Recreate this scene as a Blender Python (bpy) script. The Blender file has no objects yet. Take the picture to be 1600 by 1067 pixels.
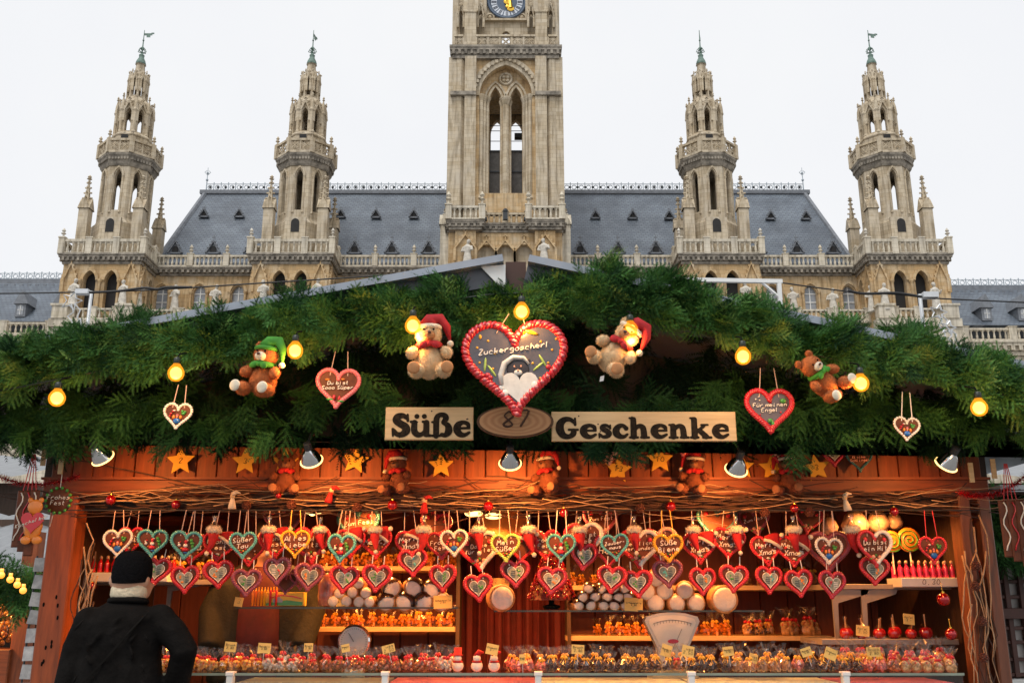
import bpy, math, random
import numpy as np
from mathutils import Vector, Matrix, Euler
R = math.radians
random.seed(7); RNG = np.random.default_rng(7)
SC = bpy.context.scene; COL = SC.collection

# ------------------------------------------------------------ camera, sky, sun, exposure
FPX = 1525.0; TH = R(15.2); CAMZ = 1.55
cam = bpy.data.cameras.new('camera'); cam.sensor_width = 36.0; cam.lens = 36.0 * FPX / 1600.0
cam.clip_start = 0.05; cam.clip_end = 2000
camo = bpy.data.objects.new('camera', cam); COL.objects.link(camo)
camo.location = (0, 0, CAMZ); camo.rotation_euler = (math.pi / 2 + TH, 0, 0); SC.camera = camo

world = bpy.data.worlds.new('World'); SC.world = world; world.use_nodes = True
wn = world.node_tree; wn.nodes.clear()
SUN_EL, SUN_AZ = R(60), R(205)
sky = wn.nodes.new('ShaderNodeTexSky'); sky.sky_type = 'NISHITA'; sky.sun_disc = False
sky.sun_elevation = SUN_EL; sky.sun_rotation = SUN_AZ
sc_ = wn.nodes.new('ShaderNodeMix'); sc_.data_type = 'RGBA'; sc_.inputs[0].default_value = 0.955
cn = wn.nodes.new('ShaderNodeTexNoise'); cn.inputs['Scale'].default_value = 2.6; cn.inputs['Detail'].default_value = 5; cn.inputs['Roughness'].default_value = .55
ctc = wn.nodes.new('ShaderNodeTexCoord'); cr_ = wn.nodes.new('ShaderNodeValToRGB'); cmul = wn.nodes.new('ShaderNodeVectorMath'); cmul.operation = 'SCALE'; cmul.inputs['Scale'].default_value = 8.0
cr_.color_ramp.elements[0].position = .3; cr_.color_ramp.elements[0].color = (.925, .937, .972, 1); cr_.color_ramp.elements[1].position = .7; cr_.color_ramp.elements[1].color = (.985, .992, 1, 1)
wn.links.new(ctc.outputs['Generated'], cn.inputs['Vector']); wn.links.new(cn.outputs[0], cr_.inputs[0]); wn.links.new(cr_.outputs[0], cmul.inputs[0]); wn.links.new(cmul.outputs[0], sc_.inputs[7])   # thin grey variation of the overcast
bg = wn.nodes.new('ShaderNodeBackground'); bg.inputs[1].default_value = 0.1
wo = wn.nodes.new('ShaderNodeOutputWorld')
wn.links.new(sky.outputs[0], sc_.inputs[6]); wn.links.new(sc_.outputs[2], bg.inputs[0]); wn.links.new(bg.outputs[0], wo.inputs[0])
sun = bpy.data.lights.new('sun', 'SUN'); sun.energy = 1.5; sun.angle = R(30); sun.color = (1, .97, .92)
suno = bpy.data.objects.new('sun', sun); COL.objects.link(suno)
sd = Vector((math.sin(SUN_AZ) * math.cos(SUN_EL), math.cos(SUN_AZ) * math.cos(SUN_EL), math.sin(SUN_EL)))
suno.rotation_euler = sd.to_track_quat('Z', 'Y').to_euler(); suno.location = (0, -20, 40)
SC.view_settings.view_transform = 'Standard'; SC.view_settings.look = 'None'
SC.view_settings.exposure = 0.3; SC.view_settings.gamma = 1.0
SC.render.engine = 'CYCLES'
SC.cycles.max_bounces = 5; SC.cycles.diffuse_bounces = 3; SC.cycles.glossy_bounces = 2
SC.cycles.transparent_max_bounces = 12; SC.cycles.transmission_bounces = 3
SC.cycles.sample_clamp_indirect = 6.0; SC.cycles.use_denoising = True

# ------------------------------------------------------------ measuring helpers
def W(px, py, Y):
    xc = (px - 800) / FPX; yc = (533.5 - py) / FPX
    dy = math.cos(TH) - yc * math.sin(TH); dz = math.sin(TH) + yc * math.cos(TH)
    return Vector((Y * xc / dy, Y, CAMZ + Y * dz / dy))
def zr(py, Y): return W(800, py, Y).z
def sp(py, Y): return (W(900, py, Y).x - W(800, py, Y).x) / 100.0      # metres per photo pixel

# ------------------------------------------------------------ mesh builder
class MB:
    def __init__(s): s.v = []; s.f = []
    def add(s, vs, fs):
        b = len(s.v); s.v += [tuple(p) for p in vs]; s.f += [tuple(i + b for i in f) for f in fs]; return s
    def box(s, x0, x1, y0, y1, z0, z1, M=None):
        vs = [(x, y, z) for z in (z0, z1) for y in (y0, y1) for x in (x0, x1)]
        if M is not None: vs = [M @ Vector(p) for p in vs]
        return s.add(vs, [(0, 2, 3, 1), (4, 5, 7, 6), (0, 1, 5, 4), (2, 6, 7, 3), (0, 4, 6, 2), (1, 3, 7, 5)])
    def bbox(s, x0, x1, y0, y1, z0, z1, b=.004, M=None):               # chamfered box (front/back edges)
        vs = []
        for y, k in ((y0, b), (y0 + b, 0), (y1 - b, 0), (y1, b)):
            vs += [(x0 + k, y, z0 + k), (x1 - k, y, z0 + k), (x1 - k, y, z1 - k), (x0 + k, y, z1 - k)]
        if M is not None: vs = [M @ Vector(p) for p in vs]
        fs = [(0, 1, 2, 3), (15, 14, 13, 12)]
        for r in range(3):
            for i in range(4):
                j = (i + 1) % 4; fs.append((r * 4 + i, r * 4 + 4 + i, r * 4 + 4 + j, r * 4 + j))
        return s.add(vs, fs)
    def ext(s, pts, d):
        n = len(pts); d = Vector(d); vs = [Vector(p) for p in pts] + [Vector(p) + d for p in pts]
        fs = [tuple(range(n)), tuple(range(2 * n - 1, n - 1, -1))] + [(i, i + n, (i + 1) % n + n, (i + 1) % n) for i in range(n)]
        return s.add(vs, fs)
    def lathe(s, prof, n=8, c=(0, 0), rot=0.0, sx=1, sy=1, cap=True, M=None):
        vs = []; k = len(prof)
        for r, z in prof:
            for i in range(n):
                a = rot + 2 * math.pi * i / n
                vs.append(Vector((c[0] + r * math.cos(a) * sx, c[1] + r * math.sin(a) * sy, z)))
        if M is not None: vs = [M @ p for p in vs]
        fs = [(j * n + i, j * n + (i + 1) % n, (j + 1) * n + (i + 1) % n, (j + 1) * n + i) for j in range(k - 1) for i in range(n)]
        if cap: fs += [tuple(range(n - 1, -1, -1)), tuple(range((k - 1) * n, k * n))]
        return s.add(vs, fs)
    def tube(s, pts, r, n=5, cap=True):
        pts = [Vector(p) for p in pts]; k = len(pts)
        rs = r if isinstance(r, (list, tuple)) else [r] * k
        vs = []; up = None
        for i in range(k):
            t = (pts[min(i + 1, k - 1)] - pts[max(i - 1, 0)])
            if t.length < 1e-9: t = Vector((0, 0, 1))
            t.normalize()
            if up is None: up = t.orthogonal().normalized()
            u = up - t * up.dot(t)
            if u.length < 1e-4: u = t.orthogonal()
            u.normalize(); up = u; w = t.cross(u)
            for j in range(n):
                a = 2 * math.pi * j / n; vs.append(pts[i] + (u * math.cos(a) + w * math.sin(a)) * rs[i])
        fs = [(i * n + j, i * n + (j + 1) % n, (i + 1) * n + (j + 1) % n, (i + 1) * n + j) for i in range(k - 1) for j in range(n)]
        if cap: fs += [tuple(range(n - 1, -1, -1)), tuple(range((k - 1) * n, k * n))]
        return s.add(vs, fs)
    def ball(s, c, r, seg=8, ring=6, M=None):
        if not isinstance(r, (tuple, list)): r = (r, r, r)
        c = Vector(c); vs = [Vector((0, 0, r[2]))]
        for j in range(1, ring):
            a = math.pi * j / ring
            for i in range(seg):
                b = 2 * math.pi * i / seg
                vs.append(Vector((r[0] * math.sin(a) * math.cos(b), r[1] * math.sin(a) * math.sin(b), r[2] * math.cos(a))))
        vs.append(Vector((0, 0, -r[2])))
        if M is not None: vs = [M @ p for p in vs]
        vs = [p + c for p in vs]; L = len(vs) - 1; fs = []
        for i in range(seg):
            fs.append((0, 1 + i, 1 + (i + 1) % seg)); b = 1 + (ring - 2) * seg; fs.append((L, b + (i + 1) % seg, b + i))
        for j in range(ring - 2):
            for i in range(seg):
                a = 1 + j * seg; fs.append((a + i, a + seg + i, a + seg + (i + 1) % seg, a + (i + 1) % seg))
        return s.add(vs, fs)
    def panel(s, O, U, N, w, z0, z1, ops, depth, n=5):
        """wall face of width w about O with arched openings (xc, half, sill, spring, rise) and their reveals"""
        O = Vector(O); U = Vector(U); N = Vector(N)
        P = lambda x, z, d=0: Vector((O.x, O.y, 0)) + U * x + Vector((0, 0, z)) - N * d
        x = -w / 2
        def q(a, b, c, d): s.add([a, b, c, d], [(0, 1, 2, 3)])
        for xc, h, zs, sg, ri in sorted(ops):
            q(P(x, z0), P(xc - h, z0), P(xc - h, z1), P(x, z1))
            if zs > z0 + 1e-6: q(P(xc - h, z0), P(xc + h, z0), P(xc + h, zs), P(xc - h, zs))
            ap = [(xc + a, sg + b) for a, b in arch(h, ri, n)]
            for (xa, za), (xb, zb) in zip(ap[:-1], ap[1:]): q(P(xa, za), P(xb, zb), P(xb, z1), P(xa, z1))
            ol = [(xc - h, zs)] + ap + [(xc + h, zs)]
            for i in range(len(ol)):
                a, b = ol[i], ol[(i + 1) % len(ol)]
                q(P(*a), P(*a, depth), P(*b, depth), P(*b))
            x = xc + h
        q(P(x, z0), P(w / 2, z0), P(w / 2, z1), P(x, z1))
        return s
    def band(s, O, U, N, xc, h, sg, ri, t, d, n=6, zs=None):
        """moulding of thickness t and projection d following an arch"""
        O = Vector(O); U = Vector(U); N = Vector(N)
        P = lambda x, z, e: Vector((O.x, O.y, 0)) + U * x + Vector((0, 0, z)) + N * e
        a = [(xc + p, sg + z) for p, z in arch(h, ri, n)]; b = [(xc + p, sg + z) for p, z in arch(h + t, ri + t * 1.15, n)]
        if zs is not None: a = [(xc - h, zs)] + a + [(xc + h, zs)]; b = [(xc - h - t, zs)] + b + [(xc + h + t, zs)]
        for i in range(len(a) - 1):
            A, B, C, D = a[i], a[i + 1], b[i + 1], b[i]
            s.add([P(*A, d), P(*B, d), P(*C, d), P(*D, d), P(*A, -.05), P(*B, -.05), P(*C, 0), P(*D, 0)],
                  [(0, 1, 2, 3), (4, 0, 1, 5)[::-1], (3, 2, 6, 7)])
        return s
    def xf(s, M):
        s.v = [tuple(M @ Vector(p)) for p in s.v]; return s

def arch(a, h, n=5):
    h = max(h, a * 1.0001); c = (h * h - a * a) / (2 * a); r = a + c; fm = math.acos(c / r)
    L = [(c - r * math.cos(fm * i / n), r * math.sin(fm * i / n)) for i in range(n + 1)]
    return L + [(-x, z) for x, z in L[-2::-1]]

def mesh_of(mb, name, smooth=False, off=None):
    me = bpy.data.meshes.new(name)
    v = mb.v if off is None else [(p[0] - off[0], p[1] - off[1], p[2] - off[2]) for p in mb.v]
    me.from_pydata(v, [], mb.f); me.update()
    if smooth: me.polygons.foreach_set('use_smooth', [True] * len(me.polygons))
    return me
def tri_mesh(name, V):                                                # V: (n,3,3) loose triangles
    n = len(V); me = bpy.data.meshes.new(name)
    me.vertices.add(n * 3); me.vertices.foreach_set('co', V.astype(np.float32).ravel())
    me.loops.add(n * 3); me.loops.foreach_set('vertex_index', np.arange(n * 3, dtype=np.int32))
    me.polygons.add(n); me.polygons.foreach_set('loop_start', np.arange(0, n * 3, 3, dtype=np.int32))
    me.update(calc_edges=True); return me

def tag(o, label=None, cat=None, group=None, kind=None):
    if label: o['label'] = label
    if cat: o['category'] = cat
    if group: o['group'] = group
    if kind: o['kind'] = kind
    return o
def thing(name, label, cat, loc=(0, 0, 0), group=None, kind=None, rot=None):
    o = bpy.data.objects.new(name, None); COL.objects.link(o); o.location = loc; o.empty_display_size = .05
    if rot: o.rotation_euler = rot
    return tag(o, label, cat, group, kind)
def link(name, me, m, parent=None):
    o = bpy.data.objects.new(name, me); COL.objects.link(o)
    if m is not None and not me.materials: me.materials.append(m)
    if parent is not None: o.parent = parent
    return o
def rootloc(p):
    while p.parent is not None: p = p.parent
    return p.location
def part(name, mb, m, parent, smooth=False, local=False, kind=None):
    o = link(name, mesh_of(mb, name, smooth, None if local else rootloc(parent)), m, parent)
    if kind: o['kind'] = kind
    return o
def solo(name, mb, m, label, cat, loc, group=None, smooth=False, kind=None):
    o = link(name, mesh_of(mb, name, smooth, loc), m); o.location = loc
    return tag(o, label, cat, group, kind)
def dup(root, loc=None, rot=None, scale=None, label=None, group=None, parent=None):
    r = root.copy(); COL.objects.link(r)
    if parent is not None: r.parent = parent
    if loc is not None: r.location = loc
    if rot is not None: r.rotation_euler = rot
    if scale is not None: r.scale = scale if isinstance(scale, (tuple, list)) else (scale,) * 3
    tag(r, label, None, group)
    for ch in list(root.children): dup(ch, parent=r)
    return r

# ------------------------------------------------------------ flat shapes from distance fields, stroke lettering
def stroke_sdf(strokes, sub=8):
    pts = []
    for st in strokes:
        st = np.array(st, float)
        if len(st) > 2:
            q = []
            for i in range(len(st) - 1):
                p0, p1, p2, p3 = st[max(i - 1, 0)], st[i], st[i + 1], st[min(i + 2, len(st) - 1)]
                for t in np.linspace(0, 1, sub, endpoint=False):
                    q.append(.5 * (2 * p1 + (p2 - p0) * t + (2 * p0 - 5 * p1 + 4 * p2 - p3) * t * t + (3 * p1 - p0 - 3 * p2 + p3) * t ** 3))
            q.append(st[-1]); st = np.array(q)
        pts.append(st)
    def f(X, Y):
        D = np.full(X.shape, 9.0)
        for st in pts:
            for a, b in zip(st[:-1], st[1:]):
                dx, dy = b[0] - a[0], b[1] - a[1]; L = dx * dx + dy * dy + 1e-12
                t = np.clip(((X - a[0]) * dx + (Y - a[1]) * dy) / L, 0, 1)
                D = np.minimum(D, np.hypot(X - a[0] - dx * t, Y - a[1] - dy * t) - (a[2] + (b[2] - a[2]) * t))
        return D
    return f
def fill2d(f, x0, x1, y0, y1, n):
    xs = np.linspace(x0, x1, n); ys = np.linspace(y0, y1, max(3, int(n * (y1 - y0) / (x1 - x0))))
    X, Y = np.meshgrid(xs, ys); D = f(X, Y); V = []; Fc = []
    for j in range(len(ys) - 1):
        for i in range(n - 1):
            c = [(xs[i], ys[j], D[j, i]), (xs[i + 1], ys[j], D[j, i + 1]), (xs[i + 1], ys[j + 1], D[j + 1, i + 1]), (xs[i], ys[j + 1], D[j + 1, i])]
            if all(q[2] > 0 for q in c): continue
            pl = []
            for k in range(4):
                a, b = c[k], c[(k + 1) % 4]
                if a[2] <= 0: pl.append((a[0], a[1]))
                if (a[2] <= 0) != (b[2] <= 0):
                    t = a[2] / (a[2] - b[2]); pl.append((a[0] + (b[0] - a[0]) * t, a[1] + (b[1] - a[1]) * t))
            if len(pl) >= 3: Fc.append(tuple(range(len(V), len(V) + len(pl)))); V += pl
    return V, Fc
GL = dict(a="56 35 14 13 22 42 54|56 53 62", b="19 12|14 36 55 53 32 13", c="55 36 15 13 32 52", d="56 35 14 13 32 53|59 53 62",
 e="14 54 45 26 14 13 32 52", f="58 49 38 32|15 45", g="56 36 15 14 33 54|56 51 30 10", h="19 12|14 36 54 52", i="26 22 32|27 28",
 k="19 12|55 14 52", l="19 13 22", m="06 02|05 26 34 32|35 56 64 62", n="16 12|15 36 54 52", o="36 15 13 32 53 55 36",
 p="16 10|15 36 55 53 32 13", r="16 12|14 36 56", s="55 36 15 44 53 32 12", t="29 23 42|16 46", u="16 13 32 53|56 52", v="16 32 56",
 w="06 12 35 52 66", x="16 52|56 12", y="16 34|56 30 10", z="16 56 12 52", A="02 39 62|14 54", B="12 19 48 46 16|46 54 42 12",
 D="12 19 49 65 42 12", E="59 19 12 52|16 46", F="59 19 12|16 46", H="19 12|59 52|15 55", K="19 12|59 15 52", L="19 12 52",
 M="02 19 35 59 62", S="58 39 17 35 53 32 13", T="09 69|39 32", X="19 52|59 12", Z="19 59 12 52")
GL['ü'] = GL['u'] + "|28 18|48 58"; GL['ä'] = GL['a'] + "|28 18|48 58"; GL['ß'] = "12 18 39 58 36 54 52 32"
GL.update({'0': "39 16 13 32 53 56 39", '1': "17 39 32", '2': "17 39 57 12 52", '3': "18 39 57 35 53 32 13", '5': "59 19 15 45 53 32 12",
 '8': "39 17 35 53 32 13 35 57 39", '7': "19 59 22", ',': "32 21", '.': "32 33", '-': "15 45"})
def smooth2(p, sub=3):
    if len(p) < 3: return p
    q = []
    for i in range(len(p) - 1):
        p0, p1, p2, p3 = [np.array(p[k], float) for k in (max(i - 1, 0), i, i + 1, min(i + 2, len(p) - 1))]
        for t in np.linspace(0, 1, sub, endpoint=False):
            q.append(tuple(.5 * (2 * p1 + (p2 - p0) * t + (2 * p0 - 5 * p1 + 4 * p2 - p3) * t * t + (3 * p1 - p0 - 3 * p2 + p3) * t ** 3)))
    return q + [tuple(p[-1])]
def script(txt, h, slope=0.0):
    """handwritten strokes centred on 0,0; h = x-height scale"""
    k = h / 4.0; lines = txt.split('/'); out = []
    for li, ln in enumerate(lines):
        wd = sum(4 if c == ' ' else 6.6 for c in ln); x = -wd / 2; yo = ((len(lines) - 1) / 2 - li) * 9.5 - 4.5
        for c in ln:
            if c in GL:
                for st in GL[c].split('|'):
                    p = smooth2([(int(q[0]), int(q[1])) for q in st.split()])
                    out.append([((x + a + .12 * b) * k, (b + yo) * k + slope * (x + a) * k) for a, b in p])
            x += 4 if c == ' ' else 6.6
    return out
def script_mb(txt, h, r, y=0.0, slope=0.0, cx=0, cz=0):
    mb = MB()
    for st in script(txt, h, slope): mb.tube([(cx + a, y, cz + b) for a, b in st], r, 4)
    return mb

# ------------------------------------------------------------ materials
def M(name, col, rough=.6, var=.18, scale=12.0, bump=0.0, metal=0.0, emit=None, es=0.0, col2=None, coat=0.0, rnd=0.0, bscale=None, spec=.5, stretch=None):
    m = bpy.data.materials.new(name); m.use_nodes = True; t = m.node_tree; b = t.nodes['Principled BSDF']
    b.inputs['Roughness'].default_value = rough; b.inputs['Metallic'].default_value = metal
    b.inputs['Coat Weight'].default_value = coat; b.inputs['Specular IOR Level'].default_value = spec
    c4 = tuple(col) + (1,); b.inputs['Base Color'].default_value = c4
    if emit: b.inputs['Emission Color'].default_value = tuple(emit) + (1,); b.inputs['Emission Strength'].default_value = es
    src = None
    if var > 0 or bump > 0:
        tc = t.nodes.new('ShaderNodeTexCoord'); no = t.nodes.new('ShaderNodeTexNoise'); no.inputs['Scale'].default_value = scale
        no.inputs['Detail'].default_value = 6; no.inputs['Roughness'].default_value = .62
        co = tc.outputs['Object']
        if stretch:
            mp = t.nodes.new('ShaderNodeMapping'); mp.inputs['Scale'].default_value = stretch; t.links.new(co, mp.inputs[0]); co = mp.outputs[0]
        t.links.new(co, no.inputs['Vector'])
    if var > 0:
        rp = t.nodes.new('ShaderNodeValToRGB'); e = rp.color_ramp.elements
        e[0].position = .3; e[1].position = .7
        e[0].color = tuple(max(0, x * (1 - var)) for x in col) + (1,)
        e[1].color = (tuple(col2) if col2 else tuple(min(1, x * (1 + var)) for x in col)) + (1,)
        t.links.new(no.outputs[0], rp.inputs[0]); src = rp.outputs[0]
        if rnd > 0:
            oi = t.nodes.new('ShaderNodeObjectInfo'); mr = t.nodes.new('ShaderNodeMapRange'); mr.inputs[3].default_value = 1 - rnd; mr.inputs[4].default_value = 1 + rnd
            hs = t.nodes.new('ShaderNodeHueSaturation'); t.links.new(oi.outputs['Random'], mr.inputs[0]); t.links.new(mr.outputs[0], hs.inputs['Value'])
            t.links.new(src, hs.inputs['Color']); src = hs.outputs[0]
        t.links.new(src, b.inputs['Base Color'])
    if bump > 0:
        bp = t.nodes.new('ShaderNodeBump'); bp.inputs['Strength'].default_value = bump; bp.inputs['Distance'].default_value = .02
        h = no.outputs[0]
        if bscale:
            n2 = t.nodes.new('ShaderNodeTexNoise'); n2.inputs['Scale'].default_value = bscale; n2.inputs['Detail'].default_value = 4
            t.links.new(co, n2.inputs['Vector']); h = n2.outputs[0]
        t.links.new(h, bp.inputs['Height']); t.links.new(bp.outputs[0], b.inputs['Normal'])
    m['src'] = 1
    return m
def film(name, col=(1, 1, 1), gl=.22, rough=.12):
    m = bpy.data.materials.new(name); m.use_nodes = True; t = m.node_tree; t.nodes.clear()
    o = t.nodes.new('ShaderNodeOutputMaterial'); mx = t.nodes.new('ShaderNodeMixShader'); tr = t.nodes.new('ShaderNodeBsdfTransparent')
    g = t.nodes.new('ShaderNodeBsdfGlossy'); g.inputs['Roughness'].default_value = rough; tr.inputs[0].default_value = tuple(col) + (1,)
    lw = t.nodes.new('ShaderNodeLayerWeight'); lw.inputs[0].default_value = .35
    mr = t.nodes.new('ShaderNodeMapRange'); mr.inputs[3].default_value = gl * .4; mr.inputs[4].default_value = min(1, gl * 2.6)
    t.links.new(lw.outputs['Facing'], mr.inputs[0]); t.links.new(mr.outputs[0], mx.inputs[0])
    t.links.new(tr.outputs[0], mx.inputs[1]); t.links.new(g.outputs[0], mx.inputs[2]); t.links.new(mx.outputs[0], o.inputs[0]); return m
def stone(name, c1, c2, c3, bw=1.1, bh=.42):
    """ashlar: per-block tone, mortar lines, large weather staining"""
    m = bpy.data.materials.new(name); m.use_nodes = True; t = m.node_tree; b = t.nodes['Principled BSDF']; b.inputs['Roughness'].default_value = .85
    N = t.nodes.new; L = t.links.new
    tc = N('ShaderNodeTexCoord'); sx = N('ShaderNodeSeparateXYZ'); L(tc.outputs['Object'], sx.inputs[0])
    ad = N('ShaderNodeMath'); ad.operation = 'ADD'; L(sx.outputs[0], ad.inputs[0]); L(sx.outputs[1], ad.inputs[1])
    cb = N('ShaderNodeCombineXYZ'); L(ad.outputs[0], cb.inputs[0]); L(sx.outputs[2], cb.inputs[1])
    br = N('ShaderNodeTexBrick'); L(cb.outputs[0], br.inputs['Vector']); br.inputs['Scale'].default_value = 1
    br.inputs['Brick Width'].default_value = bw; br.inputs['Row Height'].default_value = bh; br.inputs['Mortar Size'].default_value = .018
    br.inputs['Color1'].default_value = tuple(c1) + (1,); br.inputs['Color2'].default_value = tuple(c2) + (1,)
    br.inputs['Mortar'].default_value = tuple(x * .75 for x in c1) + (1,)
    n1 = N('ShaderNodeTexNoise'); n1.inputs['Scale'].default_value = .55; n1.inputs['Detail'].default_value = 8; n1.inputs['Roughness'].default_value = .7; L(tc.outputs['Object'], n1.inputs['Vector'])
    rp = N('ShaderNodeValToRGB'); rp.color_ramp.elements[0].position = .47; rp.color_ramp.elements[1].position = .68; L(n1.outputs[0], rp.inputs[0])
    mx = N('ShaderNodeMix'); mx.data_type = 'RGBA'; L(rp.outputs[0], mx.inputs[0]); L(br.outputs[0], mx.inputs[6]); mx.inputs[7].default_value = tuple(c3) + (1,)
    mp = N('ShaderNodeMapping'); mp.inputs['Scale'].default_value = (2.2, 2.2, .25); L(tc.outputs['Object'], mp.inputs[0])
    n2 = N('ShaderNodeTexNoise'); n2.inputs['Scale'].default_value = 1.6; n2.inputs['Detail'].default_value = 6; L(mp.outputs[0], n2.inputs['Vector'])
    r2 = N('ShaderNodeValToRGB'); r2.color_ramp.elements[0].position = .3; r2.color_ramp.elements[0].color = (.46, .43, .39, 1); r2.color_ramp.elements[1].position = .55; r2.color_ramp.elements[1].color = (1, 1, 1, 1)
    L(n2.outputs[0], r2.inputs[0]); mu = N('ShaderNodeMix'); mu.data_type = 'RGBA'; mu.blend_type = 'MULTIPLY'; mu.inputs[0].default_value = .8
    L(mx.outputs[2], mu.inputs[6]); L(r2.outputs[0], mu.inputs[7]); L(mu.outputs[2], b.inputs['Base Color'])
    bp = N('ShaderNodeBump'); bp.inputs['Strength'].default_value = .35; bp.inputs['Distance'].default_value = .05; L(n1.outputs[0], bp.inputs['Height']); L(bp.outputs[0], b.inputs['Normal'])
    return m
ST_O = stone('stone_ochre', (.52, .345, .165), (.62, .455, .26), (.58, .47, .32))
ST_P = stone('stone_pale', (.49, .395, .265), (.60, .51, .375), (.56, .49, .385))
ST_W = stone('stone_white', (.64, .57, .44), (.70, .63, .51), (.52, .48, .40))
ST_D = M('stone_soot', (.17, .15, .125), .9, .5, 1.6, .4, col2=(.42, .37, .30))
ST_S = M('statue_stone', (.56, .52, .45), .85, .3, 3.0, .3)
DARK = M('dark_void', (.018, .017, .017), .8, .2, 2)
GLASSW = M('window_glass', (.30, .32, .35), .15, .3, .7)
LEAD = M('lead_grey', (.17, .185, .21), .5, .25, 2)
COPPER = M('copper_green', (.15, .225, .19), .7, .35, 2.5, .2)
IRON = M('iron_blue_grey', (.36, .42, .47), .5, .15, 3)
IRON_D = M('iron_dark', (.03, .035, .04), .5, .15, 3)
GOLD = M('gold', (.85, .52, .08), .25, .1, 5, 0, 1.0)
WOOD = M('stall_wood', (.25, .056, .0125), .55, .35, 6, .15, stretch=(6, 6, .6), rnd=.18)
WOODH = M('stall_beam_wood', (.23, .054, .0125), .55, .35, 6, .15, stretch=(.6, 6, 6), rnd=.1)
WOODD = M('dark_wood', (.055, .028, .015), .6, .35, 6, .2, stretch=(6, 6, .6))
PINE = M('pale_pine', (.62, .40, .185), .5, .2, 5, .08, stretch=(.5, 5, 9), col2=(.70, .48, .25))
BLACK = M('black_paint', (.006, .006, .006), .9, .0, spec=.1)
ROOFM = M('roof_sheet', (.30, .335, .39), .35, .15, 4, metal=.3)
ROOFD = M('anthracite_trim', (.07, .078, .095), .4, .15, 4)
WHITE = M('white_enamel', (.75, .75, .73), .4, .06, 6)
GALV = M('galvanised_steel', (.62, .64, .66), .4, .12, 6, metal=.4)
CHROME = M('chrome', (.8, .8, .8), .12, 0, metal=1.0)

def split_islands(o):
    """give every separate piece of a part its own object"""
    me = o.data; n = len(me.vertices); par = list(range(n))
    def find(i):
        while par[i] != i: par[i] = par[par[i]]; i = par[i]
        return i
    for p in me.polygons:
        v = p.vertices; r0 = find(v[0])
        for k in v[1:]: par[find(k)] = r0
    isl = {}
    for p in me.polygons: isl.setdefault(find(p.vertices[0]), []).append(tuple(p.vertices))
    if len(isl) < 2: return
    first = True
    for fs in isl.values():
        ids = sorted({i for f in fs for i in f}); mp = {q: k for k, q in enumerate(ids)}
        nm = bpy.data.meshes.new(o.name.split('.')[0]); nm.from_pydata([tuple(me.vertices[i].co) for i in ids], [], [tuple(mp[i] for i in f) for f in fs]); nm.update()
        for m_ in me.materials: nm.materials.append(m_)
        if first: o.data = nm; first = False
        else: q = bpy.data.objects.new(o.name.split('.')[0], nm); COL.objects.link(q); q.parent = o.parent; q.location = o.location
# ============================================================ ground
g = MB().box(-700, 700, -150, 1500, -.3, 0)
tag(link('ground', mesh_of(g, 'ground'), M('plaza_paving', (.16, .155, .15), .8, .3, 1.5, .2)), kind='structure')

# ============================================================ city hall
CH = thing('city_hall', 'ochre gothic city hall with clock tower, four turrets and blue slate roof', 'building', (0, 91, 0))
O8 = math.pi / 8; C8 = 1 / math.cos(O8)
X3, Y3, Z3 = Vector((1, 0, 0)), Vector((0, 1, 0)), Vector((0, 0, 1)); FR = Vector((0, -1, 0))
def oct_faces(r):
    """(origin, along, normal, width) for the faces of an octagon with apothem r about 0,0"""
    for k in range(8):
        a = -math.pi / 2 + k * math.pi / 4; n = Vector((math.cos(a), math.sin(a), 0)); u = Vector((-math.sin(a), math.cos(a), 0))
        yield n * r, u, n, 2 * r * math.tan(O8)
def finial(mb, c, z, h, r):
    mb.lathe([(r * .5, z), (r * .35, z + h * .3), (r, z + h * .42), (r * .35, z + h * .55), (r * .8, z + h * .72), (r * .15, z + h)], 6, c)
def pinnacle(mb, c, z0, z1, z2, w):
    """square shaft z0..z1 with four gablets, then a crocketed spirelet to z2"""
    x, y = c; h = w / 2; mb.box(x - h * 1.15, x + h * 1.15, y - h * 1.15, y + h * 1.15, z0, z0 + w * .3)
    mb.box(x - h, x + h, y - h, y + h, z0 + w * .3, z1); g = w * 1.1
    for k in range(4):
        a = k * math.pi / 2; n = Vector((math.cos(a), math.sin(a), 0)); u = Vector((-n.y, n.x, 0)); c3 = Vector((x, y, 0))
        mb.ext([c3 + n * h * 1.22 - u * h * 1.25 + Z3 * (z1 - w * .1), c3 + n * h * 1.22 + u * h * 1.25 + Z3 * (z1 - w * .1), c3 + n * h * 1.22 + Z3 * (z1 + g)], -n * h * 1.2)
    H = z2 - z1
    mb.lathe([(h * 1.0, z1 + .01), (h * .62, z1 + H * .3), (h * .3, z1 + H * .65), (h * .12, z1 + H * .86)], 4, c, math.pi / 4)
    for t in (.3, .45, .6, .75):
        q = h * (1.15 - t); mb.box(x - q * 1.2, x + q * 1.2, y - .06, y + .06, z1 + H * t, z1 + H * t + .14); mb.box(x - .06, x + .06, y - q * 1.2, y + q * 1.2, z1 + H * t + .01, z1 + H * t + .15)
    finial(mb, c, z1 + H * .8, H * .2, h * .55)
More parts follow.
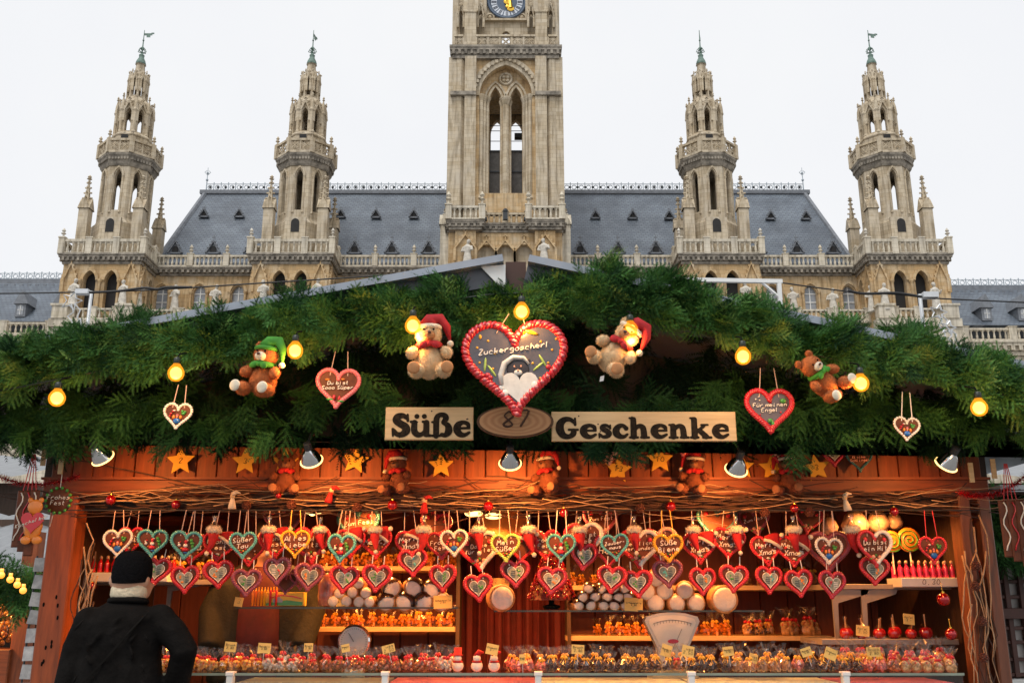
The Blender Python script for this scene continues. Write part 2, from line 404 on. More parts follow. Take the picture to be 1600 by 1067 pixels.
def balustrade(mb, a, b, z0, z1, pitch=.42, n=None, posts=2, pw=.3):
    a = Vector(a); b = Vector(b); d = b - a; L = d.length; u = d / L; nn = Vector((u.y, -u.x, 0)); H = z1 - z0
    Mx = Matrix((( u.x, nn.x, 0, a.x), (u.y, nn.y, 0, a.y), (0, 0, 1, 0), (0, 0, 0, 1)))
    mb.box(0, L, -.17, .17, z1 - H * .16, z1, Mx); mb.box(0, L, -.15, .15, z0, z0 + H * .12, Mx)
    for i in range(posts):
        x = L * i / (posts - 1); mb.box(x - pw, x + pw, -.26, .26, z0 + .01, z1 + H * .06, Mx); mb.box(x - pw * 1.2, x + pw * 1.2, -.3, .3, z1 + H * .06, z1 + H * .14, Mx)
    seg = L / (posts - 1); k = max(2, int((seg - 2 * pw) / pitch))
    for i in range(posts - 1):
        for j in range(k):
            x = seg * i + pw + (seg - 2 * pw) * (j + .5) / k
            mb.lathe([(.09, z0 + H * .12), (.13, z0 + H * .3), (.07, z0 + H * .6), (.16, z1 - H * .15)], 6, (0, 0), M=Mx @ Matrix.Translation((x, 0, 0)))
            mb.box(x - seg / k * .5, x + seg / k * .5, -.06, .06, z1 - H * .24, z1 - H * .15, Mx)
def tracery(mb, O, U, N, w, z0, z1):
    """parapet panel pierced by quatrefoil rings"""
    O = Vector((O[0], O[1], 0)); h = z1 - z0; k = max(1, round(w / (h * .75))); s = w / k
    Mx = Matrix(((U.x, N.x, 0, O.x), (U.y, N.y, 0, O.y), (0, 0, 1, 0), (0, 0, 0, 1)))
    mb.box(-w / 2, w / 2, -.12, .12, z0, z0 + h * .16, Mx); mb.box(-w / 2, w / 2, -.16, .16, z1 - h * .15, z1, Mx)
    for i in range(k + 1): mb.box(-w / 2 + i * s - .08, -w / 2 + i * s + .08, -.1, .1, z0 + h * .16, z1 - h * .15, Mx)
    for i in range(k):
        cx = -w / 2 + (i + .5) * s; cz = (z0 + z1) / 2; q = h * .17
        for ax, az in ((-1, 0), (1, 0), (0, 1), (0, -1)):
            pts = [Mx @ Vector((cx + ax * q + q * .95 * math.cos(t), 0, cz + az * q + q * .95 * math.sin(t))) for t in [2 * math.pi * m / 8 for m in range(9)]]
            mb.tube(pts, .055, 4)
        for sx, sz in ((-1, -1), (1, 1), (-1, 1), (1, -1)):
            mb.tube([Mx @ Vector((cx + sx * q * 1.2, 0, cz + sz * q * 1.2)), Mx @ Vector((cx + sx * s * .5, 0, cz + sz * h * .36))], .06, 4)
def gablet(mb, c, u, n, w, z, h):
    c = Vector(c)
    for sgn in (-1, 1):
        mb.ext([c + u * sgn * w / 2 + Z3 * z, c + u * sgn * (w / 2 - .16) + Z3 * z, c + Z3 * (z + h - .25), c + Z3 * (z + h)][::sgn], n * .22)
        for t in (.25, .5, .75):
            p = c + u * sgn * w / 2 * (1 - t) + Z3 * (z + h * t); mb.box(-.09, .09, -.09, .13, -.02, .2, Matrix.Translation(p + n * .1))
    mb.box(-.07, .07, -.07, .07, 0, .45, Matrix.Translation(c + Z3 * (z + h - .05) + n * .1)); mb.box(-.2, .2, -.07, .07, .2, .3, Matrix.Translation(c + Z3 * (z + h) + n * .1))
    for s_ in (-1, 1): mb.box(-.11, .11, 0, .2, z - 1.2, z + .05, Matrix(((u.x, n.x, 0, c.x + u.x * s_ * (w / 2 - .1)), (u.y, n.y, 0, c.y + u.y * s_ * (w / 2 - .1)), (0, 0, 1, 0), (0, 0, 0, 1))))
def cornice(mb, x0, x1, y0, y1, z0, z1, out, dent=.5):
    """stepped cornice ring with dentils round a rectangle"""
    H = z1 - z0
    for a, b, o in ((0, .3, .3), (.3, .62, .55), (.62, .82, .85), (.82, 1, 1)):
        mb.box(x0 - out * o, x1 + out * o, y0 - out * o, y1 + out * o, z0 + H * a, z0 + H * b + .002 * a)
    n = int((x1 - x0) / dent)
    for i in range(n + 1):
        x = x0 + (x1 - x0) * i / n; mb.box(x - dent * .22, x + dent * .22, y0 - out * .86, y0 - out * .3, z0 + H * .3, z0 + H * .615)
    n = int((y1 - y0) / dent)
    for i in range(n + 1):
        y = y0 + (y1 - y0) * i / n
        for xs_ in ((x0 - out * .86, x0 - out * .3), (x1 + out * .3, x1 + out * .86)): mb.box(xs_[0], xs_[1], y - dent * .22, y + dent * .22, z0 + H * .3, z0 + H * .615)

# ---- one side turret in local coordinates (axis at 0,0; the square block's front at y=-3.8)
TY = 94.8
zt = lambda py, dy=-1.2: zr(py, TY + dy)
rt = lambda w, py: w / 2 * sp(py, TY - 1.2)
def make_turret():
    B = 3.75; yf = -3.8
    body = MB(); z0, z1 = zt(560, yf), zt(409, yf)
    wins = [(-1.06, .62, zt(481, yf), zt(438, yf), zt(423, yf) - zt(438, yf)), (1.06, .62, zt(481, yf), zt(438, yf), zt(423, yf) - zt(438, yf))]
    for n in (FR, X3, -X3):
        u = Vector((-n.y, n.x, 0)); o = n * 3.78
        body.panel(o, u, n, 2 * 3.78, 0, z1, wins, .7)
        for w in wins: body.band(o, u, n, w[0], w[1], w[3], w[4], .28, .16)
        body.box(-3.9, 3.9, 0, .14, zt(440, yf), zt(437, yf), Matrix(((u.x, n.x, 0, o.x), (u.y, n.y, 0, o.y), (0, 0, 1, 0), (0, 0, 0, 1)))) if False else None
        for x in (-1.9, 0, 1.9):
            Mx = Matrix(((u.x, n.x, 0, o.x + u.x * x), (u.y, n.y, 0, o.y + u.y * x), (0, 0, 1, 0), (0, 0, 0, 1)))
            body.lathe([(.17, zt(481, yf)), (.13, zt(479, yf)), (.13, zt(444, yf)), (.24, zt(440, yf)), (.26, zt(437, yf))], 6, (0, 0), M=Mx @ Matrix.Translation((0, .1, 0)))
        for x in (-2.95, 2.95): gablet(body, o + u * x, u, n, 1.5, zt(438, yf), 1.9)
    t = part('side_turret', body, ST_O, CH, local=True)
    vo = MB()
    for n in (FR, X3, -X3):
        u = Vector((-n.y, n.x, 0)); vo.ext([n * 3.0 + u * x + Z3 * z for x, z in ((-2, zt(481, yf)), (2, zt(481, yf)), (2, z1), (-2, z1))], n * .04)
    part('dark_recess', vo, DARK, t, local=True)
    c = MB(); cornice(c, -B, B, -B, B, zt(413, yf), zt(397.5, yf), .55); part('cornice', c, ST_D, t, local=True)
    zb0, zb1 = zt(397, yf - .3), zt(374, yf - .3); E = 4.05
    for a, b in (((-E, -E, 0), (E, -E, 0)), ((E, -E, 0), (E, E, 0)), ((-E, E, 0), (-E, -E, 0))):
        m = MB(); balustrade(m, a, b, zb0, zb1, .5, posts=4); part('balustrade', m, ST_W, t, local=True)
    for sx in (-E, E): m = MB(); finial(m, (sx, -E), zb1 + .2, 1.0, .26); part('corner_finial', m, ST_S, t, local=True)
    # octagonal shaft
    s = MB(); za, zb, zc_ = zt(398), zt(347), zt(266); ra, rb = rt(86, 372), rt(72, 300)
    s.lathe([(ra * C8, zb0), (ra * C8, zt(356)), (rb * 1.03 * C8, zt(350)), (rb * C8, zb)], 8, rot=O8, cap=False)
    for o, u, n, w in oct_faces(rb):
        op = [(0, .34, zt(335), zt(282), zt(272) - zt(282))]
        s.panel(o, u, n, w, zb, zc_, op, .55); s.band(o, u, n, 0, .44, zt(282), zt(272) - zt(282) + .15, .2, .12)
        for x in (-.5, .5): s.lathe([(.14, zt(339)), (.09, zt(336)), (.09, zt(285)), (.17, zt(282))], 6, (o.x + u.x * x + n.x * .02, o.y + u.y * x + n.y * .02))
    part('shaft', s, ST_P, t, local=True)
    d = MB(); d.box(-1.05, 1.05, -ra - .25, -ra + .1, zb0, zt(350)); 
    dd = MB(); dd.ext([Vector((x * 1.0, -ra - .26, zt(373) + z)) for x, z in [(-.42, 0), (.42, 0)] + [(a, 1.0 + b) for a, b in arch(.42, .46)][::-1]], (0, -.02, 0))
    part('doorway_surround', d, ST_P, t, local=True); part('doorway', dd, DARK, t, local=True)
    for sx in (-1, 1):
        for sy in (-1, 1):
            m = MB(); pinnacle(m, (sx * 2.75, sy * 2.75), zb0, zt(336), zt(284), 1.0); part('pinnacle', m, ST_P, t, local=True)
    # corbelled gallery
    cb = MB(); r1, r2 = rt(74, 266), rt(87, 252)
    cb.lathe([(r1 * C8, zt(267)), (r1 * 1.05 * C8, zt(264)), (r2 * .93 * C8, zt(257)), (r2 * .95 * C8, zt(255)), (r2 * C8, zt(252)), (r2 * C8, zt(249.5))], 8, rot=O8)
    for o, u, n, w in oct_faces(r2 * .9):
        for i in range(7):
            x = (i - 3) * w / 7; Mx = Matrix(((u.x, n.x, 0, o.x + u.x * x), (u.y, n.y, 0, o.y + u.y * x), (0, 0, 1, 0), (0, 0, 0, 1))); cb.box(-.11, .11, -.1, .22, zt(259), zt(255), Mx)
    part('gallery_corbel', cb, ST_D, t, local=True)
    gp = MB(); r3 = rt(84, 240)
    for o, u, n, w in oct_faces(r3):
        tracery(gp, o, u, n, w, zt(249.4), zt(228)); e = o + u * w / 2
        gp.lathe([(.3, zt(249.3)), (.3, zt(227))], 4, (e.x, e.y)); finial(gp, (e.x, e.y), zt(227), 1.0, .24)
    part('gallery_parapet', gp, ST_P, t, local=True)
    u_ = MB(); r4 = rt(54, 222)
    u_.lathe([(r4 * 1.1 * C8, zt(250)), (r4 * 1.06 * C8, zt(217)), (r4 * 1.12 * C8, zt(215)), (r4 * 1.12 * C8, zt(213.5)), (r4 * C8, zt(210))], 8, rot=O8)
    r5 = rt(48, 190)
    for o, u, n, w in oct_faces(r5):
        u_.panel(o, u, n, w, zt(211), zt(160), [(0, .30, zt(207), zt(179), zt(171) - zt(179))], .45)
        e = o + u * w / 2; u_.lathe([(.26, zt(210)), (.2, zt(207)), (.2, zt(178)), (.3, zt(175)), (.26, zt(173)), (.2, zt(163)), (.05, zt(155))], 6, (e.x * 1.02, e.y * 1.02))
        finial(u_, (e.x * 1.03, e.y * 1.03), zt(158), .75, .16); gablet(u_, o, u, n, w * .85, zt(176), zt(161) - zt(176))
    u_.lathe([(r5 * C8 * 1.02, zt(162)), (r5 * C8 * .9, zt(158)), (rt(36, 153) * C8, zt(154)), (rt(32, 150) * C8, zt(151)), (rt(29, 150) * C8, zt(149))], 8, rot=O8)
    part('belfry', u_, ST_P, t, local=True)
    m = MB(); m.ext([Vector((x, -r4 * 1.09, zt(227) + z)) for x, z in [(-.36, 0), (.36, 0)] + [(a, .7 + b) for a, b in arch(.36, .38)][::-1]], (0, -.04, 0)); part('drum_window', m, DARK, t, local=True)
    l = MB(); r6 = rt(25.5, 130)
    for o, u, n, w in oct_faces(r6):
        l.panel(o, u, n, w, zt(150), zt(114), [(0, .2, zt(146), zt(126), zt(120) - zt(126))], .35)
        e = o + u * w / 2; l.lathe([(.17, zt(150)), (.12, zt(147)), (.12, zt(124)), (.2, zt(121)), (.13, zt(117)), (.03, zt(108))], 6, (e.x * 1.05, e.y * 1.05))
        finial(l, (e.x * 1.06, e.y * 1.06), zt(112), .55, .11); gablet(l, o, u, n, w * .8, zt(124), zt(113) - zt(124))
    l.lathe([(r6 * C8 * 1.03, zt(115)), (r6 * .8 * C8, zt(110)), (rt(16, 105) * C8, zt(106)), (rt(15, 100), zt(103)), (rt(13, 95), zt(94)), (rt(17, 94), zt(93))], 8, rot=O8)
    part('lantern', l, ST_P, t, local=True)
    m = MB(); m.lathe([(rt(15, 93), zt(93.4)), (rt(16, 92), zt(91)), (rt(13.5, 88), zt(87)), (rt(8, 83), zt(82)), (rt(8, 80), zt(79)), (rt(9, 78), zt(78)), (rt(3, 77), zt(75))], 12); part('copper_cap', m, COPPER, t, True, local=True)
    m = MB(); m.tube([(0, 0, zt(76)), (0, 0, zt(38))], [.09, .035], 6)
    for k in range(6):
        a = k * math.pi / 3; m.tube([(0, 0, zt(74)), (.45 * math.cos(a), .45 * math.sin(a), zt(72)), (.3 * math.cos(a), .3 * math.sin(a), zt(68)), (0, 0, zt(66))], .05, 4)
    m.ball((0, 0, zt(67)), .22); m.ball((0, 0, zt(54)), .11)
    part('finial_rod', m, COPPER, t, local=True)
    m = MB(); m.box(0, .9, -.03, .03, zt(46), zt(43)); m.box(.3, .7, -.03, .03, zt(49), zt(46)); m.box(.8, 1.1, -.03, .03, zt(44), zt(42)); part('weather_vane', m, COPPER, t, local=True)
    return t
tur = make_turret()
TX = [W(171, 400, 92).x - .2, W(459, 400, 92).x, W(1122, 400, 92).x, W(1412, 400, 92).x]
tur.location = (TX[0], TY - 91, 0)
for i, x in enumerate(TX[1:]):
    t = dup(tur, (x, TY - 91, 0), parent=CH)
    for c in t.children:
        if c.name.startswith('weather_vane'): c.rotation_euler.z = (1.4, 1.3, .2)[i]

# ---- clock tower
TWX = W(790, 300, 90).x; YF = 89.0
zk = lambda py, Y=YF: zr(py, Y)
S_ = lambda w, py, Y=YF: w * sp(py, Y)
tw = MB(); hw = S_(164, 250) / 2; dep = 11.5
zsh0, zsh1 = zk(352), zk(92)
ah = S_(44, 148) / 1; asp = zk(150); ari = zk(99) - asp
lx, lh = S_(16.3, 200), S_(9.6, 200); lsp = zk(153); lri = zk(131) - lsp; lsill = zk(299)
# front wall with one large arched recess, behind it the twin lancets
tw.panel((TWX, YF, 0), X3, FR, 2 * hw, zsh0, zsh1, [(0, ah * .93, zk(302), asp, ari * .93)], .8, 8)
tw.panel((TWX, YF + .8, 0), X3, FR, 2 * ah, zk(303), zk(96), [(-lx, lh, lsill, lsp, lri), (lx, lh, lsill, lsp, lri)], .9, 6)
for s in (-1, 1): tw.panel((TWX + s * hw, YF + dep / 2, 0), (0, s, 0), (s, 0, 0), dep, zsh0, zsh1, [(0, 2.6, zk(303), asp, ari)], 1.0)
bs = zr(236, YF + dep) ; ba = zr(187, YF + dep)
tw.panel((TWX, YF + dep, 0), X3, FR, 2 * hw, zsh0, zsh1, [(-lx, lh * 1.18, bs, ba - lh * 2.4, lh * 2.4), (lx, lh * 1.18, bs, ba - lh * 2.4, lh * 2.4)], .8)
tw.box(TWX - hw, TWX + hw, YF + .9, YF + dep - .9, zsh1 - .6, zsh1)
tower = part('clock_tower', tw, ST_O, CH)
m = MB()                                                                   # pilasters, colonnettes, jambs
for s in (-1, 1):
    for px_, w_, o_ in ((56, 18, .55), (80, 22, .28), (36, 8, .0)):
        if o_: m.box(TWX + s * S_(px_, 250) - S_(w_, 250) / 2, TWX + s * S_(px_, 250) + S_(w_, 250) / 2, YF - o_, YF + .02, zsh0 + .01, zsh1 - .01)
    m.lathe([(S_(9, 250) * C8, zsh0 + .02), (S_(9, 250) * C8, zsh1 - .02)], 8, (TWX + s * (hw - S_(7.5, 250)), YF + .2), O8)
    for k, x in enumerate((29.5, 34, 38.5)):
        m.lathe([(.32, zk(310)), (.2, zk(305)), (.2, zk(157)), (.38, zk(150)), (.4, zk(148))], 8, (TWX + s * S_(x, 230), YF + .62 - k * .24))
m.lathe([(.5, zk(318)), (.36, zk(308)), (.34, zk(160)), (.62, zk(151)), (.64, zk(149))], 10, (TWX, YF + .7))
for s in (-.42, .42): m.lathe([(.2, zk(303)), (.16, zk(300)), (.16, zk(160)), (.3, zk(152))], 8, (TWX + s, YF + .95))
part('pilasters', m, ST_P, tower)
m = MB()                                                                   # archivolts
for e in range(2): m.band((TWX, YF, 0), X3, FR, 0, ah * (.93 - .0 * e) + e * .45, asp, ari * .93 + e * .5, .42, .14 + .1 * e, 12)
for k, (ax, az) in enumerate(arch(ah * 1.1, ari * 1.1, 11)): m.box(-.14, .14, -.34, 0, -.16, .16, Matrix.Translation((TWX + ax, YF - .05, asp + az)))
for s in (-1, 1):
    for e in (.0, .35): m.band((TWX, YF + .8, 0), X3, FR, s * lx, lh + e, lsp, lri + e * 1.3, .22, .12 + .1 * e, 8)
m.tube([(TWX + .62 * math.cos(a), YF + .72, zk(118) + .62 * math.sin(a)) for a in [2 * math.pi * i / 14 for i in range(15)]], .13, 5)
for k in range(4): a = k * math.pi / 2 + .78; m.ball((TWX + .28 * math.cos(a), YF + .72, zk(118) + .28 * math.sin(a)), .2)
part('archivolt', m, ST_P, tower)
m = MB(); m.box(TWX - hw + .8, TWX + hw - .8, YF + 1.9, YF + 2.1, zk(303), zr(236, YF + 2)); part('belfry_louvre', m, M('louvre_slate', (.09, .085, .08), .8, .3, 3), tower)
m = MB()
for zz in (268, 236): m.box(TWX - ah * .9, TWX + ah * .9, YF + 1.78, YF + 1.88, zr(zz, YF + 1.8) - .06, zr(zz, YF + 1.8) + .06)
for zz in (197, 205, 221): m.tube([(TWX - 3, YF + 6, zr(zz, YF + 6)), (TWX + 3, YF + 6, zr(zz, YF + 6))], .04, 4)
m.box(TWX + .9, TWX + 2.1, YF + 5, YF + 5.8, zr(214, YF + 5), zr(208, YF + 5)); split_islands(part('belfry_rail', m, IRON_D, tower))
m = MB()
for z_, h_ in ((151, .42), (328, .3)):
    for a, b in ((-hw - .35, -S_(46, 150)), (S_(46, 150), hw + .35)): m.box(TWX + a, TWX + b, YF - .75, YF + dep, zk(z_) - h_ / 2, zk(z_) + h_ / 2)
split_islands(part('string_course', m, ST_D, tower))
m = MB(); cornice(m, TWX - hw - .1, TWX + hw + .1, YF - .35, YF + dep, zk(95), zk(76.5), .42, .6); part('cornice', m, ST_D, tower)
m = MB(); zp0, zp1 = zk(76.4, YF - .4), zk(56, YF - .4)
tracery(m, (TWX, YF - .45), X3, FR, S_(92, 66), zp0, zp1)
for s in (-1, 1): tracery(m, (TWX + s * S_(73, 66), YF - .45), X3, FR, S_(14, 66), zp0, zp1)
part('gallery_parapet', m, ST_P, tower)
# upper clock storey
up = MB(); hu = S_(76, 40) ; YU = YF + 1.1; zu0, zu1 = zk(77), zk(-75)
up.panel((TWX, YU, 0), X3, FR, 2 * hu, zu0, zu1, [(0, .42, zk(60), zk(46), .45)], .5)
for s in (-1, 1):
    up.panel((TWX + s * hu, YU + 5, 0), (0, s, 0), (s, 0, 0), 10, zu0, zu1, [], .4)
    X_ = TWX + s * S_(55, 40)
    up.box(X_ - S_(9, 40), X_ + S_(9, 40), YF - .5, YU, zu0, zk(24)); up.box(X_ - S_(10.5, 40), X_ + S_(10.5, 40), YF - .62, YU, zk(77), zk(71)); up.box(X_ - S_(10, 40), X_ + S_(10, 40), YF - .6, YU, zk(24), zk(21))
    for q in (-1, 1):
        up.lathe([(.32, zk(21)), (.3, zk(8)), (.1, zk(-8))], 4, (X_ + q * .55, YF - .2), math.pi / 4); finial(up, (X_ + q * .55, YF - .2), zk(2), 1.2, .3)
        xw = X_ + q * S_(15.5, 40)
        up.panel((xw, YF + .25, 0), X3, FR, S_(13, 40), zu0, zk(8), [(0, .42, zk(55), zk(24), .7)], .7); gablet(up, (xw, YF + .25, 0), X3, FR, S_(12, 40), zk(26), 1.9)
    up.lathe([(S_(6, 40) * C8, zu0), (S_(6, 40) * C8, zk(-6)), (.1, zk(-40))], 8, (TWX + s * S_(78, 40), YF + .7), O8)
up.lathe([(hu * 1.3, zu1), (.4, zu1 + 26)], 4, (TWX, YU + 5), math.pi / 4)
for a, b, c_, d_ in ((-34, 34, 26, 23),): up.box(TWX + S_(a, 20), TWX + S_(b, 20), YU - .45, YU, zk(c_), zk(d_))
for s in (-1, 1):
    up.box(TWX + s * S_(33, 10) - .16, TWX + s * S_(33, 10) + .16, YU - .4, YU, zk(23), zk(-40))
    up.tube([(TWX + s * S_(25, 20) + .42 * math.cos(a), YU - .1, zk(19) + .42 * math.sin(a)) for a in [2 * math.pi * i / 10 for i in range(11)]], .12, 4); up.ball((TWX + s * S_(25, 20), YU - .1, zk(19)), .22)
part('clock_storey', up, ST_P, tower)
cl = Vector((TWX + S_(1.5, 0), YU - .1, zk(-5))); cr = S_(29, 0)
def disc(mb, c, r0, r1, y, n=40, a0=0, a1=2 * math.pi):
    vs = []; 
    for i in range(n + 1):
        a = a0 + (a1 - a0) * i / n; vs += [(c.x + r0 * math.cos(a), y, c.z + r0 * math.sin(a)), (c.x + r1 * math.cos(a), y, c.z + r1 * math.sin(a))]
    mb.add(vs, [(2 * i, 2 * i + 1, 2 * i + 3, 2 * i + 2) for i in range(n)])
CLKB = M('clock_blue', (.07, .105, .16), .4, .2, 4)
m = MB(); m.tube([(cl.x + cr * math.cos(a), cl.y - .1, cl.z + cr * math.sin(a)) for a in [2 * math.pi * i / 40 for i in range(41)]], .16, 6); disc(m, cl, .0, cr, cl.y - .02); part('clock_face', m, CLKB, tower)
m = MB()
for k in range(12): a = R(15 + 30 * k); disc(m, cl, cr * .56, cr * .86, cl.y - .05, 6, a + .035, a + R(30) - .035)
part('clock_numeral_ring', m, M('clock_white', (.62, .66, .72), .4, .1, 4), tower)
m = MB()
for k in range(12):
    a = R(30 * k)
    for q in (-.045, .045): m.tube([(cl.x + cr * .58 * math.cos(a + q * 1.4), cl.y - .08, cl.z + cr * .58 * math.sin(a + q * 1.4)), (cl.x + cr * .84 * math.cos(a + q), cl.y - .08, cl.z + cr * .84 * math.sin(a + q))], .035, 4)
for k in range(60): a = R(6 * k); m.tube([(cl.x + cr * .9 * math.cos(a), cl.y - .08, cl.z + cr * .9 * math.sin(a)), (cl.x + cr * .96 * math.cos(a), cl.y - .08, cl.z + cr * .96 * math.sin(a))], .03, 3)
part('clock_numerals', m, M('clock_navy', (.02, .03, .06), .4, 0), tower)
m = MB(); m.tube([(cl.x + .3, cl.y - .14, cl.z + .6), (cl.x + .38, cl.y - .14, cl.z - cr * .42)], [.1, .26], 6); m.ball((cl.x + .4, cl.y - .14, cl.z - cr * .45), (.38, .08, .3)); m.ball((cl.x + .05, cl.y - .14, cl.z - cr * .3), (.22, .08, .2))
m.ball((cl.x + .0, cl.y - .14, cl.z), (.35, .08, .35)); m.tube([(cl.x, cl.y - .16, cl.z), (cl.x - .05, cl.y - .16, cl.z + cr * .8)], [.12, .05], 5); part('clock_hand', m, GOLD, tower)
# tower base block with its balconies and blind arcade
YB = 87.6; zk2 = lambda py: zr(py, YB); hb = S_(89, 380, YB)
m = MB(); m.panel((TWX, YB, 0), X3, FR, 2 * hb, 0, zk2(362), [(x * S_(29.5, 400, YB), .85, zk2(470), zk2(396), zk2(385) - zk2(396)) for x in (-1, 0, 1)], .6)
for s in (-1, 1):
    m.panel((TWX + s * hb, YB + 7, 0), (0, s, 0), (s, 0, 0), 14, 0, zk2(362), [], .4)
    X_ = TWX + s * S_(62, 380, YB); m.box(X_ - S_(16, 380, YB), X_ + S_(16, 380, YB), YB - .5, YB, 0, zk2(362)); gablet(m, (X_, YB - .5, 0), X3, FR, 2.2, zk2(392), zk2(368) - zk2(392))
for x in (-1, 0, 1): xx = x * S_(29.5, 400, YB); gablet(m, (TWX + xx, YB, 0), X3, FR, 2.0, zk2(394), zk2(374) - zk2(394)); m.band((TWX, YB, 0), X3, FR, xx, .85, zk2(396), zk2(385) - zk2(396), .2, .15)
part('tower_base', m, ST_O, tower)
m = MB(); m.box(TWX - hb + 1, TWX + hb - 1, YB + .5, YB + .7, 0, zk2(366)); part('blind_arcade_back', m, ST_P, tower)
m = MB(); cornice(m, TWX - hb, TWX + hb, YB, YB + 14, zk2(364), zk2(350.5), .42, .55)
for s in (-1, 1): X_ = TWX + s * S_(62, 380, YB); cornice(m, X_ - S_(24, 380, YB), X_ + S_(24, 380, YB), YB - .7, YB, zk2(363.5), zk2(350), .4, .5)
part('base_cornice', m, ST_D, tower)
for s in (-1, 1):
    X_ = TWX + s * S_(62, 350, YB); w = S_(26, 350, YB); m = MB(); balustrade(m, (X_ - w, YB - 1.0, 0), (X_ + w, YB - 1.0, 0), zk2(349.5), zk2(329), .5)
    for q in (-1, 1):
        if q == s: balustrade(m, (X_ + q * w, YB - 1, 0), (X_ + q * w, YB + 3, 0), zk2(349.4), zk2(329.2), .5)
        finial(m, (X_ + q * w, YB - 1), zk2(327), 1.4, .32)
    part('balustrade', m, ST_W, tower)
    m = MB(); pinnacle(m, (TWX + s * (hb + .35), YB + 1.2), zk2(420), zk2(345), zk2(318), 1.0); part('pinnacle', m, ST_W, tower)
m = MB(); balustrade(m, (TWX - S_(35, 340, YB), YB + .2, 0), (TWX + S_(35, 340, YB), YB + .2, 0), zk2(352), zk2(332), .45, posts=3); part('balustrade', m, ST_P, tower)
m = MB(); m.box(TWX - .22, TWX + .22, YB - .9, YB - .5, zk2(348), zk2(337)); m.ball((TWX, YB - .7, zk2(334)), .25)
for s in (-1, 1): m.box(TWX + s * 2.1 - .35, TWX + s * 2.1 + .35, YB - .9, YB - .4, zk2(349), zk2(345))
split_islands(part('floodlight', m, IRON_D, tower))

# ---- wall sections between the turrets, with windows and statues
YW = 95.0; zw = lambda py: zr(py, YW)
def wall_section(xa, xb, wins, name='wall_section'):
    w = xb - xa; c = (xa + xb) / 2; m = MB()
    ops = [(x - c, .62, zw(484), zw(458), zw(446) - zw(458)) for x in wins]
    m.panel((c, YW, 0), X3, FR, w, zw(560), zw(430), ops, .5)
    for o in ops:
        m.band((c, YW, 0), X3, FR, o[0], o[1] + .12, o[3], o[4] + .15, .26, .18)
        for s in (-1, 1): m.lathe([(.17, zw(484)), (.12, zw(482)), (.12, zw(461)), (.22, zw(458)), (.24, zw(456.5))], 6, (c + o[0] + s * .82, YW - .12))
    m.box(xa, xb, YW - .1, YW - .003, zw(459), zw(457)) if not ops else None
    t = part(name, m, ST_O, CH)
    for o in ops:
        g = MB(); g.box(c + o[0] - .7, c + o[0] + .7, YW + .42, YW + .46, o[2], o[3] + o[4]); wd = part('window', g, GLASSW, t)
        f = MB(); f.box(c + o[0] - .05, c + o[0] + .05, YW + .34, YW + .42, o[2], o[3] + o[4] * .9)
        for zz in (o[2] + .1, (o[2] + o[3]) / 2, o[3]): f.box(c + o[0] - .62, c + o[0] + .62, YW + .35, YW + .419, zz - .05, zz + .05)
        part('window_frame', f, WHITE, wd)
    k = MB(); cornice(k, xa + .8, xb - .8, YW, YW + 1.5, zw(432), zw(420), .75, .55); part('cornice', k, ST_D, t)
    k = MB(); n = max(2, round(w / 3.9)); balustrade(k, (xa, YW - .5, 0), (xb, YW - .5, 0), zw(419.5), zw(402), .42, posts=n + 1)
    for i in range(n + 1): finial(k, (xa + w * i / n, YW - .5), zw(401), 1.1, .26)
    part('balustrade', k, ST_W, t)
    k = MB(); balustrade(k, (xa, 92.6, 0), (xb, 92.6, 0), zr(501, 92.6), zr(484, 92.6), .42, posts=n + 1, pw=.5); k.box(xa, xb, 92.2, YW, zr(506, 92.6), zr(501, 92.6)); part('balcony_balustrade', k, ST_W, t)
    k = MB(); k.box(xa, xb, 92.9, 93.4, 0, zr(507, 92.9)); cornice(k, xa + .6, xb - .6, 92.9, 93.4, zr(530, 92.9), zr(520, 92.9), .5, .5); part('lower_storey', k, ST_W, t)
    return t
hB = 3.78
wx = lambda px: W(px, 465, YW).x
wall_section(TX[0] + hB, TX[1] - hB, [wx(252), wx(311), wx(371)])
wall_section(TX[1] + hB, TWX - hb, [wx(540), wx(600), wx(660)])
wall_section(TWX + hb, TX[2] - hB, [wx(925), wx(985), wx(1042)])
wall_section(TX[2] + hB, TX[3] - hB, [wx(1207), wx(1267), wx(1327)])
for x in TX:                                                              # little balcony at each turret foot
    m = MB(); balustrade(m, (x - 2.1, 90.5, 0), (x + 2.1, 90.5, 0), zr(499, 90.5), zr(482, 90.5), .4, posts=3, pw=.28); m.box(x - 4.1, x + 4.1, 90.0, 91.0, zr(512, 90.5), zr(499.5, 90.5))
    for s in (-1, 1): m.box(x + s * 3.1 - .75, x + s * 3.1 + .75, 89.9, 91, zr(499.4, 90.5), zr(480, 90.5)); m.box(x + s * 3.1 - .9, x + s * 3.1 + .9, 89.8, 91, zr(480, 90.5), zr(477, 90.5))
    part('turret_balcony', m, ST_W, CH)
    m = MB(); m.box(x - 4.2, x + 4.2, 90.2, 95, 0, zr(512.4, 90.5)); part('turret_plinth', m, ST_W, CH)

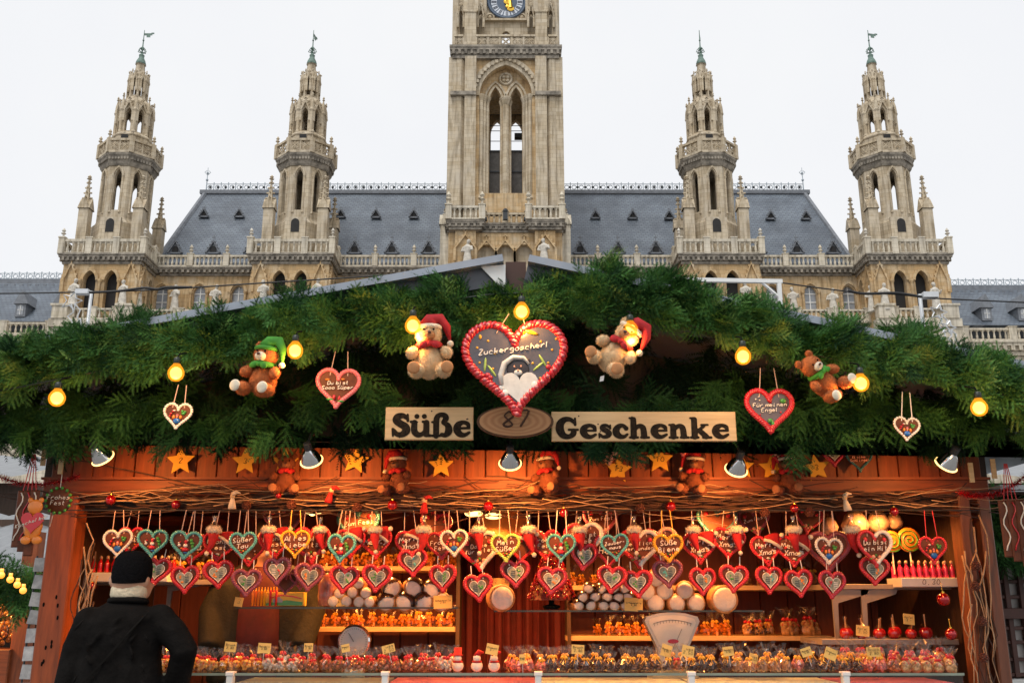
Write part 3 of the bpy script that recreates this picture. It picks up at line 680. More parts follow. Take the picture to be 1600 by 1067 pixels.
# ---- slate roofs
def slate(name):
    m = bpy.data.materials.new(name); m.use_nodes = True; t = m.node_tree; b = t.nodes['Principled BSDF']; b.inputs['Roughness'].default_value = .5
    N = t.nodes.new; L = t.links.new
    tc = N('ShaderNodeTexCoord'); mp = N('ShaderNodeMapping'); mp.inputs['Rotation'].default_value = (R(90), 0, 0); L(tc.outputs['Object'], mp.inputs[0])
    br = N('ShaderNodeTexBrick'); L(mp.outputs[0], br.inputs['Vector']); br.inputs['Scale'].default_value = 1; br.inputs['Brick Width'].default_value = .5; br.inputs['Row Height'].default_value = .3; br.inputs['Mortar Size'].default_value = .03
    br.inputs['Color1'].default_value = (.115, .14, .18, 1); br.inputs['Color2'].default_value = (.155, .185, .225, 1); br.inputs['Mortar'].default_value = (.07, .085, .11, 1)
    n = N('ShaderNodeTexNoise'); n.inputs['Scale'].default_value = .35; n.inputs['Detail'].default_value = 8; L(tc.outputs['Object'], n.inputs['Vector'])
    rp = N('ShaderNodeValToRGB'); rp.color_ramp.elements[0].position = .35; rp.color_ramp.elements[0].color = (.72, .72, .72, 1); rp.color_ramp.elements[1].position = .65; rp.color_ramp.elements[1].color = (1.15, 1.15, 1.12, 1); L(n.outputs[0], rp.inputs[0])
    mu = N('ShaderNodeMix'); mu.data_type = 'RGBA'; mu.blend_type = 'MULTIPLY'; mu.inputs[0].default_value = 1; L(br.outputs[0], mu.inputs[6]); L(rp.outputs[0], mu.inputs[7]); L(mu.outputs[2], b.inputs['Base Color'])
    bp = N('ShaderNodeBump'); bp.inputs['Strength'].default_value = .6; bp.inputs['Distance'].default_value = .04; L(br.outputs['Fac'], bp.inputs['Height']); bp.invert = True; L(bp.outputs[0], b.inputs['Normal'])
    return m
SLATE = slate('roof_slate')
def cresting(mb, xa, xb, y, z, h, pitch=.86):
    mb.box(xa, xb, y - .05, y + .05, z + h * .9, z + h * .95); mb.box(xa, xb, y - .05, y + .05, z + h * .12, z + h * .17); n = int((xb - xa) / pitch)
    for i in range(n + 1):
        x = xa + (xb - xa) * i / n; mb.box(x - .045, x + .045, y - .045, y + .045, z, z + h * 1.15)
        if i < n:
            xm = x + (xb - xa) / n / 2; q = (xb - xa) / n * .3
            mb.tube([(xm + q * math.cos(a), y, z + h * .52 + q * math.sin(a)) for a in [2 * math.pi * k / 8 for k in range(9)]], .05, 4)
def dormer(mbw, mbd, x, y, z, w, h):
    """pointed dormer with crockets: wood frame and dark opening"""
    mbw.ext([(x - w / 2, y, z), (x + w / 2, y, z), (x, y, z + h)], (0, 2.4, 0)); mbw.box(x - w * .6, x + w * .6, y - .12, y, z - .12, z + .05)
    for s in (-1, 1):
        mbw.ext([(x + s * w * .62, y - .25, z), (x + s * w * .48, y - .25, z), (x, y - .25, z + h * .95), (x, y - .25, z + h * 1.12)][::s], (0, .5, 0))
        for t in (.3, .55, .8): mbw.box(x + s * w * .6 * (1 - t) - .08, x + s * w * .6 * (1 - t) + .08, y - .25, y - .05, z + h * t * 1.1, z + h * t * 1.1 + .18)
    mbw.tube([(x, y - .1, z + h), (x, y - .1, z + h * 1.6)], .05, 4); mbw.box(x - .2, x + .2, y - .13, y - .07, z + h * 1.35, z + h * 1.42)
    mbd.ext([(x + a, y - .06, z + .1 + b) for a, b in [(-w * .24, 0), (w * .24, 0)] + [(p, h * .22 + q) for p, q in arch(w * .24, h * .32)][::-1]], (0, -.03, 0))
YE, YR = 97.0, 107.0; ze, zg = zr(412, YE), zr(301, YR)
xl0, xr0 = W(243, 408, YE).x, W(1335, 410, YE).x; xl1, xr1 = W(322, 300, YR).x, W(1256, 303, YR).x
m = MB(); m.add([(xl0, YE, ze), (xr0, YE, ze), (xr1, YR, zg), (xl1, YR, zg), (xl0, YR + 10, ze), (xr0, YR + 10, ze)], [(0, 1, 2, 3), (1, 5, 2), (4, 0, 3), (5, 4, 3, 2)])
m.box(xl0, xr0, YE - 1.4, YE + .2, ze - 4, ze - .4)
roof = part('slate_roof', m, SLATE, CH)
m = MB(); m.box(xl1 - .4, xr1 + .4, YR - .35, YR + .35, zg - .9, zg - .3); m.box(xl1 - .6, xr1 + .6, YR - .5, YR + .5, zg - .3, zg + .15)
for a, b in (((xl0, YE, ze), (xl1, YR, zg)), ((xr0, YE, ze), (xr1, YR, zg))): m.tube([a, b], .3, 6)
n = int((xr1 - xl1) / .9)
for i in range(n): x = xl1 + (xr1 - xl1) * i / n; m.box(x - .2, x + .2, YR - .75, YR - .35, zg - 1.3, zg - .9)
part('ridge_flashing', m, LEAD, roof)
m = MB(); cresting(m, xl1, xr1, YR, zg + .15, 1.0); part('ridge_cresting', m, IRON, roof)
m = MB()
for i in range(n): x = xl1 + (xr1 - xl1) * (i + .5) / n; m.ball((x, YR - .02, zg + .67), .17, 6, 4)
part('cresting_roundels', m, IRON_D, roof, kind='stuff')
for s, x in ((0, xl1), (1, xr1)):
    m = MB(); m.tube([(x, YR, zg), (x, YR, zg + 3.2)], [.08, .03], 5); m.ball((x, YR, zg + 1.6), .16); m.ball((x, YR, zg + 2.5), .14)
    for q in (-1, 1): m.tube([(x, YR, zg + 2.2), (x + q * .35, YR, zg + 2.6), (x + q * .1, YR, zg + 2.8)], .04, 4)
    part('ridge_finial', m, IRON, roof)
def on_roof(px, py):
    for k in range(60):                                                   # intersect the roof slope
        Y = YE + (YR - YE) * k / 59
        if W(px, py, Y).z <= ze + (zg - ze) * k / 59: break
    return W(px, py, Y)
for px in (320, 375, 533, 588, 647, 930, 988, 1045, 1203, 1258):
    p = on_roof(px, 342 + (px - 790) * .004); a, b = MB(), MB(); dormer(a, b, p.x, p.y - .35, p.z, .95, .75); d_ = part('roof_dormer', a, LEAD, roof); part('dormer_opening', b, DARK, d_)
for px in (276, 335, 394, 555, 613, 670, 906, 965, 1024, 1185, 1243, 1300):
    p = on_roof(px, 398); a, b = MB(), MB(); dormer(a, b, p.x, p.y - .5, p.z, 1.35, 1.25); d_ = part('roof_dormer', a, LEAD, roof); part('dormer_opening', b, DARK, d_)
# ---- low side wings
for s, xa, xb in ((-1, W(-330, 480, 100).x, TX[0] - 3.2), (1, TX[3] + 3.2, W(1930, 480, 100).x)):
    q = lambda a, b: a if s < 0 else b
    zE, zR = zr(q(502, 508), 101), zr(q(441, 451), 108); m = MB()
    m.add([(xa, 101, zE), (xb, 101, zE), (xb, 108, zR), (xa, 108, zR), (xa, 118, zE), (xb, 118, zE)], [(0, 1, 2, 3), (3, 2, 5, 4)]); wing = part('wing_roof', m, SLATE, CH)
    m = MB(); m.box(xa, xb, 107.7, 108.3, zR - .5, zR + .3)
    for i in range(int((xb - xa) / .9)): m.box(xa + i * .9 - .2, xa + i * .9 + .2, 107.3, 107.7, zR - 1.1, zR - .5)
    part('ridge_flashing', m, LEAD, wing); m = MB(); cresting(m, xa, xb, 108, zR + .3, .85); part('ridge_cresting', m, IRON, wing)
    for px in q((-30, 34, 95), (1540, 1597, 1655)):
        p = W(px, q(497, 503), 102); m = MB(); m.box(p.x - .55, p.x + .55, p.y - .5, p.y + 3, p.z, p.z + 1.5); m.ext([(p.x - .8, p.y - .7, p.z + 1.45), (p.x + .8, p.y - .7, p.z + 1.45), (p.x, p.y - .7, p.z + 3.0)], (0, 4, 0)); d_ = part('wing_dormer', m, LEAD, wing)
        m = MB(); m.ext([(p.x + a, p.y - .52, p.z + .2 + b) for a, b in [(-.32, 0), (.32, 0)] + [(u, .8 + v) for u, v in arch(.32, .36)][::-1]], (0, -.02, 0)); part('dormer_window', m, GLASSW, d_)
        m = MB(); m.box(p.x - .03, p.x + .03, p.y - .58, p.y - .545, p.z + .2, p.z + 1.3); m.box(p.x - .32, p.x + .32, p.y - .58, p.y - .546, p.z + .75, p.z + .81); part('dormer_window_bar', m, WHITE, d_)
    m = MB(); balustrade(m, (xa, 98.5, 0), (xb, 98.5, 0), zr(q(522, 532), 98.5), zr(q(504, 513), 98.5), .55, posts=8, pw=.4)
    part('wing_balustrade', m, ST_W, CH); m = MB(); m.box(xa, xb, 99, 101.5, 0, zr(q(522, 532), 98.5)); cornice(m, xa, xb, 99, 101, zr(q(545, 556), 99), zr(q(522, 532), 98.5), .9, .8); part('wing_wall', m, ST_W, CH)

# ---- stone statues standing on the ledges
def remesh(mb, voxel, smooth=6, name='figure'):
    o = link(name + '_tmp', mesh_of(mb, name), None); r_ = o.modifiers.new('r', 'REMESH'); r_.mode = 'VOXEL'; r_.voxel_size = voxel
    s_ = o.modifiers.new('s', 'SMOOTH'); s_.iterations = smooth; s_.factor = .5
    dg = bpy.context.evaluated_depsgraph_get(); me = bpy.data.meshes.new_from_object(o.evaluated_get(dg)); me.name = name
    old = o.data; bpy.data.objects.remove(o); bpy.data.meshes.remove(old)
    me.polygons.foreach_set('use_smooth', [True] * len(me.polygons)); return me
def statue_mesh(seed):
    r = random.Random(seed); m = MB(); lean = r.uniform(-.12, .12)
    m.lathe([(.5, 0), (.47, .35), (.40, .9), (.34, 1.25), (.38, 1.6), (.44, 1.9), (.3, 2.08), (.13, 2.15), (.13, 2.25)], 12, (0, 0), sy=.75)
    for k in range(9): a = k * .7; m.tube([(.46 * math.cos(a), .34 * math.sin(a), 0), (.34 * math.cos(a + .3), .25 * math.sin(a + .3), 1.2)], [.09, .04], 5)
    m.ball((lean, -.03, 2.42), (.19, .21, .25)); m.ball((lean, .03, 2.5), (.22, .22, .2))
    m.tube([(.4, 0, 1.95), (.56, -.1, 1.55), (.2 + .3 * r.random(), -.42, 1.45 + .5 * r.random())], [.15, .13, .09], 8); m.tube([(-.4, 0, 1.95), (-.58, -.05, 1.5), (-.3 - .2 * r.random(), -.4, 1.2 + .3 * r.random())], [.15, .13, .09], 8)
    m.lathe([(.55, -.18), (.55, .02)], 8)
    return remesh(m, .06, 3, 'stone_statue')
STM = [statue_mesh(k) for k in range(4)]
for me in STM: me.materials.append(ST_S)
for i, (px, py, Y, lb) in enumerate((
    (113, 476, 90.3, 'pale stone statue on the outermost corner of the turret nearest the small dormer roof'), (190, 478, 90.3, 'pale stone statue between paired arches and corner of the far end turret'),
    (214, 478, 91.6, 'pale stone statue round the inner corner of the far end turret'), (272, 484, 93.9, 'pale stone statue between first and second wall windows left of the clock tower'),
    (335, 484, 93.9, 'pale stone statue between second and third wall windows left of the clock tower'), (410, 478, 90.3, 'pale stone statue at outer corner of the turret left of the clock tower'),
    (494, 476, 90.3, 'pale stone statue at inner corner of the turret left of the clock tower'), (1167, 480, 90.3, 'pale stone statue beside paired arches of the turret right of the clock tower'),
    (1184, 481, 91.6, 'pale stone statue round the corner of the turret right of the clock tower'), (1241, 488, 93.9, 'pale stone statue above the white steel frame, between wall windows'),
    (1303, 490, 93.9, 'pale stone statue over the black cable, between wall windows'), (1364, 486, 91.6, 'pale stone statue round the inner corner of the rightmost turret'),
    (1384, 483, 90.3, 'pale stone statue beside paired arches of the rightmost turret'), (1464, 482, 90.3, 'pale stone statue at the outer corner of the rightmost turret'),
    (730, 416, 86.6, 'pale stone statue at the clock tower foot, left of the stall ridge'), (850, 414, 86.6, 'pale stone statue at the clock tower foot, right of the stall ridge'))):
    p = W(px, py, Y); o = link('stone_statue', STM[i % 4], None); o.location = p; o.rotation_euler.z = random.uniform(-.5, .5); o.scale = (.95, .95, 1.0)
    tag(o, lb, 'statue', 'stone statues on the city hall')
# ============================================================ market stall
YG, YP, YS, YH, YC, YK = 4.5, 5.12, 5.45, 5.30, 5.08, 6.95
ST = thing('market_stall', 'wooden gable-roofed sweet stall with grey roof sheets and orange plank front', 'stall', (0, YS, 0))
LAMP = (1.0, .35, .075)
apex = W(806, 404, 4.42); el = W(-260, 596, 4.42); er = W(1900, 640, 4.42)
for s, e in ((-1, el), (1, er)):
    d = (e - apex); dn = d.normalized(); up = Vector((-dn.z * s * -1, 0, dn.x * s * 1)); up = Vector((-dn.z, 0, dn.x)) * (1 if dn.x > 0 else -1)
    a = apex + dn * .06
    m = MB(); m.ext([a, e, e + up * .035, a + up * .035][::s], (0, 3.1, 0)); rs = part('roof_sheet', m, ROOFM, ST)
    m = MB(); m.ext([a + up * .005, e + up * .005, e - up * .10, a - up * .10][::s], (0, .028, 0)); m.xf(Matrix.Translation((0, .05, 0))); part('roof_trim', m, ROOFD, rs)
m = MB(); m.box(apex.x - .05, apex.x + .05, 4.5, 7.5, apex.z - .16, apex.z + .012); part('ridge_beam', m, M('ridge_brown', (.06, .022, .012), .5, .2, 6), ST)
m = MB(); m.ext([apex + Vector((-.05, .03, -.02)), apex + Vector((-.05, .03, -.16)), apex + Vector((-.17, .03, -.03))], (0, .012, 0)); part('loose_flashing', m, WHITE, ST)
# gable boarding behind the greenery, soffit and side eaves
zP = zr(690, YP)
m = MB(); m.ext([Vector((el.x, YP, zP)), Vector((er.x, YP, zP)), er + Vector((0, YP - 4.42, -.12)), apex + Vector((0, YP - 4.42, -.14)), el + Vector((0, YP - 4.42, -.12))], (0, .03, 0)); part('gable_board', m, WOODD, ST)
xL, xR = W(92, 880, YS).x, W(1520, 880, YS).x
# fascia planks
zf0, zf1 = zr(747, YS), zr(636, YS); pw = 32.2 * sp(720, YS); n = int((xR - xL + .3) / pw); me = None
for i in range(n):
    x = xL - .1 + i * pw
    if me is None:
        m = MB(); m.bbox(0, pw - .005, 0, .022, 0, zf1 - zf0, .004); me = mesh_of(m, 'fascia_plank')
    o = link('fascia_plank', me, WOOD, ST); o.location = (x, random.uniform(-.002, .002), zf0)
m = MB(); m.box(xL - .15, xR + .15, YS + .024, YS + .04, zf0, zf1); part('fascia_backing', m, WOODD, ST)
m = MB(); m.bbox(xL - .12, xR + .12, YS - .045, YS + .1, zr(776, YS), zr(748, YS), .006); part('lintel_beam', m, WOODH, ST)
m = MB(); m.bbox(xL - .12, xR + .12, YS - .03, YS + .09, zr(796, YS), zr(777, YS), .005); part('lower_beam', m, WOODD, ST)
m = MB(); m.box(xL - .12, xR + .12, YS - .075, YS - .02, zr(748, YS) - .012, zr(748, YS) + .001); part('lintel_ledge', m, WOODH, ST)
# corner posts
for xa, xb in ((84, 126), (1494, 1512), (1524, 1543)):
    a, b = W(xa, 880, YS).x, W(xb, 880, YS).x; m = MB(); m.bbox(a, b, YS - .12, YS + .02, 0, zr(776, YS) - .002, .008); part('corner_post', m, WOOD if xa < 800 else M('post_brown', (.16, .055, .025), .5, .3, 6, .15, stretch=(6, 6, .6)), ST)
m = MB()
for k in range(9): r_ = random; m.ball((W(74 + r_.random() * 45, 0, YS).x * 0 + W(80 + r_.random() * 36, 930, YS).x, YS - .121, zr(930 + r_.random() * 120, YS)), (.006, .004, .012), 5, 4)
part('knot_holes', m, BLACK, ST, kind='stuff')
# side walls, back wall, ceiling, floor
for x in (xL - .02, xR + .02):
    m = MB(); m.box(x - .02, x + .02, YS + .03, YK, 0, 2.66); part('side_wall', m, WOODD, ST)
bw = .19; me = None
for i in range(int((xR - xL) / bw) + 1):
    if me is None: m = MB(); m.bbox(0, bw - .006, 0, .02, .0, 3.0, .004); me = mesh_of(m, 'back_wall_plank')
    o = link('back_wall_plank', me, M('back_wall_wood', (.16, .036, .011), .6, .3, 5, .12, stretch=(6, 6, .6), rnd=.15) if i == 0 else None, ST); o.location = (xL + i * bw, YK - YS, 0)
m = MB(); m.box(xL - .1, xR + .1, YK + .024, YK + .05, 0, 3.0); part('back_wall_backing', m, WOODD, ST)
m = MB(); m.box(xL - .1, xR + .1, YS + .1, YK, 2.62, 2.66); part('ceiling_board', m, M('ceiling_brown', (.12, .045, .02), .6, .3, 5), ST)
# counter with glazed front
zc = zr(1051, YC); xc0, xc1 = W(236, 1050, YC).x, W(1506, 1050, YC).x
GLASS = film('pane_glass', (.93, .97, .95), .12, .03)
m = MB(); m.box(xc0, xc1, YC, YC + .52, zc - .01, zc); ct = part('counter_glass', m, GLASS, ST)
m = MB(); m.box(xc0, xc1, YC - .004, YC - .001, zc - .011, zc + .001); part('glass_edge', m, M('glass_edge_green', (.22, .27, .22), .15, .2, 8), ct)
m = MB(); m.box(xc0, xc1, YC + .05, YC + .5, 0, zc - .22); part('counter_cabinet', m, WHITE, ST)
m = MB(); m.box(xc0, xc1, YC + .015, YC + .021, zc - .22, zc - .012); part('counter_front_pane', m, GLASS, ST)
PINKM = M('pink_tray', (.65, .16, .26), .4, .3, 5)
for a, b, mt in ((362, 600, M('tray_grey', (.30, .32, .35), .3, .3, 4)), (606, 838, PINKM), (844, 1078, WHITE), (1084, 1318, WHITE), (1324, 1500, PINKM)):
    m = MB(); m.bbox(W(a, 1058, YC).x, W(b, 1058, YC).x, YC + .06, YC + .46, zc - .21, zc - .05, .01); part('display_tray', m, mt, ST)
for px in (360, 602, 841, 1080, 1321):
    p = W(px, 1058, YC); m = MB(); m.bbox(p.x - .016, p.x + .016, YC - .02, YC + .03, zc - .09, zc + .006, .004); m.bbox(p.x - .02, p.x + .02, YC - .024, YC + .034, zc - .012, zc + .008, .003); part('glass_clamp', m, WHITE, ST)
# glass shelves hung above the counter
for a, b, py in ((368, 716, 948), (772, 1192, 953)):
    Y = 5.5; z = zr(py, Y); m = MB(); m.box(W(a, py, Y).x, W(b, py, Y).x, Y, Y + .24, z - .008, z); gs = part('glass_shelf', m, GLASS, ST)
    m = MB(); m.box(W(a, py, Y).x, W(b, py, Y).x, Y - .003, Y - .0005, z - .0085, z + .0005); part('glass_edge', m, M('shelf_edge_dark', (.05, .055, .04), .15, .2, 8), gs)
SHELF = M('shelf_pine', (.62, .42, .2), .5, .15, 6, .05, stretch=(.6, 6, 6))
SH = {}; GREYS = M('grey_shelf', (.24, .21, .19), .45, .2, 6)
for key, a, b, py, Y, mt in (('l1', 486, 716, 884, 6.45, SHELF), ('l2', 486, 712, 979, 6.45, SHELF), ('r1', 886, 1296, 914, 6.45, SHELF), ('r2', 886, 1300, 993, 6.45, SHELF), ('lt', 140, 330, 806, 6.45, WOODH), ('lm', 140, 345, 905, 5.9, GREYS), ('s1', 1288, 1502, 912, 5.75, GREYS), ('s2', 1284, 1498, 998, 5.62, GREYS)):
    z = zr(py, Y); m = MB(); m.bbox(W(a, py, Y).x, W(b, py, Y).x, Y, min(YK, Y + .42), z - .03, z, .003); part('shelf', m, mt, ST); SH[key] = (Y, z)
for x in (1300, 1345):
    p = W(x, 925, 5.76); m = MB(); m.ext([p + Vector((0, 0, .03)), p + Vector((.22, 0, .03)), p + Vector((.2, 0, -.01)), p + Vector((.03, 0, -.06)), p + Vector((.02, 0, -.3)), p + Vector((0, 0, -.3))], (0, .02, 0)); part('shelf_bracket', m, GREYS, ST)
p = W(262, 915, 6.1); m = MB(); m.ext([p, p + Vector((.12, 0, .01)), p + Vector((.2, 0, .0)), p + Vector((.03, 0, -.03)), p + Vector((.02, 0, -.2)), p + Vector((0, 0, -.2))], (0, .02, 0)); part('shelf_bracket', m, GREYS, ST)
for x in (716, 888):
    m = MB(); m.box(W(x, 900, 6.44).x - .012, W(x, 900, 6.44).x + .012, 6.44, YK, zr(1015, 6.44), zr(800, 6.44)); part('shelf_upright', m, WOODD, ST)
# hanging rail and wire hooks under the beam
for dy_, row_ in ((0, 797), (.1, 792)): m = MB(); m.tube([(xL, YH + dy_, zr(row_, YH)), (xR, YH + dy_, zr(row_, YH))], .003, 5); part('hanging_rail', m, IRON_D, ST)
m = MB(); m.box(xL, xR, YS + .1, YK, .28, .32); part('raised_floor', m, WOODD, ST)
# red curtain
m = MB(); x0, x1 = W(722, 900, 6.7).x, W(884, 900, 6.7).x; k = 90
for i in range(k):
    x = x0 + (x1 - x0) * i / (k - 1); y = 6.7 + .028 * math.sin(i * .75) + .01 * math.sin(i * 2.1); m.v += [(x, y, 0.2), (x + .01 * math.sin(i), y + .01, zr(880, 6.7)), (x, y, zr(780, 6.7))]
m.f = [(3 * i + j, 3 * i + 3 + j, 3 * i + 4 + j, 3 * i + 1 + j) for i in range(k - 1) for j in range(2)]
solo('curtain', m, M('red_curtain', (.085, .005, .005), .8, .3, 9), 'pleated dark red curtain hanging between the two back shelf units', 'curtain', (0, 6.7, 0.2), smooth=True)

# ------------------------------------------------------------ lamps
BULBM = M('lit_bulb_glass', (1, .6, .2), .3, 0, emit=(1, .30, .015), es=1.25)
BULBC = M('lit_bulb_core', (1, .9, .6), .3, 0, emit=(1, .70, .20), es=3.2)
BULBG = bpy.data.materials.new('lit_bulb_outer_glass'); BULBG.use_nodes = True; _t = BULBG.node_tree; _t.nodes.clear()
_o = _t.nodes.new('ShaderNodeOutputMaterial'); _a = _t.nodes.new('ShaderNodeAddShader'); _r = _t.nodes.new('ShaderNodeBsdfTransparent'); _r.inputs[0].default_value = (.75, .6, .3, 1); _e = _t.nodes.new('ShaderNodeEmission'); _e.inputs[0].default_value = (1, .34, .02, 1); _e.inputs[1].default_value = .62
_t.links.new(_r.outputs[0], _a.inputs[0]); _t.links.new(_e.outputs[0], _a.inputs[1]); _t.links.new(_a.outputs[0], _o.inputs[0])
BRASS = M('bulb_cap_green', (.012, .02, .010), .4, .2, 8)
def party_bulb(px, py, lb):
    p = W(px, py, 4.22); t = thing('festoon_bulb', lb, 'light bulb', p, 'lit yellow festoon bulbs'); t.scale = (1.1,) * 3
    m = MB(); m.lathe([(.002, -.034), (.015, -.031), (.027, -.021), (.0325, -.005), (.032, .009), (.025, .023), (.016, .034), (.013, .04)], 16); gl_ = part('glass', m, BULBG, t, True, local=True)
    m = MB(); m.ball((0, 0, 0), (.0235, .0235, .025), 14, 10); part('glowing_core', m, BULBC, gl_, True, local=True)
    m = MB(); m.lathe([(.013, .038), (.015, .042), (.014, .062), (.009, .066)], 10); part('socket', m, BRASS, t, True, local=True)
    m = MB(); m.tube([(0, 0, .064), (.002, .02, .085), (0, .1, .11)], .0035, 5); part('cable', m, BLACK, t, local=True)
    li = bpy.data.lights.new('bulb_light', 'POINT'); li.energy = 2.8; li.color = (1, .5, .13); li.shadow_soft_size = .03
    lo = bpy.data.objects.new('bulb_light', li); COL.objects.link(lo); lo.parent = t; lo.location = (0, -.005, -.055)
for i, (px, py) in enumerate(((89, 622), (275, 583), (461, 548), (645, 509), (815, 487), (985, 516), (1161, 557), (1345, 599), (1530, 637))):
    party_bulb(px, py, ('lit bulb nearest the end of the greenery, above the hanging gingerbread bear', 'lit bulb directly above the white heart with blue figure', 'lit bulb beside the orange bear with green cap', 'lit bulb in front of the cream bear left of the big heart', 'lit bulb above the big heart, under the roof ridge', 'lit bulb in front of the cream bear right of the big heart', 'lit bulb above the heart reading Für meinen Engel', 'lit bulb beside the orange bear lying under the roof slope', 'rightmost lit bulb on the greenery')[i])
def spot_lamp(px, py, Y, lb, aim, e, r=.055, arm=True, grp='clamp spot lamps', size=R(150), blend=.6):
    p = W(px, py, Y); a = Vector(aim).normalized(); q = a.to_track_quat('Z', 'Y'); t = thing('spot_lamp', lb, 'lamp', p, grp, rot=q.to_euler())
    m = MB(); m.lathe([(.018, -.075), (.03, -.06), (.045, -.03), (r, .0)], 18, cap=False); part('reflector', m, CHROME, t, True, local=True)
    m = MB(); k = 20; m.tube([(r * math.cos(2 * math.pi * i / k), r * math.sin(2 * math.pi * i / k), 0) for i in range(k + 1)], .0045, 5); part('rim', m, M('lamp_rim_lit', (1, .8, .5), .3, 0, emit=(1, .62, .2), es=2.2), t, True, local=True)
    m = MB(); m.ball((0, 0, -.012), .027, 12, 8); part('bulb', m, BULBC, t, True, local=True)
    m = MB(); m.lathe([(.02, -.074), (.02, -.11), (.012, -.115)], 10)
    if arm: 
        w = q.inverted() @ Vector((0, .12, .16)); m.tube([(0, 0, -.1), w * .5 + Vector((0, 0, -.08)), w], .007, 5)
    part('socket', m, IRON_D, t, local=True)
    li = bpy.data.lights.new('lamp_light', 'SPOT'); li.energy = e; li.color = LAMP; li.spot_size = size; li.spot_blend = blend; li.shadow_soft_size = .03
    lo = bpy.data.objects.new('lamp_light', li); COL.objects.link(lo); lo.parent = t; lo.location = (0, 0, .02); lo.rotation_euler = (math.pi, 0, 0)
for px, py, lb, ax, e in ((161, 716, 'clamp lamp at the end of the plank front above the man', .25, 15), (487, 720, 'clamp lamp between the three star and the eight star', .1, 24), (797, 724, 'clamp lamp under the round wooden number slice', 0, 36),
                    (1150, 734, 'clamp lamp beside the Geschenke board end, over a star', -.1, 22), (1478, 726, 'rightmost clamp lamp at the dark end of the plank front', -.25, 10)):
    spot_lamp(px, py, 4.9, lb, (ax, .62, -.60), e)
for px, py, Y, lb, e in ((488, 802, 6.0, 'small lit lamp inside the stall behind the yellow Alles Liebe heart', 30), (740, 802, 5.9, 'glaring round lamp inside the stall over the curtain', 36), (771, 806, 6.2, 'second glaring lamp inside the stall next to the curtain lamp', 18),
                     (1070, 786, 5.62, 'lamp hidden under the beam over the cream rolls', 56), (600, 786, 5.62, 'lamp hidden under the beam over the dipped cream rolls', 48), (880, 786, 5.62, 'lamp hidden under the beam over the tinsel tree', 44), (330, 786, 5.62, 'lamp hidden under the beam over the man with the cap', 26), (1370, 786, 5.62, 'lamp hidden under the beam over the candy apples', 24)):
    spot_lamp(px, py, Y, lb, (0, -.25 if px in (740, 771) else .1, -1), e, .05, False, 'inner stall lamps', R(165), .5)

# ------------------------------------------------------------ fir greenery
def needle_mat(name, dark, light, tip=None):
    m = bpy.data.materials.new(name); m.use_nodes = True; t = m.node_tree; b = t.nodes['Principled BSDF']; b.inputs['Roughness'].default_value = .5; b.inputs['Specular IOR Level'].default_value = .12
    a = t.nodes.new('ShaderNodeAttribute'); a.attribute_name = 'tint'; rp = t.nodes.new('ShaderNodeValToRGB'); rp.color_ramp.elements[0].color = tuple(dark) + (1,); rp.color_ramp.elements[1].color = tuple(light) + (1,)
    if tip: rp.color_ramp.elements[1].position = .8; q = rp.color_ramp.elements.new(1.0); q.color = tuple(tip) + (1,)
    t.links.new(a.outputs['Fac'], rp.inputs[0]); t.links.new(rp.outputs[0], b.inputs['Base Color']); return m
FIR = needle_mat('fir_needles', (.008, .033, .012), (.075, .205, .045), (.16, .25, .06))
FIRD = needle_mat('fir_needles_shade_tone', (.005, .018, .008), (.03, .075, .022))  # darker copy of the fir green, shade under the roof overhang painted in
def spray(rng, L=.17, tw=6, nl=.0185, nw=.0064):
    """flat fir spray along +X: stem, alternating twigs, comb-like needles; (n,3,3) triangles"""
    T = []
    def twig(p0, d, length, cnt, curl):
        d = d / np.linalg.norm(d); side = np.cross([0, 0, 1.0], d); side /= np.linalg.norm(side) + 1e-9
        for i in range(cnt):
            t = (i + .3) / cnt; p = p0 + d * length * t + np.array([0, 0, curl * t * t])
            for s in (-1, 1):
                k = nl * (1 - .45 * t) * rng.uniform(.85, 1.15); ph = rng.uniform(-.12, .42); nd = d * (.6 + .5 * t) + side * s * .8 * np.cos(ph) + np.array([0, 0, .8 * np.sin(ph)]); nd /= np.linalg.norm(nd)
                w = d * nw * .5 + np.array([0, 0, rng.uniform(-.0012, .0012)])
                T.append([p + w, p - w, p + nd * k])
        T.append([p0 + side * .0018, p0 - side * .0018, p0 + d * length + np.array([0, 0, curl])])
    twig(np.zeros(3), np.array([1.0, 0, 0]), L, 17, -.035)
    for i in range(tw):
        t = .08 + .72 * i / tw; s = 1 if i % 2 else -1
        twig(np.array([L * t, 0, -.035 * t * t]), np.array([.8, s * .62, rng.uniform(-.1, .12)]), L * (.62 - .42 * t) * rng.uniform(.8, 1.15), 9, rng.uniform(-.02, .0))
    return np.array(T)
SPR = [spray(RNG, .17, 6) for _ in range(7)]
def nrm(a): return a / (np.linalg.norm(a, axis=1, keepdims=True) + 1e-9)
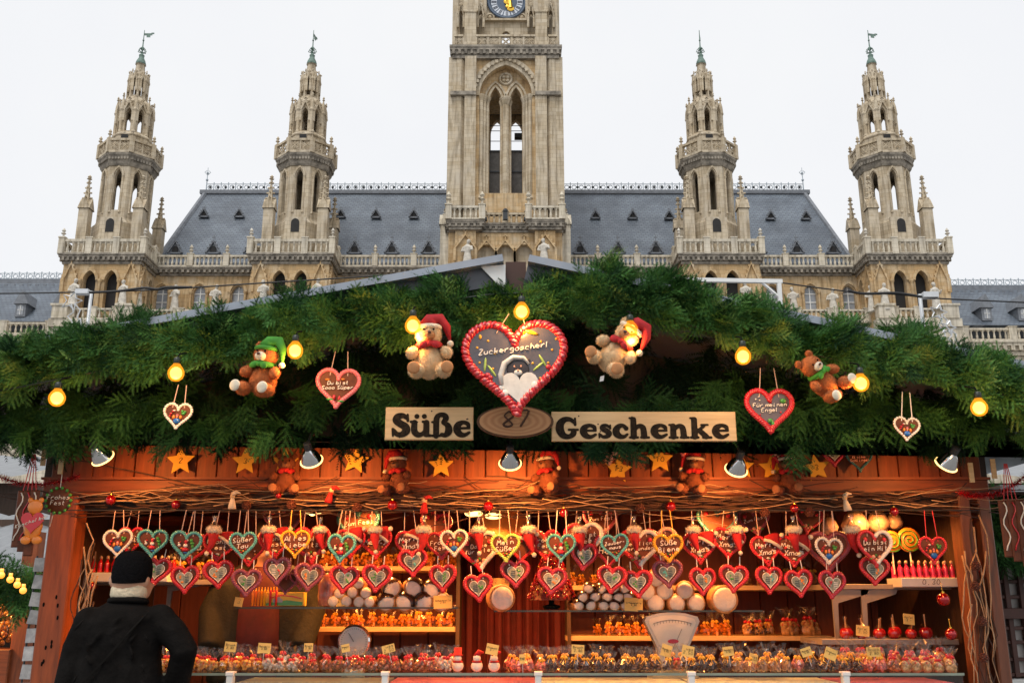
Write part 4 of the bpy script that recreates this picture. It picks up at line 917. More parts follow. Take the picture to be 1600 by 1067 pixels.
def sprays(name, P, D, scale, Nn, tint, mat, parent=None, loc=(0, 0, 0), label=None, cat=None, kind=None, group=None):
    P = np.asarray(P) - np.asarray(loc); D = nrm(np.asarray(D)); S = nrm(np.cross(Nn, D)); U = np.cross(D, S); idx = RNG.integers(0, len(SPR), len(P)); V = []; C = []
    for k in range(len(SPR)):
        q = np.where(idx == k)[0]
        if not len(q): continue
        t = SPR[k]; B = np.stack([D[q], S[q], U[q]], 1)                    # rows: local axes
        v = np.einsum('tvi,nij->ntvj', t, B) * scale[q][:, None, None, None] + P[q][:, None, None, :]
        V.append(v.reshape(-1, 3, 3)); c = np.repeat(tint[q], len(t)) + RNG.normal(0, .07, len(q) * len(t)); C.append(np.repeat(c, 3))
    me = tri_mesh(name, np.concatenate(V)); at = me.attributes.new('tint', 'FLOAT', 'POINT'); at.data.foreach_set('value', np.clip(np.concatenate(C), 0, 1).astype(np.float32))
    o = link(name, me, mat, parent); o.location = loc if parent is None else (0, 0, 0)
    return tag(o, label, cat, group, kind)
RP = [(-120, 600), (-60, 588), (0, 580), (100, 562), (200, 546), (270, 540), (330, 544), (400, 520), (500, 513), (600, 495), (700, 491), (760, 495), (806, 493), (870, 469), (950, 469), (1050, 481), (1150, 516), (1250, 546), (1350, 560), (1430, 568), (1500, 592), (1600, 626), (1720, 665)]
def cluster(nc, k):
    return np.repeat(np.arange(nc), k)
def roll(lo, hi, nc, name, label, k=7):
    pts = np.array([(x, y) for x, y in RP]); cid = cluster(nc, k); n = nc * k; cx = RNG.uniform(lo, hi, nc); xs = cx[cid] + RNG.normal(0, 5, n); ys = np.interp(xs, pts[:, 0], pts[:, 1]) + 8 * np.sin(xs * .052) + 6 * np.sin(xs * .117 + 1)
    Cn = np.array([W(a, b, YG - .02) for a, b in zip(xs, ys)]); ph = RNG.uniform(-1.15, 2.0, nc)[cid] + RNG.normal(0, .12, n)          # 0 = to camera, pi/2 = up
    lump = .8 + .3 * np.sin(xs * .045 + .6) * np.sin(xs * .019); r = .1 * lump * RNG.uniform(.55, 1.1, nc)[cid] * RNG.uniform(.8, 1.1, n)
    off = np.stack([np.zeros(n), -np.cos(ph), np.sin(ph)], 1); P = Cn + off * r[:, None]
    side = np.where(cx < 806, -1.0, 1.0); ax = (np.where(RNG.random(nc) < .82, side, -side) * RNG.uniform(.3, .95, nc))[cid]; slope = np.where(xs < 806, .22, -.22)
    D = off * RNG.uniform(.2, .75, nc)[cid][:, None] + np.stack([ax, RNG.normal(0, .15, nc)[cid], slope * ax + RNG.normal(.1, .4, nc)[cid]], 1) + RNG.normal(0, .27, (n, 3))
    tint = np.clip(RNG.normal(.52, .3, nc)[cid] + RNG.normal(0, .1, n), 0, 1)
    root = sprays(name, P, D, RNG.uniform(.5, .95, nc)[cid] * RNG.uniform(.8, 1.1, n), off + RNG.normal(0, .3, (nc, 3))[cid], tint, FIR, None, (W((lo + hi) / 2, 560, YG).x, YG, 2.7), label, 'garland', None, 'fir garlands on the roof edge')
    m = MB(); X = np.linspace(lo, hi, 40); m.tube([W(x, np.interp(x, pts[:, 0], pts[:, 1]) + 4, YG + .02) for x in X], .06, 6); part('garland_rope', m, M('garland_core', (.012, .02, .008), .9, .3, 20), root)
roll(-120, 806, 620, 'fir_garland', 'thick green fir garland on the roof slope above the man')
roll(806, 1720, 620, 'fir_garland', 'thick green fir garland on the roof slope above the Geschenke board')
def boughs(n, x0, x1, y_of, Yd, name, label, sc, tint, mat=None, k=6):
    nc = n // k; n = nc * k; cid = cluster(nc, k); cx = RNG.uniform(x0, x1, nc); cy = y_of(cx, nc); xs = cx[cid] + RNG.normal(0, 6, n); ys = cy[cid] + RNG.normal(0, 5, n); P = np.array([W(a, b, q) for a, b, q in zip(xs, ys, Yd(cx, cy, nc)[cid])])
    D = np.stack([RNG.normal(0, .6, nc), RNG.uniform(-.55, .0, nc), RNG.uniform(-1.1, .0, nc)], 1)[cid] + RNG.normal(0, .25, (n, 3)); Nn = np.stack([RNG.normal(0, .4, nc), -np.ones(nc), RNG.normal(.35, .35, nc)], 1)[cid]
    sprays(name, P, D, RNG.uniform(*sc, n), Nn, np.clip(RNG.normal(tint, .22, nc)[cid] + RNG.normal(0, .08, n), 0, 1), mat or FIR, None, (0, 4.8, 2.4), label, 'fir boughs')
topy = lambda xs: np.interp(xs, [p[0] for p in RP], [p[1] for p in RP])
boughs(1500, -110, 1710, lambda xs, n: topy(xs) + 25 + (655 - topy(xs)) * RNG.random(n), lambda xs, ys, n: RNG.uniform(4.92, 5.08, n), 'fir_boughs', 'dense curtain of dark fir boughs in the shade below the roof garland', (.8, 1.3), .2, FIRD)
boughs(1150, -110, 1710, lambda xs, n: 640 + 12 * np.sin(xs * .021) + 8 * np.sin(xs * .077) + RNG.normal(0, 19, n), lambda xs, ys, n: RNG.uniform(4.66, 4.86, n), 'fir_fringe', 'drooping fringe of lighter fir tips along the lower edge of the boughs', (.65, 1.1), .26)

fb = [W(x, y - 34, 4.36) for x, y in ((-60, 650), (89, 622), (275, 583), (461, 548), (645, 509), (815, 487), (985, 516), (1161, 557), (1345, 599), (1530, 637), (1680, 670))]
m = MB(); m.tube([tuple(p) for p in smooth2([tuple(p + Vector((0, .05, 0))) for p in fb], 6)], .005, 5); solo('festoon_cable', m, M('festoon_cable_green', (.01, .02, .012), .5, .1, 20), 'dark festoon cable carrying the lit bulbs along the fir garland', 'cable', fb[0], smooth=True)
# ============================================================ decorations
ORD = 'first second third fourth fifth sixth seventh eighth ninth tenth eleventh twelfth thirteenth fourteenth fifteenth sixteenth seventeenth eighteenth nineteenth twentieth twenty-first twenty-second twenty-third twenty-fourth'.split()
GB = M('gingerbread', (.125, .036, .015), .55, .35, 18, .15, coat=.06, rnd=.2, spec=.25)
GBG = M('gingerbread_in_film', (.10, .07, .068), .22, .3, 7, .25, coat=1.0, bscale=30)
ICE = {}
for nm, c in (('red', (.55, .012, .02)), ('crimson', (.42, .015, .035)), ('white', (.80, .72, .62)), ('teal', (.10, .42, .40)), ('yellow', (.80, .40, .012)), ('lime', (.42, .55, .10)), ('pink', (.72, .16, .17)), ('mauve', (.26, .045, .07)), ('peach', (.80, .36, .22)), ('green', (.05, .26, .035)), ('blue', (.012, .12, .42)), ('darkteal', (.02, .12, .13)), ('orange', (.75, .22, .02)), ('black', (.01, .01, .012))):
    ICE[nm] = M('icing_' + nm, c, .3, .12, 30, coat=.35, rnd=.06)
PRINT = M('printed_sugar_picture', (.24, .30, .20), .35, .6, 60, col2=(.42, .40, .30), rnd=.25)
RIB = {'pale': M('pale_ribbon', (.52, .34, .26), .4, .1, 20), 'yellow': M('yellow_ribbon', (.8, .42, .03), .4, .1, 20), 'red': M('red_ribbon', (.5, .03, .03), .4, .1, 20), 'white': M('white_ribbon', (.75, .68, .6), .4, .1, 20)}
def heart2(n, w, k=1.0, zk_=1.03):
    L = []
    for i in range(n):
        t = 2 * math.pi * i / n; x = 16 * math.sin(t) ** 3; z = 13 * math.cos(t) - 5 * math.cos(2 * t) - 2 * math.cos(3 * t) - math.cos(4 * t)
        L.append((x / 32 * w * k, (z + 2.4) / 32 * w * k * zk_))
    return L
def heart_even(n, w, k=1.0):
    P = heart2(240, w, k); d = [0]
    for a, b in zip(P, P[1:] + P[:1]): d.append(d[-1] + math.hypot(b[0] - a[0], b[1] - a[1]))
    out = []; j = 0
    for i in range(n):
        s = d[-1] * i / n
        while d[j + 1] < s: j += 1
        out.append(P[j % 240])
    return out
CACHE = {}
def cached(key, fn, smooth=True):
    if key not in CACHE: CACHE[key] = mesh_of(fn(), key[0], smooth)
    return CACHE[key]
def addp(name, me, m, parent):
    if me.materials and me.materials[0] != m:
        k = ('mm', me.name, m.name)
        if k not in CACHE: c = me.copy(); c.materials.clear(); c.materials.append(m); CACHE[k] = c
        me = CACHE[k]
    return link(name, me, m, parent)
def slab_mb(w, th=.014):
    m = MB(); P = heart2(40, w, .97); m.ext([(x, -th / 2, z) for x, z in P], (0, th, 0)); return m
def border_mb(w, n, r):
    m = MB()
    for i, (x, z) in enumerate(heart_even(n, w, .93)): m.ball((x, -.008, z), (r * 1.05, r * .8, r), 7, 5)
    return m
def rope_mb(w, n, r):
    m = MB(); P = heart_even(n, w, .93)
    for i, (x, z) in enumerate(P):
        q = P[(i + 1) % n]; a = math.atan2(q[1] - z, q[0] - x); m.ball((x, -.008, z), (r * 1.25, r * .85, r * .62), 7, 5, Matrix.Rotation(-(a + .9), 3, 'Y'))
    return m
def dots(lst):
    m = MB()
    for x, z, rx, rz in lst: m.ball((x, -.012, z), (rx, .006, rz), 7, 5)
    return m
def ribbon_mb(w, l, spread=.26):
    m = MB(); z0 = w * .30
    for s in (-1, 1):
        a = Vector((s * w * .2, -.009, z0)); b = Vector((s * w * spread, 0, z0 + l)); u = Vector((.0022, 0, 0)); m.add([a - u, a + u, b + u, b - u], [(0, 1, 2, 3)])
    m.f.append((3, 2, 7, 6))
    return m
def heart(px, py, wpx, Y, border, label, txt=None, motif=None, rib='pale', rl=None, group=None, rope=False, hat=False, half=None, film_=False, tilt=0.0, yaw=0.0, th=.14, tcol='white', inner=False, name='gingerbread_heart'):
    p = W(px, py, Y); w = round(wpx * (1.1 if group in (GRP1, GRP2, GRP3) else 1.0) * sp(py, Y), 3); t = thing(name, label, 'heart', p, group, rot=(0, tilt, yaw))
    addp('gingerbread', cached(('gingerbread', w), lambda: slab_mb(w), False), GBG if film_ else GB, t)
    n = max(26, int(w * 1.0 / (.0095 if w < .3 else .016) * 2.6)); n = min(n, 90)
    fn = (lambda: rope_mb(w, n, w * .062)) if rope else (lambda: border_mb(w, n, max(.0062, w * (.075 if inner else .052))))
    addp('icing_border', cached(('icing_border', w, rope, inner), fn), ICE[border], t)
    if half:
        m = MB()
        for i, (x, z) in enumerate(heart_even(n, w, .93)):
            if x > w * .02: m.ball((x, -.011, z), (w * .062, w * .045, w * .055), 7, 5)
        part('white_icing_half', m, ICE[half], t, True, local=True)
    if inner:
        k = cached(('sugar_picture', w), lambda: MB().ext([(x, -.0165, z) for x, z in heart2(28, w, .54)], (0, .008, 0)), False); addp('sugar_picture', k, PRINT, t)
        addp('picture_outline', cached(('picture_outline', w), lambda: MB().tube([(x, -.017, z) for x, z in heart2(28, w, .57)] + [(heart2(28, w, .57)[0][0], -.017, heart2(28, w, .57)[0][1])], .0021, 4)), ICE['white'], t)
        rr = random.Random(int(px)); c = ('green', 'teal', 'red', 'green', 'orange')[rr.randrange(5)]
        m = MB(); sd = rr.choice((-1, 1))
        for q in range(4): m.box(sd * w * .02, sd * w * .17, -.0185, -.0172, w * (.10 - .06 * q) - .0016, w * (.10 - .06 * q) + .0016)
        part('picture_lines', m, ICE['black' if c != 'red' else 'white'], t, local=True)
        m = MB()
        for q in range(5): m.ball((-sd * w * (.04 + .12 * rr.random()), -.017, w * (rr.random() * .25 - .08)), (w * .035, .003, w * .035), 6, 4)
        part('picture_dots', m, ICE[c], t, True, local=True)
    if txt:
        ln = max(len(q) for q in txt.split('/')); h = min(w * .74 / (ln * 6.6) * 4, w * .12)
        part('lettering', script_mb(txt, h, max(.0019, h * .16), -.014, .06, 0, w * .02 if not motif else w * .07), ICE[tcol], t, local=True)
    D_ = {'figure': {'blue': [(0, -.16, .13, .10)], 'orange': [(-.11, -.03, .05, .07), (.12, -.03, .05, .07), (0, -.04, .03, .04)], 'pink': [(0, .03, .045, .05)], 'red': [(-.22, .08, .05, .04), (-.16, .16, .04, .03), (-.25, 0, .04, .035)], 'green': [(.2, .1, .07, .05), (.16, .18, .05, .05), (.25, .16, .05, .04)], 'white': [(-.02, -.01, .012, .012), (.03, -.01, .012, .012), (-.12, .19, .05, .03)]},
          'santa': {'red': [(0, -.13, .12, .07), (.0, .12, .06, .06), (-.18, .1, .03, .03)], 'white': [(0, -.0, .075, .065), (.05, .17, .025, .025), (-.2, .0, .05, .05), (-.22, .07, .03, .03)], 'pink': [(0, .045, .035, .03)], 'green': [(.2, .08, .08, .05), (.16, .17, .06, .06), (.22, -.02, .05, .06)], 'blue': [(.03, -.23, .08, .025)], 'orange': [(-.12, -.1, .03, .03)]},
          'flowers': {'orange': [(.03, -.2, .035, .035), (-.1, -.17, .025, .025)], 'red': [(-.05, -.24, .03, .03), (.12, -.14, .025, .025)], 'green': [(-.02, -.17, .05, .02), (.08, -.22, .04, .02)]},
          'roses': {'peach': [(-.08, -.2, .06, .05), (.1, -.21, .06, .05), (0, -.27, .04, .04)], 'green': [(-.15, -.25, .05, .025), (.16, -.26, .05, .025), (0, -.16, .03, .03)], 'red': [(-.27, .22, .06, .06), (.27, .22, .06, .06)]},
          'xmas': {'red': [(-.22, .12, .05, .05), (.0, -.28, .06, .05)], 'white': [(0, -.2, .06, .03), (.18, .02, .03, .02)], 'orange': [(.2, -.08, .03, .03), (-.22, -.05, .03, .03)], 'green': [(.05, -.24, .06, .02)]},
          'holly': {'green': [(.0, -.2, .06, .05), (.05, -.26, .04, .05), (.28, .22, .07, .05)], 'red': [(.22, -.02, .02, .02), (-.2, -.08, .015, .015)], 'white': [(-.28, .24, .02, .02), (-.22, .29, .015, .015), (-.2, .22, .015, .015)]},
          'berries': {'red': [(-.06, -.2, .04, .06), (.06, -.22, .035, .06)], 'green': [(-.14, -.25, .1, .03), (.1, -.28, .08, .03)], 'orange': [(-.24, .2, .06, .025), (.1, .22, .05, .025)]}}
    if motif:
        for c, l in D_[motif].items(): addp('icing_' + c, cached(('motif', motif, c, w), lambda: dots([(a * w, b * w, e * w, f * w) for a, b, e, f in l])), ICE[c], t)['kind'] = 'stuff'
    if hat:
        m = MB(); m.lathe([(w * .3, 0), (w * .24, w * .12), (w * .1, w * .3), (w * .03, w * .36)], 10, (0, 0), sy=.35, M=Matrix.Translation((w * .16, -.02, w * .22)) @ Matrix.Rotation(.75, 4, 'Y')); part('felt_hat', m, FELT, t, True, local=True)
        m = MB(); m.tube([(-w * .1, -.03, w * .33), (w * .1, -.035, w * .27), (w * .3, -.035, w * .14), (w * .42, -.03, w * .03)], [w * .05] * 4, 7); part('hat_band', m, FLUFF, t, True, local=True)
        m = MB(); m.ball((w * .5, -.03, w * .42), w * .075, 8, 6); part('pompom', m, FLUFF, t, True, local=True)
    l = rl if rl else max(.04, zr(797, Y) - p.z - w * .3)
    part('ribbon', ribbon_mb(w, l, th), RIB[rib], t, local=True)
    return t
FELT = M('red_felt', (.36, .006, .010), .8, .25, 25, .2)
FLUFF = M('white_plush', (.74, .62, .46), .9, .15, 60, .6)
GRP1, GRP2, GRP3 = 'small iced hearts in the front row', 'small hearts of the lower row', 'large hearts behind the front row'
for px, py, w, bd, tx, mo, rb, lb in (
    (185, 849, 43, 'white', None, 'figure', 'pale', 'white-bordered heart with blue figure above the man in the black cap'), (238, 849, 42, 'teal', None, 'santa', 'pale', 'first teal-bordered heart with small Santa from the wooden corner post'),
    (290, 852, 43, 'teal', None, 'santa', 'pale', 'second teal-bordered heart with small Santa from the wooden corner post'), (380, 852, 40, 'teal', 'Süßer/Tau', 'flowers', 'pale', 'teal-bordered heart reading Süßer Tau'),
    (461, 850, 42, 'yellow', 'Alles/Liebe', 'flowers', 'yellow', 'yellow-bordered heart reading Alles Liebe'), (534, 857, 43, 'teal', None, 'santa', 'pale', 'teal-bordered heart with Santa beside the yellow Alles Liebe heart'),
    (710, 849, 41, 'white', None, 'figure', 'pale', 'white-bordered heart with blue figure over the round white cake'), (790, 856, 42, 'lime', 'Mein/Süßer', 'flowers', 'pale', 'lime green bordered heart reading Mein Süßer'),
    (877, 856, 42, 'teal', None, 'santa', 'white', 'teal-bordered heart with Santa above the small red tree'), (961, 855, 40, 'teal', 'Zauber-/maus', 'flowers', 'pale', 'teal-bordered heart reading Zaubermaus'),
    (1044, 857, 43, 'yellow', 'Süße/Biene', 'flowers', 'yellow', 'yellow-bordered heart reading Süße Biene'), (1294, 861, 41, 'white', None, 'figure', 'pale', 'white-bordered heart in front of a striped larger heart'),
    (1457, 860, 42, 'red', None, 'figure', 'red', 'red-bordered heart with blue figure above the pink bottles')):
    heart(px, py, w, 5.22, bd, lb, tx, mo, rb, group=GRP1, tilt=random.uniform(-.09, .09), yaw=random.uniform(-.35, .35), rope=(px % 2 == 0))
for px, py, w, bd, tx, mo, hat, half, lb in (
    (205, 846, 44, 'red', 'Omi', 'xmas', False, None, 'red heart half hidden behind the first two hearts by the post'), (300, 858, 46, 'red', 'Opa', 'xmas', False, None, 'red heart peeking out behind the second teal Santa heart'),
    (342, 855, 46, 'red', 'Frohes/Fest', 'xmas', True, None, 'red heart with felt hat between the Santa and Süßer Tau hearts'), (390, 862, 46, 'red', None, 'xmas', False, None, 'red heart behind the Süßer Tau heart'),
    (430, 850, 46, 'red', 'Frohes/Fest', 'xmas', True, None, 'red heart with felt hat beside the yellow Alles Liebe heart'), (487, 852, 58, 'red', 'Du bist/Spitze', 'roses', False, None, 'large red heart behind the Alles Liebe heart'),
    (548, 850, 46, 'red', None, 'xmas', True, None, 'red heart with felt hat behind the Santa heart next to Alles Liebe'), (588, 850, 48, 'red', 'Merry', 'xmas', True, None, 'red heart with felt hat reading Merry above the chocolate cream rolls'),
    (643, 852, 46, 'red', 'Merry/Xmas', 'xmas', True, None, 'red heart with felt hat reading Merry Xmas left of the curtain'), (690, 853, 44, 'crimson', 'Frohes/Fest', None, False, None, 'crimson heart left of the white heart over the cake'),
    (748, 862, 60, 'red', 'Danke/für alles', 'roses', False, 'white', 'large half red half white heart in front of the curtain'), (815, 856, 46, 'red', None, None, True, None, 'red heart with felt hat behind the lime green heart'),
    (852, 852, 46, 'red', 'Frohes/Fest', 'xmas', False, None, 'red heart with lettering above the little red tree'), (912, 846, 56, 'red', 'Du bist/lieb', 'xmas', False, 'white', 'large half red half white heart right of the red tree'),
    (952, 862, 50, 'crimson', 'Herz', None, False, None, 'crimson heart behind the Zaubermaus heart'), (998, 858, 58, 'red', 'Herzlich/verbunden', 'roses', False, 'white', 'large heart reading verbunden between Zaubermaus and Süße Biene'),
    (1030, 853, 54, 'red', None, None, False, 'peach', 'large peach-edged heart behind the Süße Biene heart'), (1093, 857, 48, 'red', 'Merry/Xmas', 'xmas', True, None, 'first Merry Xmas heart to the right of Süße Biene'),
    (1138, 849, 48, 'red', 'Merry/Xmas', 'xmas', True, None, 'second Merry Xmas heart to the right of Süße Biene'), (1197, 861, 48, 'red', 'Merry/Xmas', 'xmas', True, None, 'third Merry Xmas heart to the right of Süße Biene'),
    (1240, 862, 48, 'red', 'Merry/Xmas', 'xmas', True, None, 'fourth Merry Xmas heart to the right of Süße Biene'), (1295, 862, 60, 'mauve', None, None, False, None, 'striped mauve large heart behind a white-bordered heart'),
    (1366, 857, 56, 'red', 'Du bist/ein Hit', 'roses', False, 'white', 'large half red half white heart reading Du bist ein Hit')):
    heart(px, py, w, 5.34 if px != 1366 else 5.24, bd, lb, tx, mo, 'pale', group=GRP3, hat=hat, half=half, tilt=random.uniform(-.1, .1), yaw=random.uniform(-.25, .25), rope=(px == 1295))
for i, (px, py, bd) in enumerate(((244, 893, 'red'), (290, 906, 'red'), (341, 898, 'red'), (385, 911, 'mauve'), (434, 893, 'mauve'), (482, 902, 'mauve'), (537, 906, 'red'), (588, 904, 'red'), (645, 880, 'red'), (693, 904, 'red'), (748, 919, 'red'), (805, 897, 'crimson'), (862, 908, 'crimson'), (911, 870, 'crimson'), (956, 906, 'red'), (997, 913, 'red'), (1044, 897, 'mauve'), (1097, 909, 'red'), (1146, 905, 'red'), (1201, 907, 'red'), (1248, 912, 'red'), (1299, 914, 'crimson'), (1366, 893, 'red'))):
    heart(px, py, 41, 5.27, bd, ('red' if bd == 'red' else 'dark mauve' if bd == 'mauve' else 'crimson') + ' puffed heart with inner picture, ' + ORD[i] + ' from the corner post in the lower row', None, None, 'white', rl=.075, group=GRP2, inner=True, tilt=random.uniform(-.12, .12), yaw=random.uniform(-.4, .4), th=.2)
for px, py in ((447, 912), (470, 905)): heart(px, py, 36, 5.36, 'mauve', 'small mauve heart half hidden behind the lower row, ' + ('left one' if px == 447 else 'right one') + ' over the picture box', rl=.1, group='hidden mauve hearts')
for i, (px, py, w, bd) in enumerate(((445, 812, 64, 'mauve'), (560, 822, 66, 'darkteal'), (680, 822, 50, 'crimson'), (938, 815, 60, 'mauve'), (1120, 818, 62, 'darkteal'), (1180, 815, 50, 'mauve'), (1262, 812, 48, 'crimson'))): heart(px, py, w, 5.75, bd, 'dark large heart hanging deep in the stall, ' + ORD[i] + ' from the corner post', 'Zum Fest' if i % 2 else None, 'roses', 'red', rl=.12, group='dark hearts deep in the stall', tilt=random.uniform(-.25, .25), yaw=random.uniform(-.4, .4))
# hearts hung on the greenery and under the boards
heart(278, 651, 46, 4.44, 'white', 'white-bordered heart with blue figure hanging under the second bulb', None, 'figure', 'pale', rl=.11, tilt=.05)
heart(528, 608, 70, 4.46, 'pink', 'pink-bordered brown heart reading Du bist Sooo Süper', 'Du bist/Sooo Süper', 'berries', 'pale', rl=.12, tilt=.05)
heart(1202, 643, 76, 4.46, 'red', 'red-bordered heart reading Für meinen Engel', 'Für meinen/Engel', 'holly', 'pale', rl=.14, tilt=.02, rope=True, film_=True)
heart(1416, 671, 42, 4.46, 'white', 'white-bordered heart with blue figure hanging near the rightmost bulb', None, 'figure', 'white', rl=.14, tilt=.1)
heart(1342, 718, 42, 5.36, 'darkteal', 'dark teal-bordered heart reading Kleiner Schlingel on the planks', 'Kleiner/Schlingel', None, 'pale', rl=.08, tcol='peach', film_=False)
heart(1302, 710, 40, 5.38, 'crimson', 'crimson heart with inner picture hung on the planks', None, None, 'pale', rl=.06, inner=True)
heart(950, 690, 78, 5.33, 'peach', 'peach rope-bordered heart half hidden under the Geschenke board', None, 'roses', 'pale', rl=.1, rope=True)
heart(1066, 688, 56, 5.33, 'pink', 'pink-bordered heart half hidden under the Geschenke board end', None, None, 'pale', rl=.1)
heart(1214, 700, 50, 5.33, 'red', 'red heart half hidden by fir tips over the five star', None, 'roses', 'pale', rl=.1)
# the large heart
bp = W(805, 576, 4.28); bwid = 166 * sp(577, 4.28)
t = thing('large_gingerbread_heart', 'very large red-bordered heart reading Zuckergoscherl with a white bear', 'heart', bp, rot=(0, -.03, 0))
BW = bwid; part('gingerbread', slab_mb(BW, .022), M('gingerbread_grey_film', (.085, .072, .082), .25, .35, 4, .35, coat=.8, bscale=14), t, local=True)
part('icing_border', rope_mb(BW, 78, .021), ICE['crimson' if False else 'red'], t, True, local=True); m = MB()
for i, (x, z) in enumerate(heart_even(78, BW, .93)):
    if i % 2: m.ball((x, -.022, z), (.011, .008, .009), 6, 4)
part('icing_highlights', m, ICE['pink'], t, True, local=True, kind='stuff')
part('lettering', script_mb('Zuckergoscherl', .0142, .0030, -.017, .1, -.002, .088), ICE['white'], t, local=True)
m = MB(); m.ext([(x + .018, -.018, z - .098) for x, z in heart2(30, .165)], (0, .006, 0)); part('white_heart_icing', m, ICE['white'], t, local=True)
m = MB(); m.tube([(-.062, -.014, -.075), (-.066, -.014, -.03), (-.048, -.014, .022), (-.008, -.014, .05), (.04, -.014, .046), (.062, -.014, .018)], [.010, .013, .014, .012, .009, .006], 7); m.ball((-.064, -.014, -.092), (.015, .007, .015), 9, 6); m.ball((.085, -.016, -.085), (.018, .007, .022), 9, 6); m.ball((-.05, -.016, -.115), (.017, .007, .017), 9, 6); m.ball((.012, -.016, -.022), (.02, .006, .013), 9, 6); part('hood_icing', m, ICE['white'], t, True, local=True)
m = MB(); m.ball((.012, -.011, -.008), (.052, .005, .045), 14, 8); m.ball((.056, -.011, .03), (.014, .005, .014), 8, 6); part('bear_face_icing', m, M('bear_face_grey', (.03, .024, .03), .5, .2, 20), t, True, local=True)
m = MB(); m.ball((.012, -.022, -.014), (.006, .003, .005), 7, 5); m.ball((-.004, -.017, .006), (.004, .003, .006), 7, 5); m.ball((.026, -.017, .006), (.004, .003, .006), 7, 5); part('face_dots_icing', m, ICE['peach'], t, True, local=True)
m = MB()
for k, (x, z) in enumerate(((-.17, .1), (-.12, .13), (-.09, .07), (-.16, .03), (.15, .02), (.12, .12), (.17, .08), (.08, .02), (-.1, .0), (.11, -.05), (-.13, -.05), (.19, .13), (-.03, .15), (.16, -.01))): m.ball((x, -.012, z), (.006, .004, .006), 6, 4)
m.ball((.075, -.014, .165), (.04, .006, .009), 8, 5, Matrix.Rotation(.35, 3, 'Y')); m.ball((.04, -.014, .17), (.016, .006, .016), 7, 5); m.ball((-.155, -.014, .15), (.007, .005, .012), 6, 4); part('gold_icing', m, ICE['yellow'], t, True, local=True, kind='stuff')
m = MB()
for x, z, a in ((-.135, .02, .1), (-.105, -.01, -.6), (.125, .03, -.5), (.105, .005, .9)): m.ball((x, -.013, z), (.006, .005, .034), 6, 5, Matrix.Rotation(a, 3, 'Y'))
part('green_icing', m, ICE['lime'], t, True, local=True)
m = MB()
for x, z in ((-.125, -.03), (.15, .0), (-.115, -.042)): m.ball((x, -.015, z), (.014, .006, .012), 7, 5)
part('red_icing', m, ICE['red'], t, True, local=True, kind='stuff')
m = MB(); m.tube([(-.08, -.015, .165), (-.02, .0, .26)], .002, 4); m.tube([(.06, -.015, .175), (.03, .0, .27)], .002, 4); part('hanging_cord', m, RIB['pale'], t, local=True)

# ------------------------------------------------------------ name boards
CB = {'S': [[(.60, .80, .08), (.44, .89, .11), (.24, .84, .14), (.19, .69, .15), (.36, .55, .15), (.56, .42, .16), (.59, .25, .16), (.42, .11, .12), (.22, .13, .10), (.11, .27, .08)], [(.64, .93, .045), (.65, .68, .06)], [(.07, .06, .045), (.06, .33, .06)]],
 'u': [[(.18, .60, .12), (.18, .26, .13), (.31, .11, .12), (.48, .12, .09), (.62, .26, .08)], [(.66, .60, .12), (.66, .13, .13)], [(.04, .635, .055), (.2, .635, .055)], [(.52, .635, .055), (.68, .635, .055)], [(.68, .065, .06), (.84, .065, .06)]],
 'ß': [[(.2, .06, .12), (.2, .72, .12), (.32, .91, .1), (.52, .90, .11), (.58, .77, .12), (.47, .62, .08)], [(.47, .60, .08), (.66, .48, .12), (.70, .25, .15), (.58, .09, .1), (.43, .1, .085)], [(.06, .06, .055), (.34, .06, .055)], [(.03, .62, .045), (.2, .62, .05)]],
 'e': [[(.64, .40, .065), (.60, .54, .09), (.42, .61, .085), (.22, .51, .13), (.17, .32, .15), (.27, .14, .13), (.46, .085, .09), (.66, .19, .06)], [(.2, .365, .05), (.66, .375, .055)]],
 'G': [[(.76, .74, .07), (.6, .88, .1), (.37, .87, .13), (.2, .68, .16), (.19, .38, .17), (.33, .14, .14), (.56, .1, .11), (.72, .22, .12), (.74, .36, .11)], [(.55, .41, .055), (.9, .41, .055)], [(.80, .93, .045), (.80, .64, .06)]],
 's': [[(.48, .53, .06), (.36, .61, .075), (.22, .57, .10), (.21, .46, .11), (.36, .36, .12), (.46, .25, .12), (.40, .12, .10), (.22, .09, .075), (.11, .19, .055)], [(.52, .62, .035), (.52, .46, .045)], [(.07, .05, .035), (.07, .23, .045)]],
 'c': [[(.58, .47, .10), (.47, .60, .08), (.31, .58, .11), (.18, .42, .14), (.19, .23, .15), (.34, .10, .115), (.5, .1, .08), (.62, .2, .055)]],
 'h': [[(.2, .88, .12), (.2, .1, .13)], [(.26, .44, .08), (.42, .58, .10), (.58, .5, .12), (.62, .12, .13)], [(.05, .06, .055), (.36, .06, .055)], [(.5, .06, .055), (.8, .06, .055)], [(.05, .945, .045), (.2, .945, .055)]],
 'n': [[(.2, .58, .12), (.2, .1, .13)], [(.26, .44, .08), (.42, .58, .10), (.58, .5, .12), (.62, .12, .13)], [(.05, .06, .055), (.36, .06, .055)], [(.5, .06, .055), (.8, .06, .055)], [(.05, .635, .045), (.2, .635, .055)]],
 'k': [[(.2, .88, .12), (.2, .1, .13)], [(.3, .32, .07), (.58, .58, .07)], [(.4, .38, .11), (.66, .1, .12)], [(.48, .635, .045), (.74, .635, .045)], [(.54, .06, .055), (.86, .06, .055)], [(.05, .06, .055), (.34, .06, .055)], [(.05, .945, .045), (.2, .945, .055)]]}
CB['ü'] = CB['u'] + [[(.27, .86, .10), (.271, .86, .10)], [(.57, .86, .10), (.571, .86, .10)]]
CW = dict(S=.74, ü=.86, ß=.86, e=.74, G=.96, s=.58, c=.68, h=.86, n=.86, k=.88)
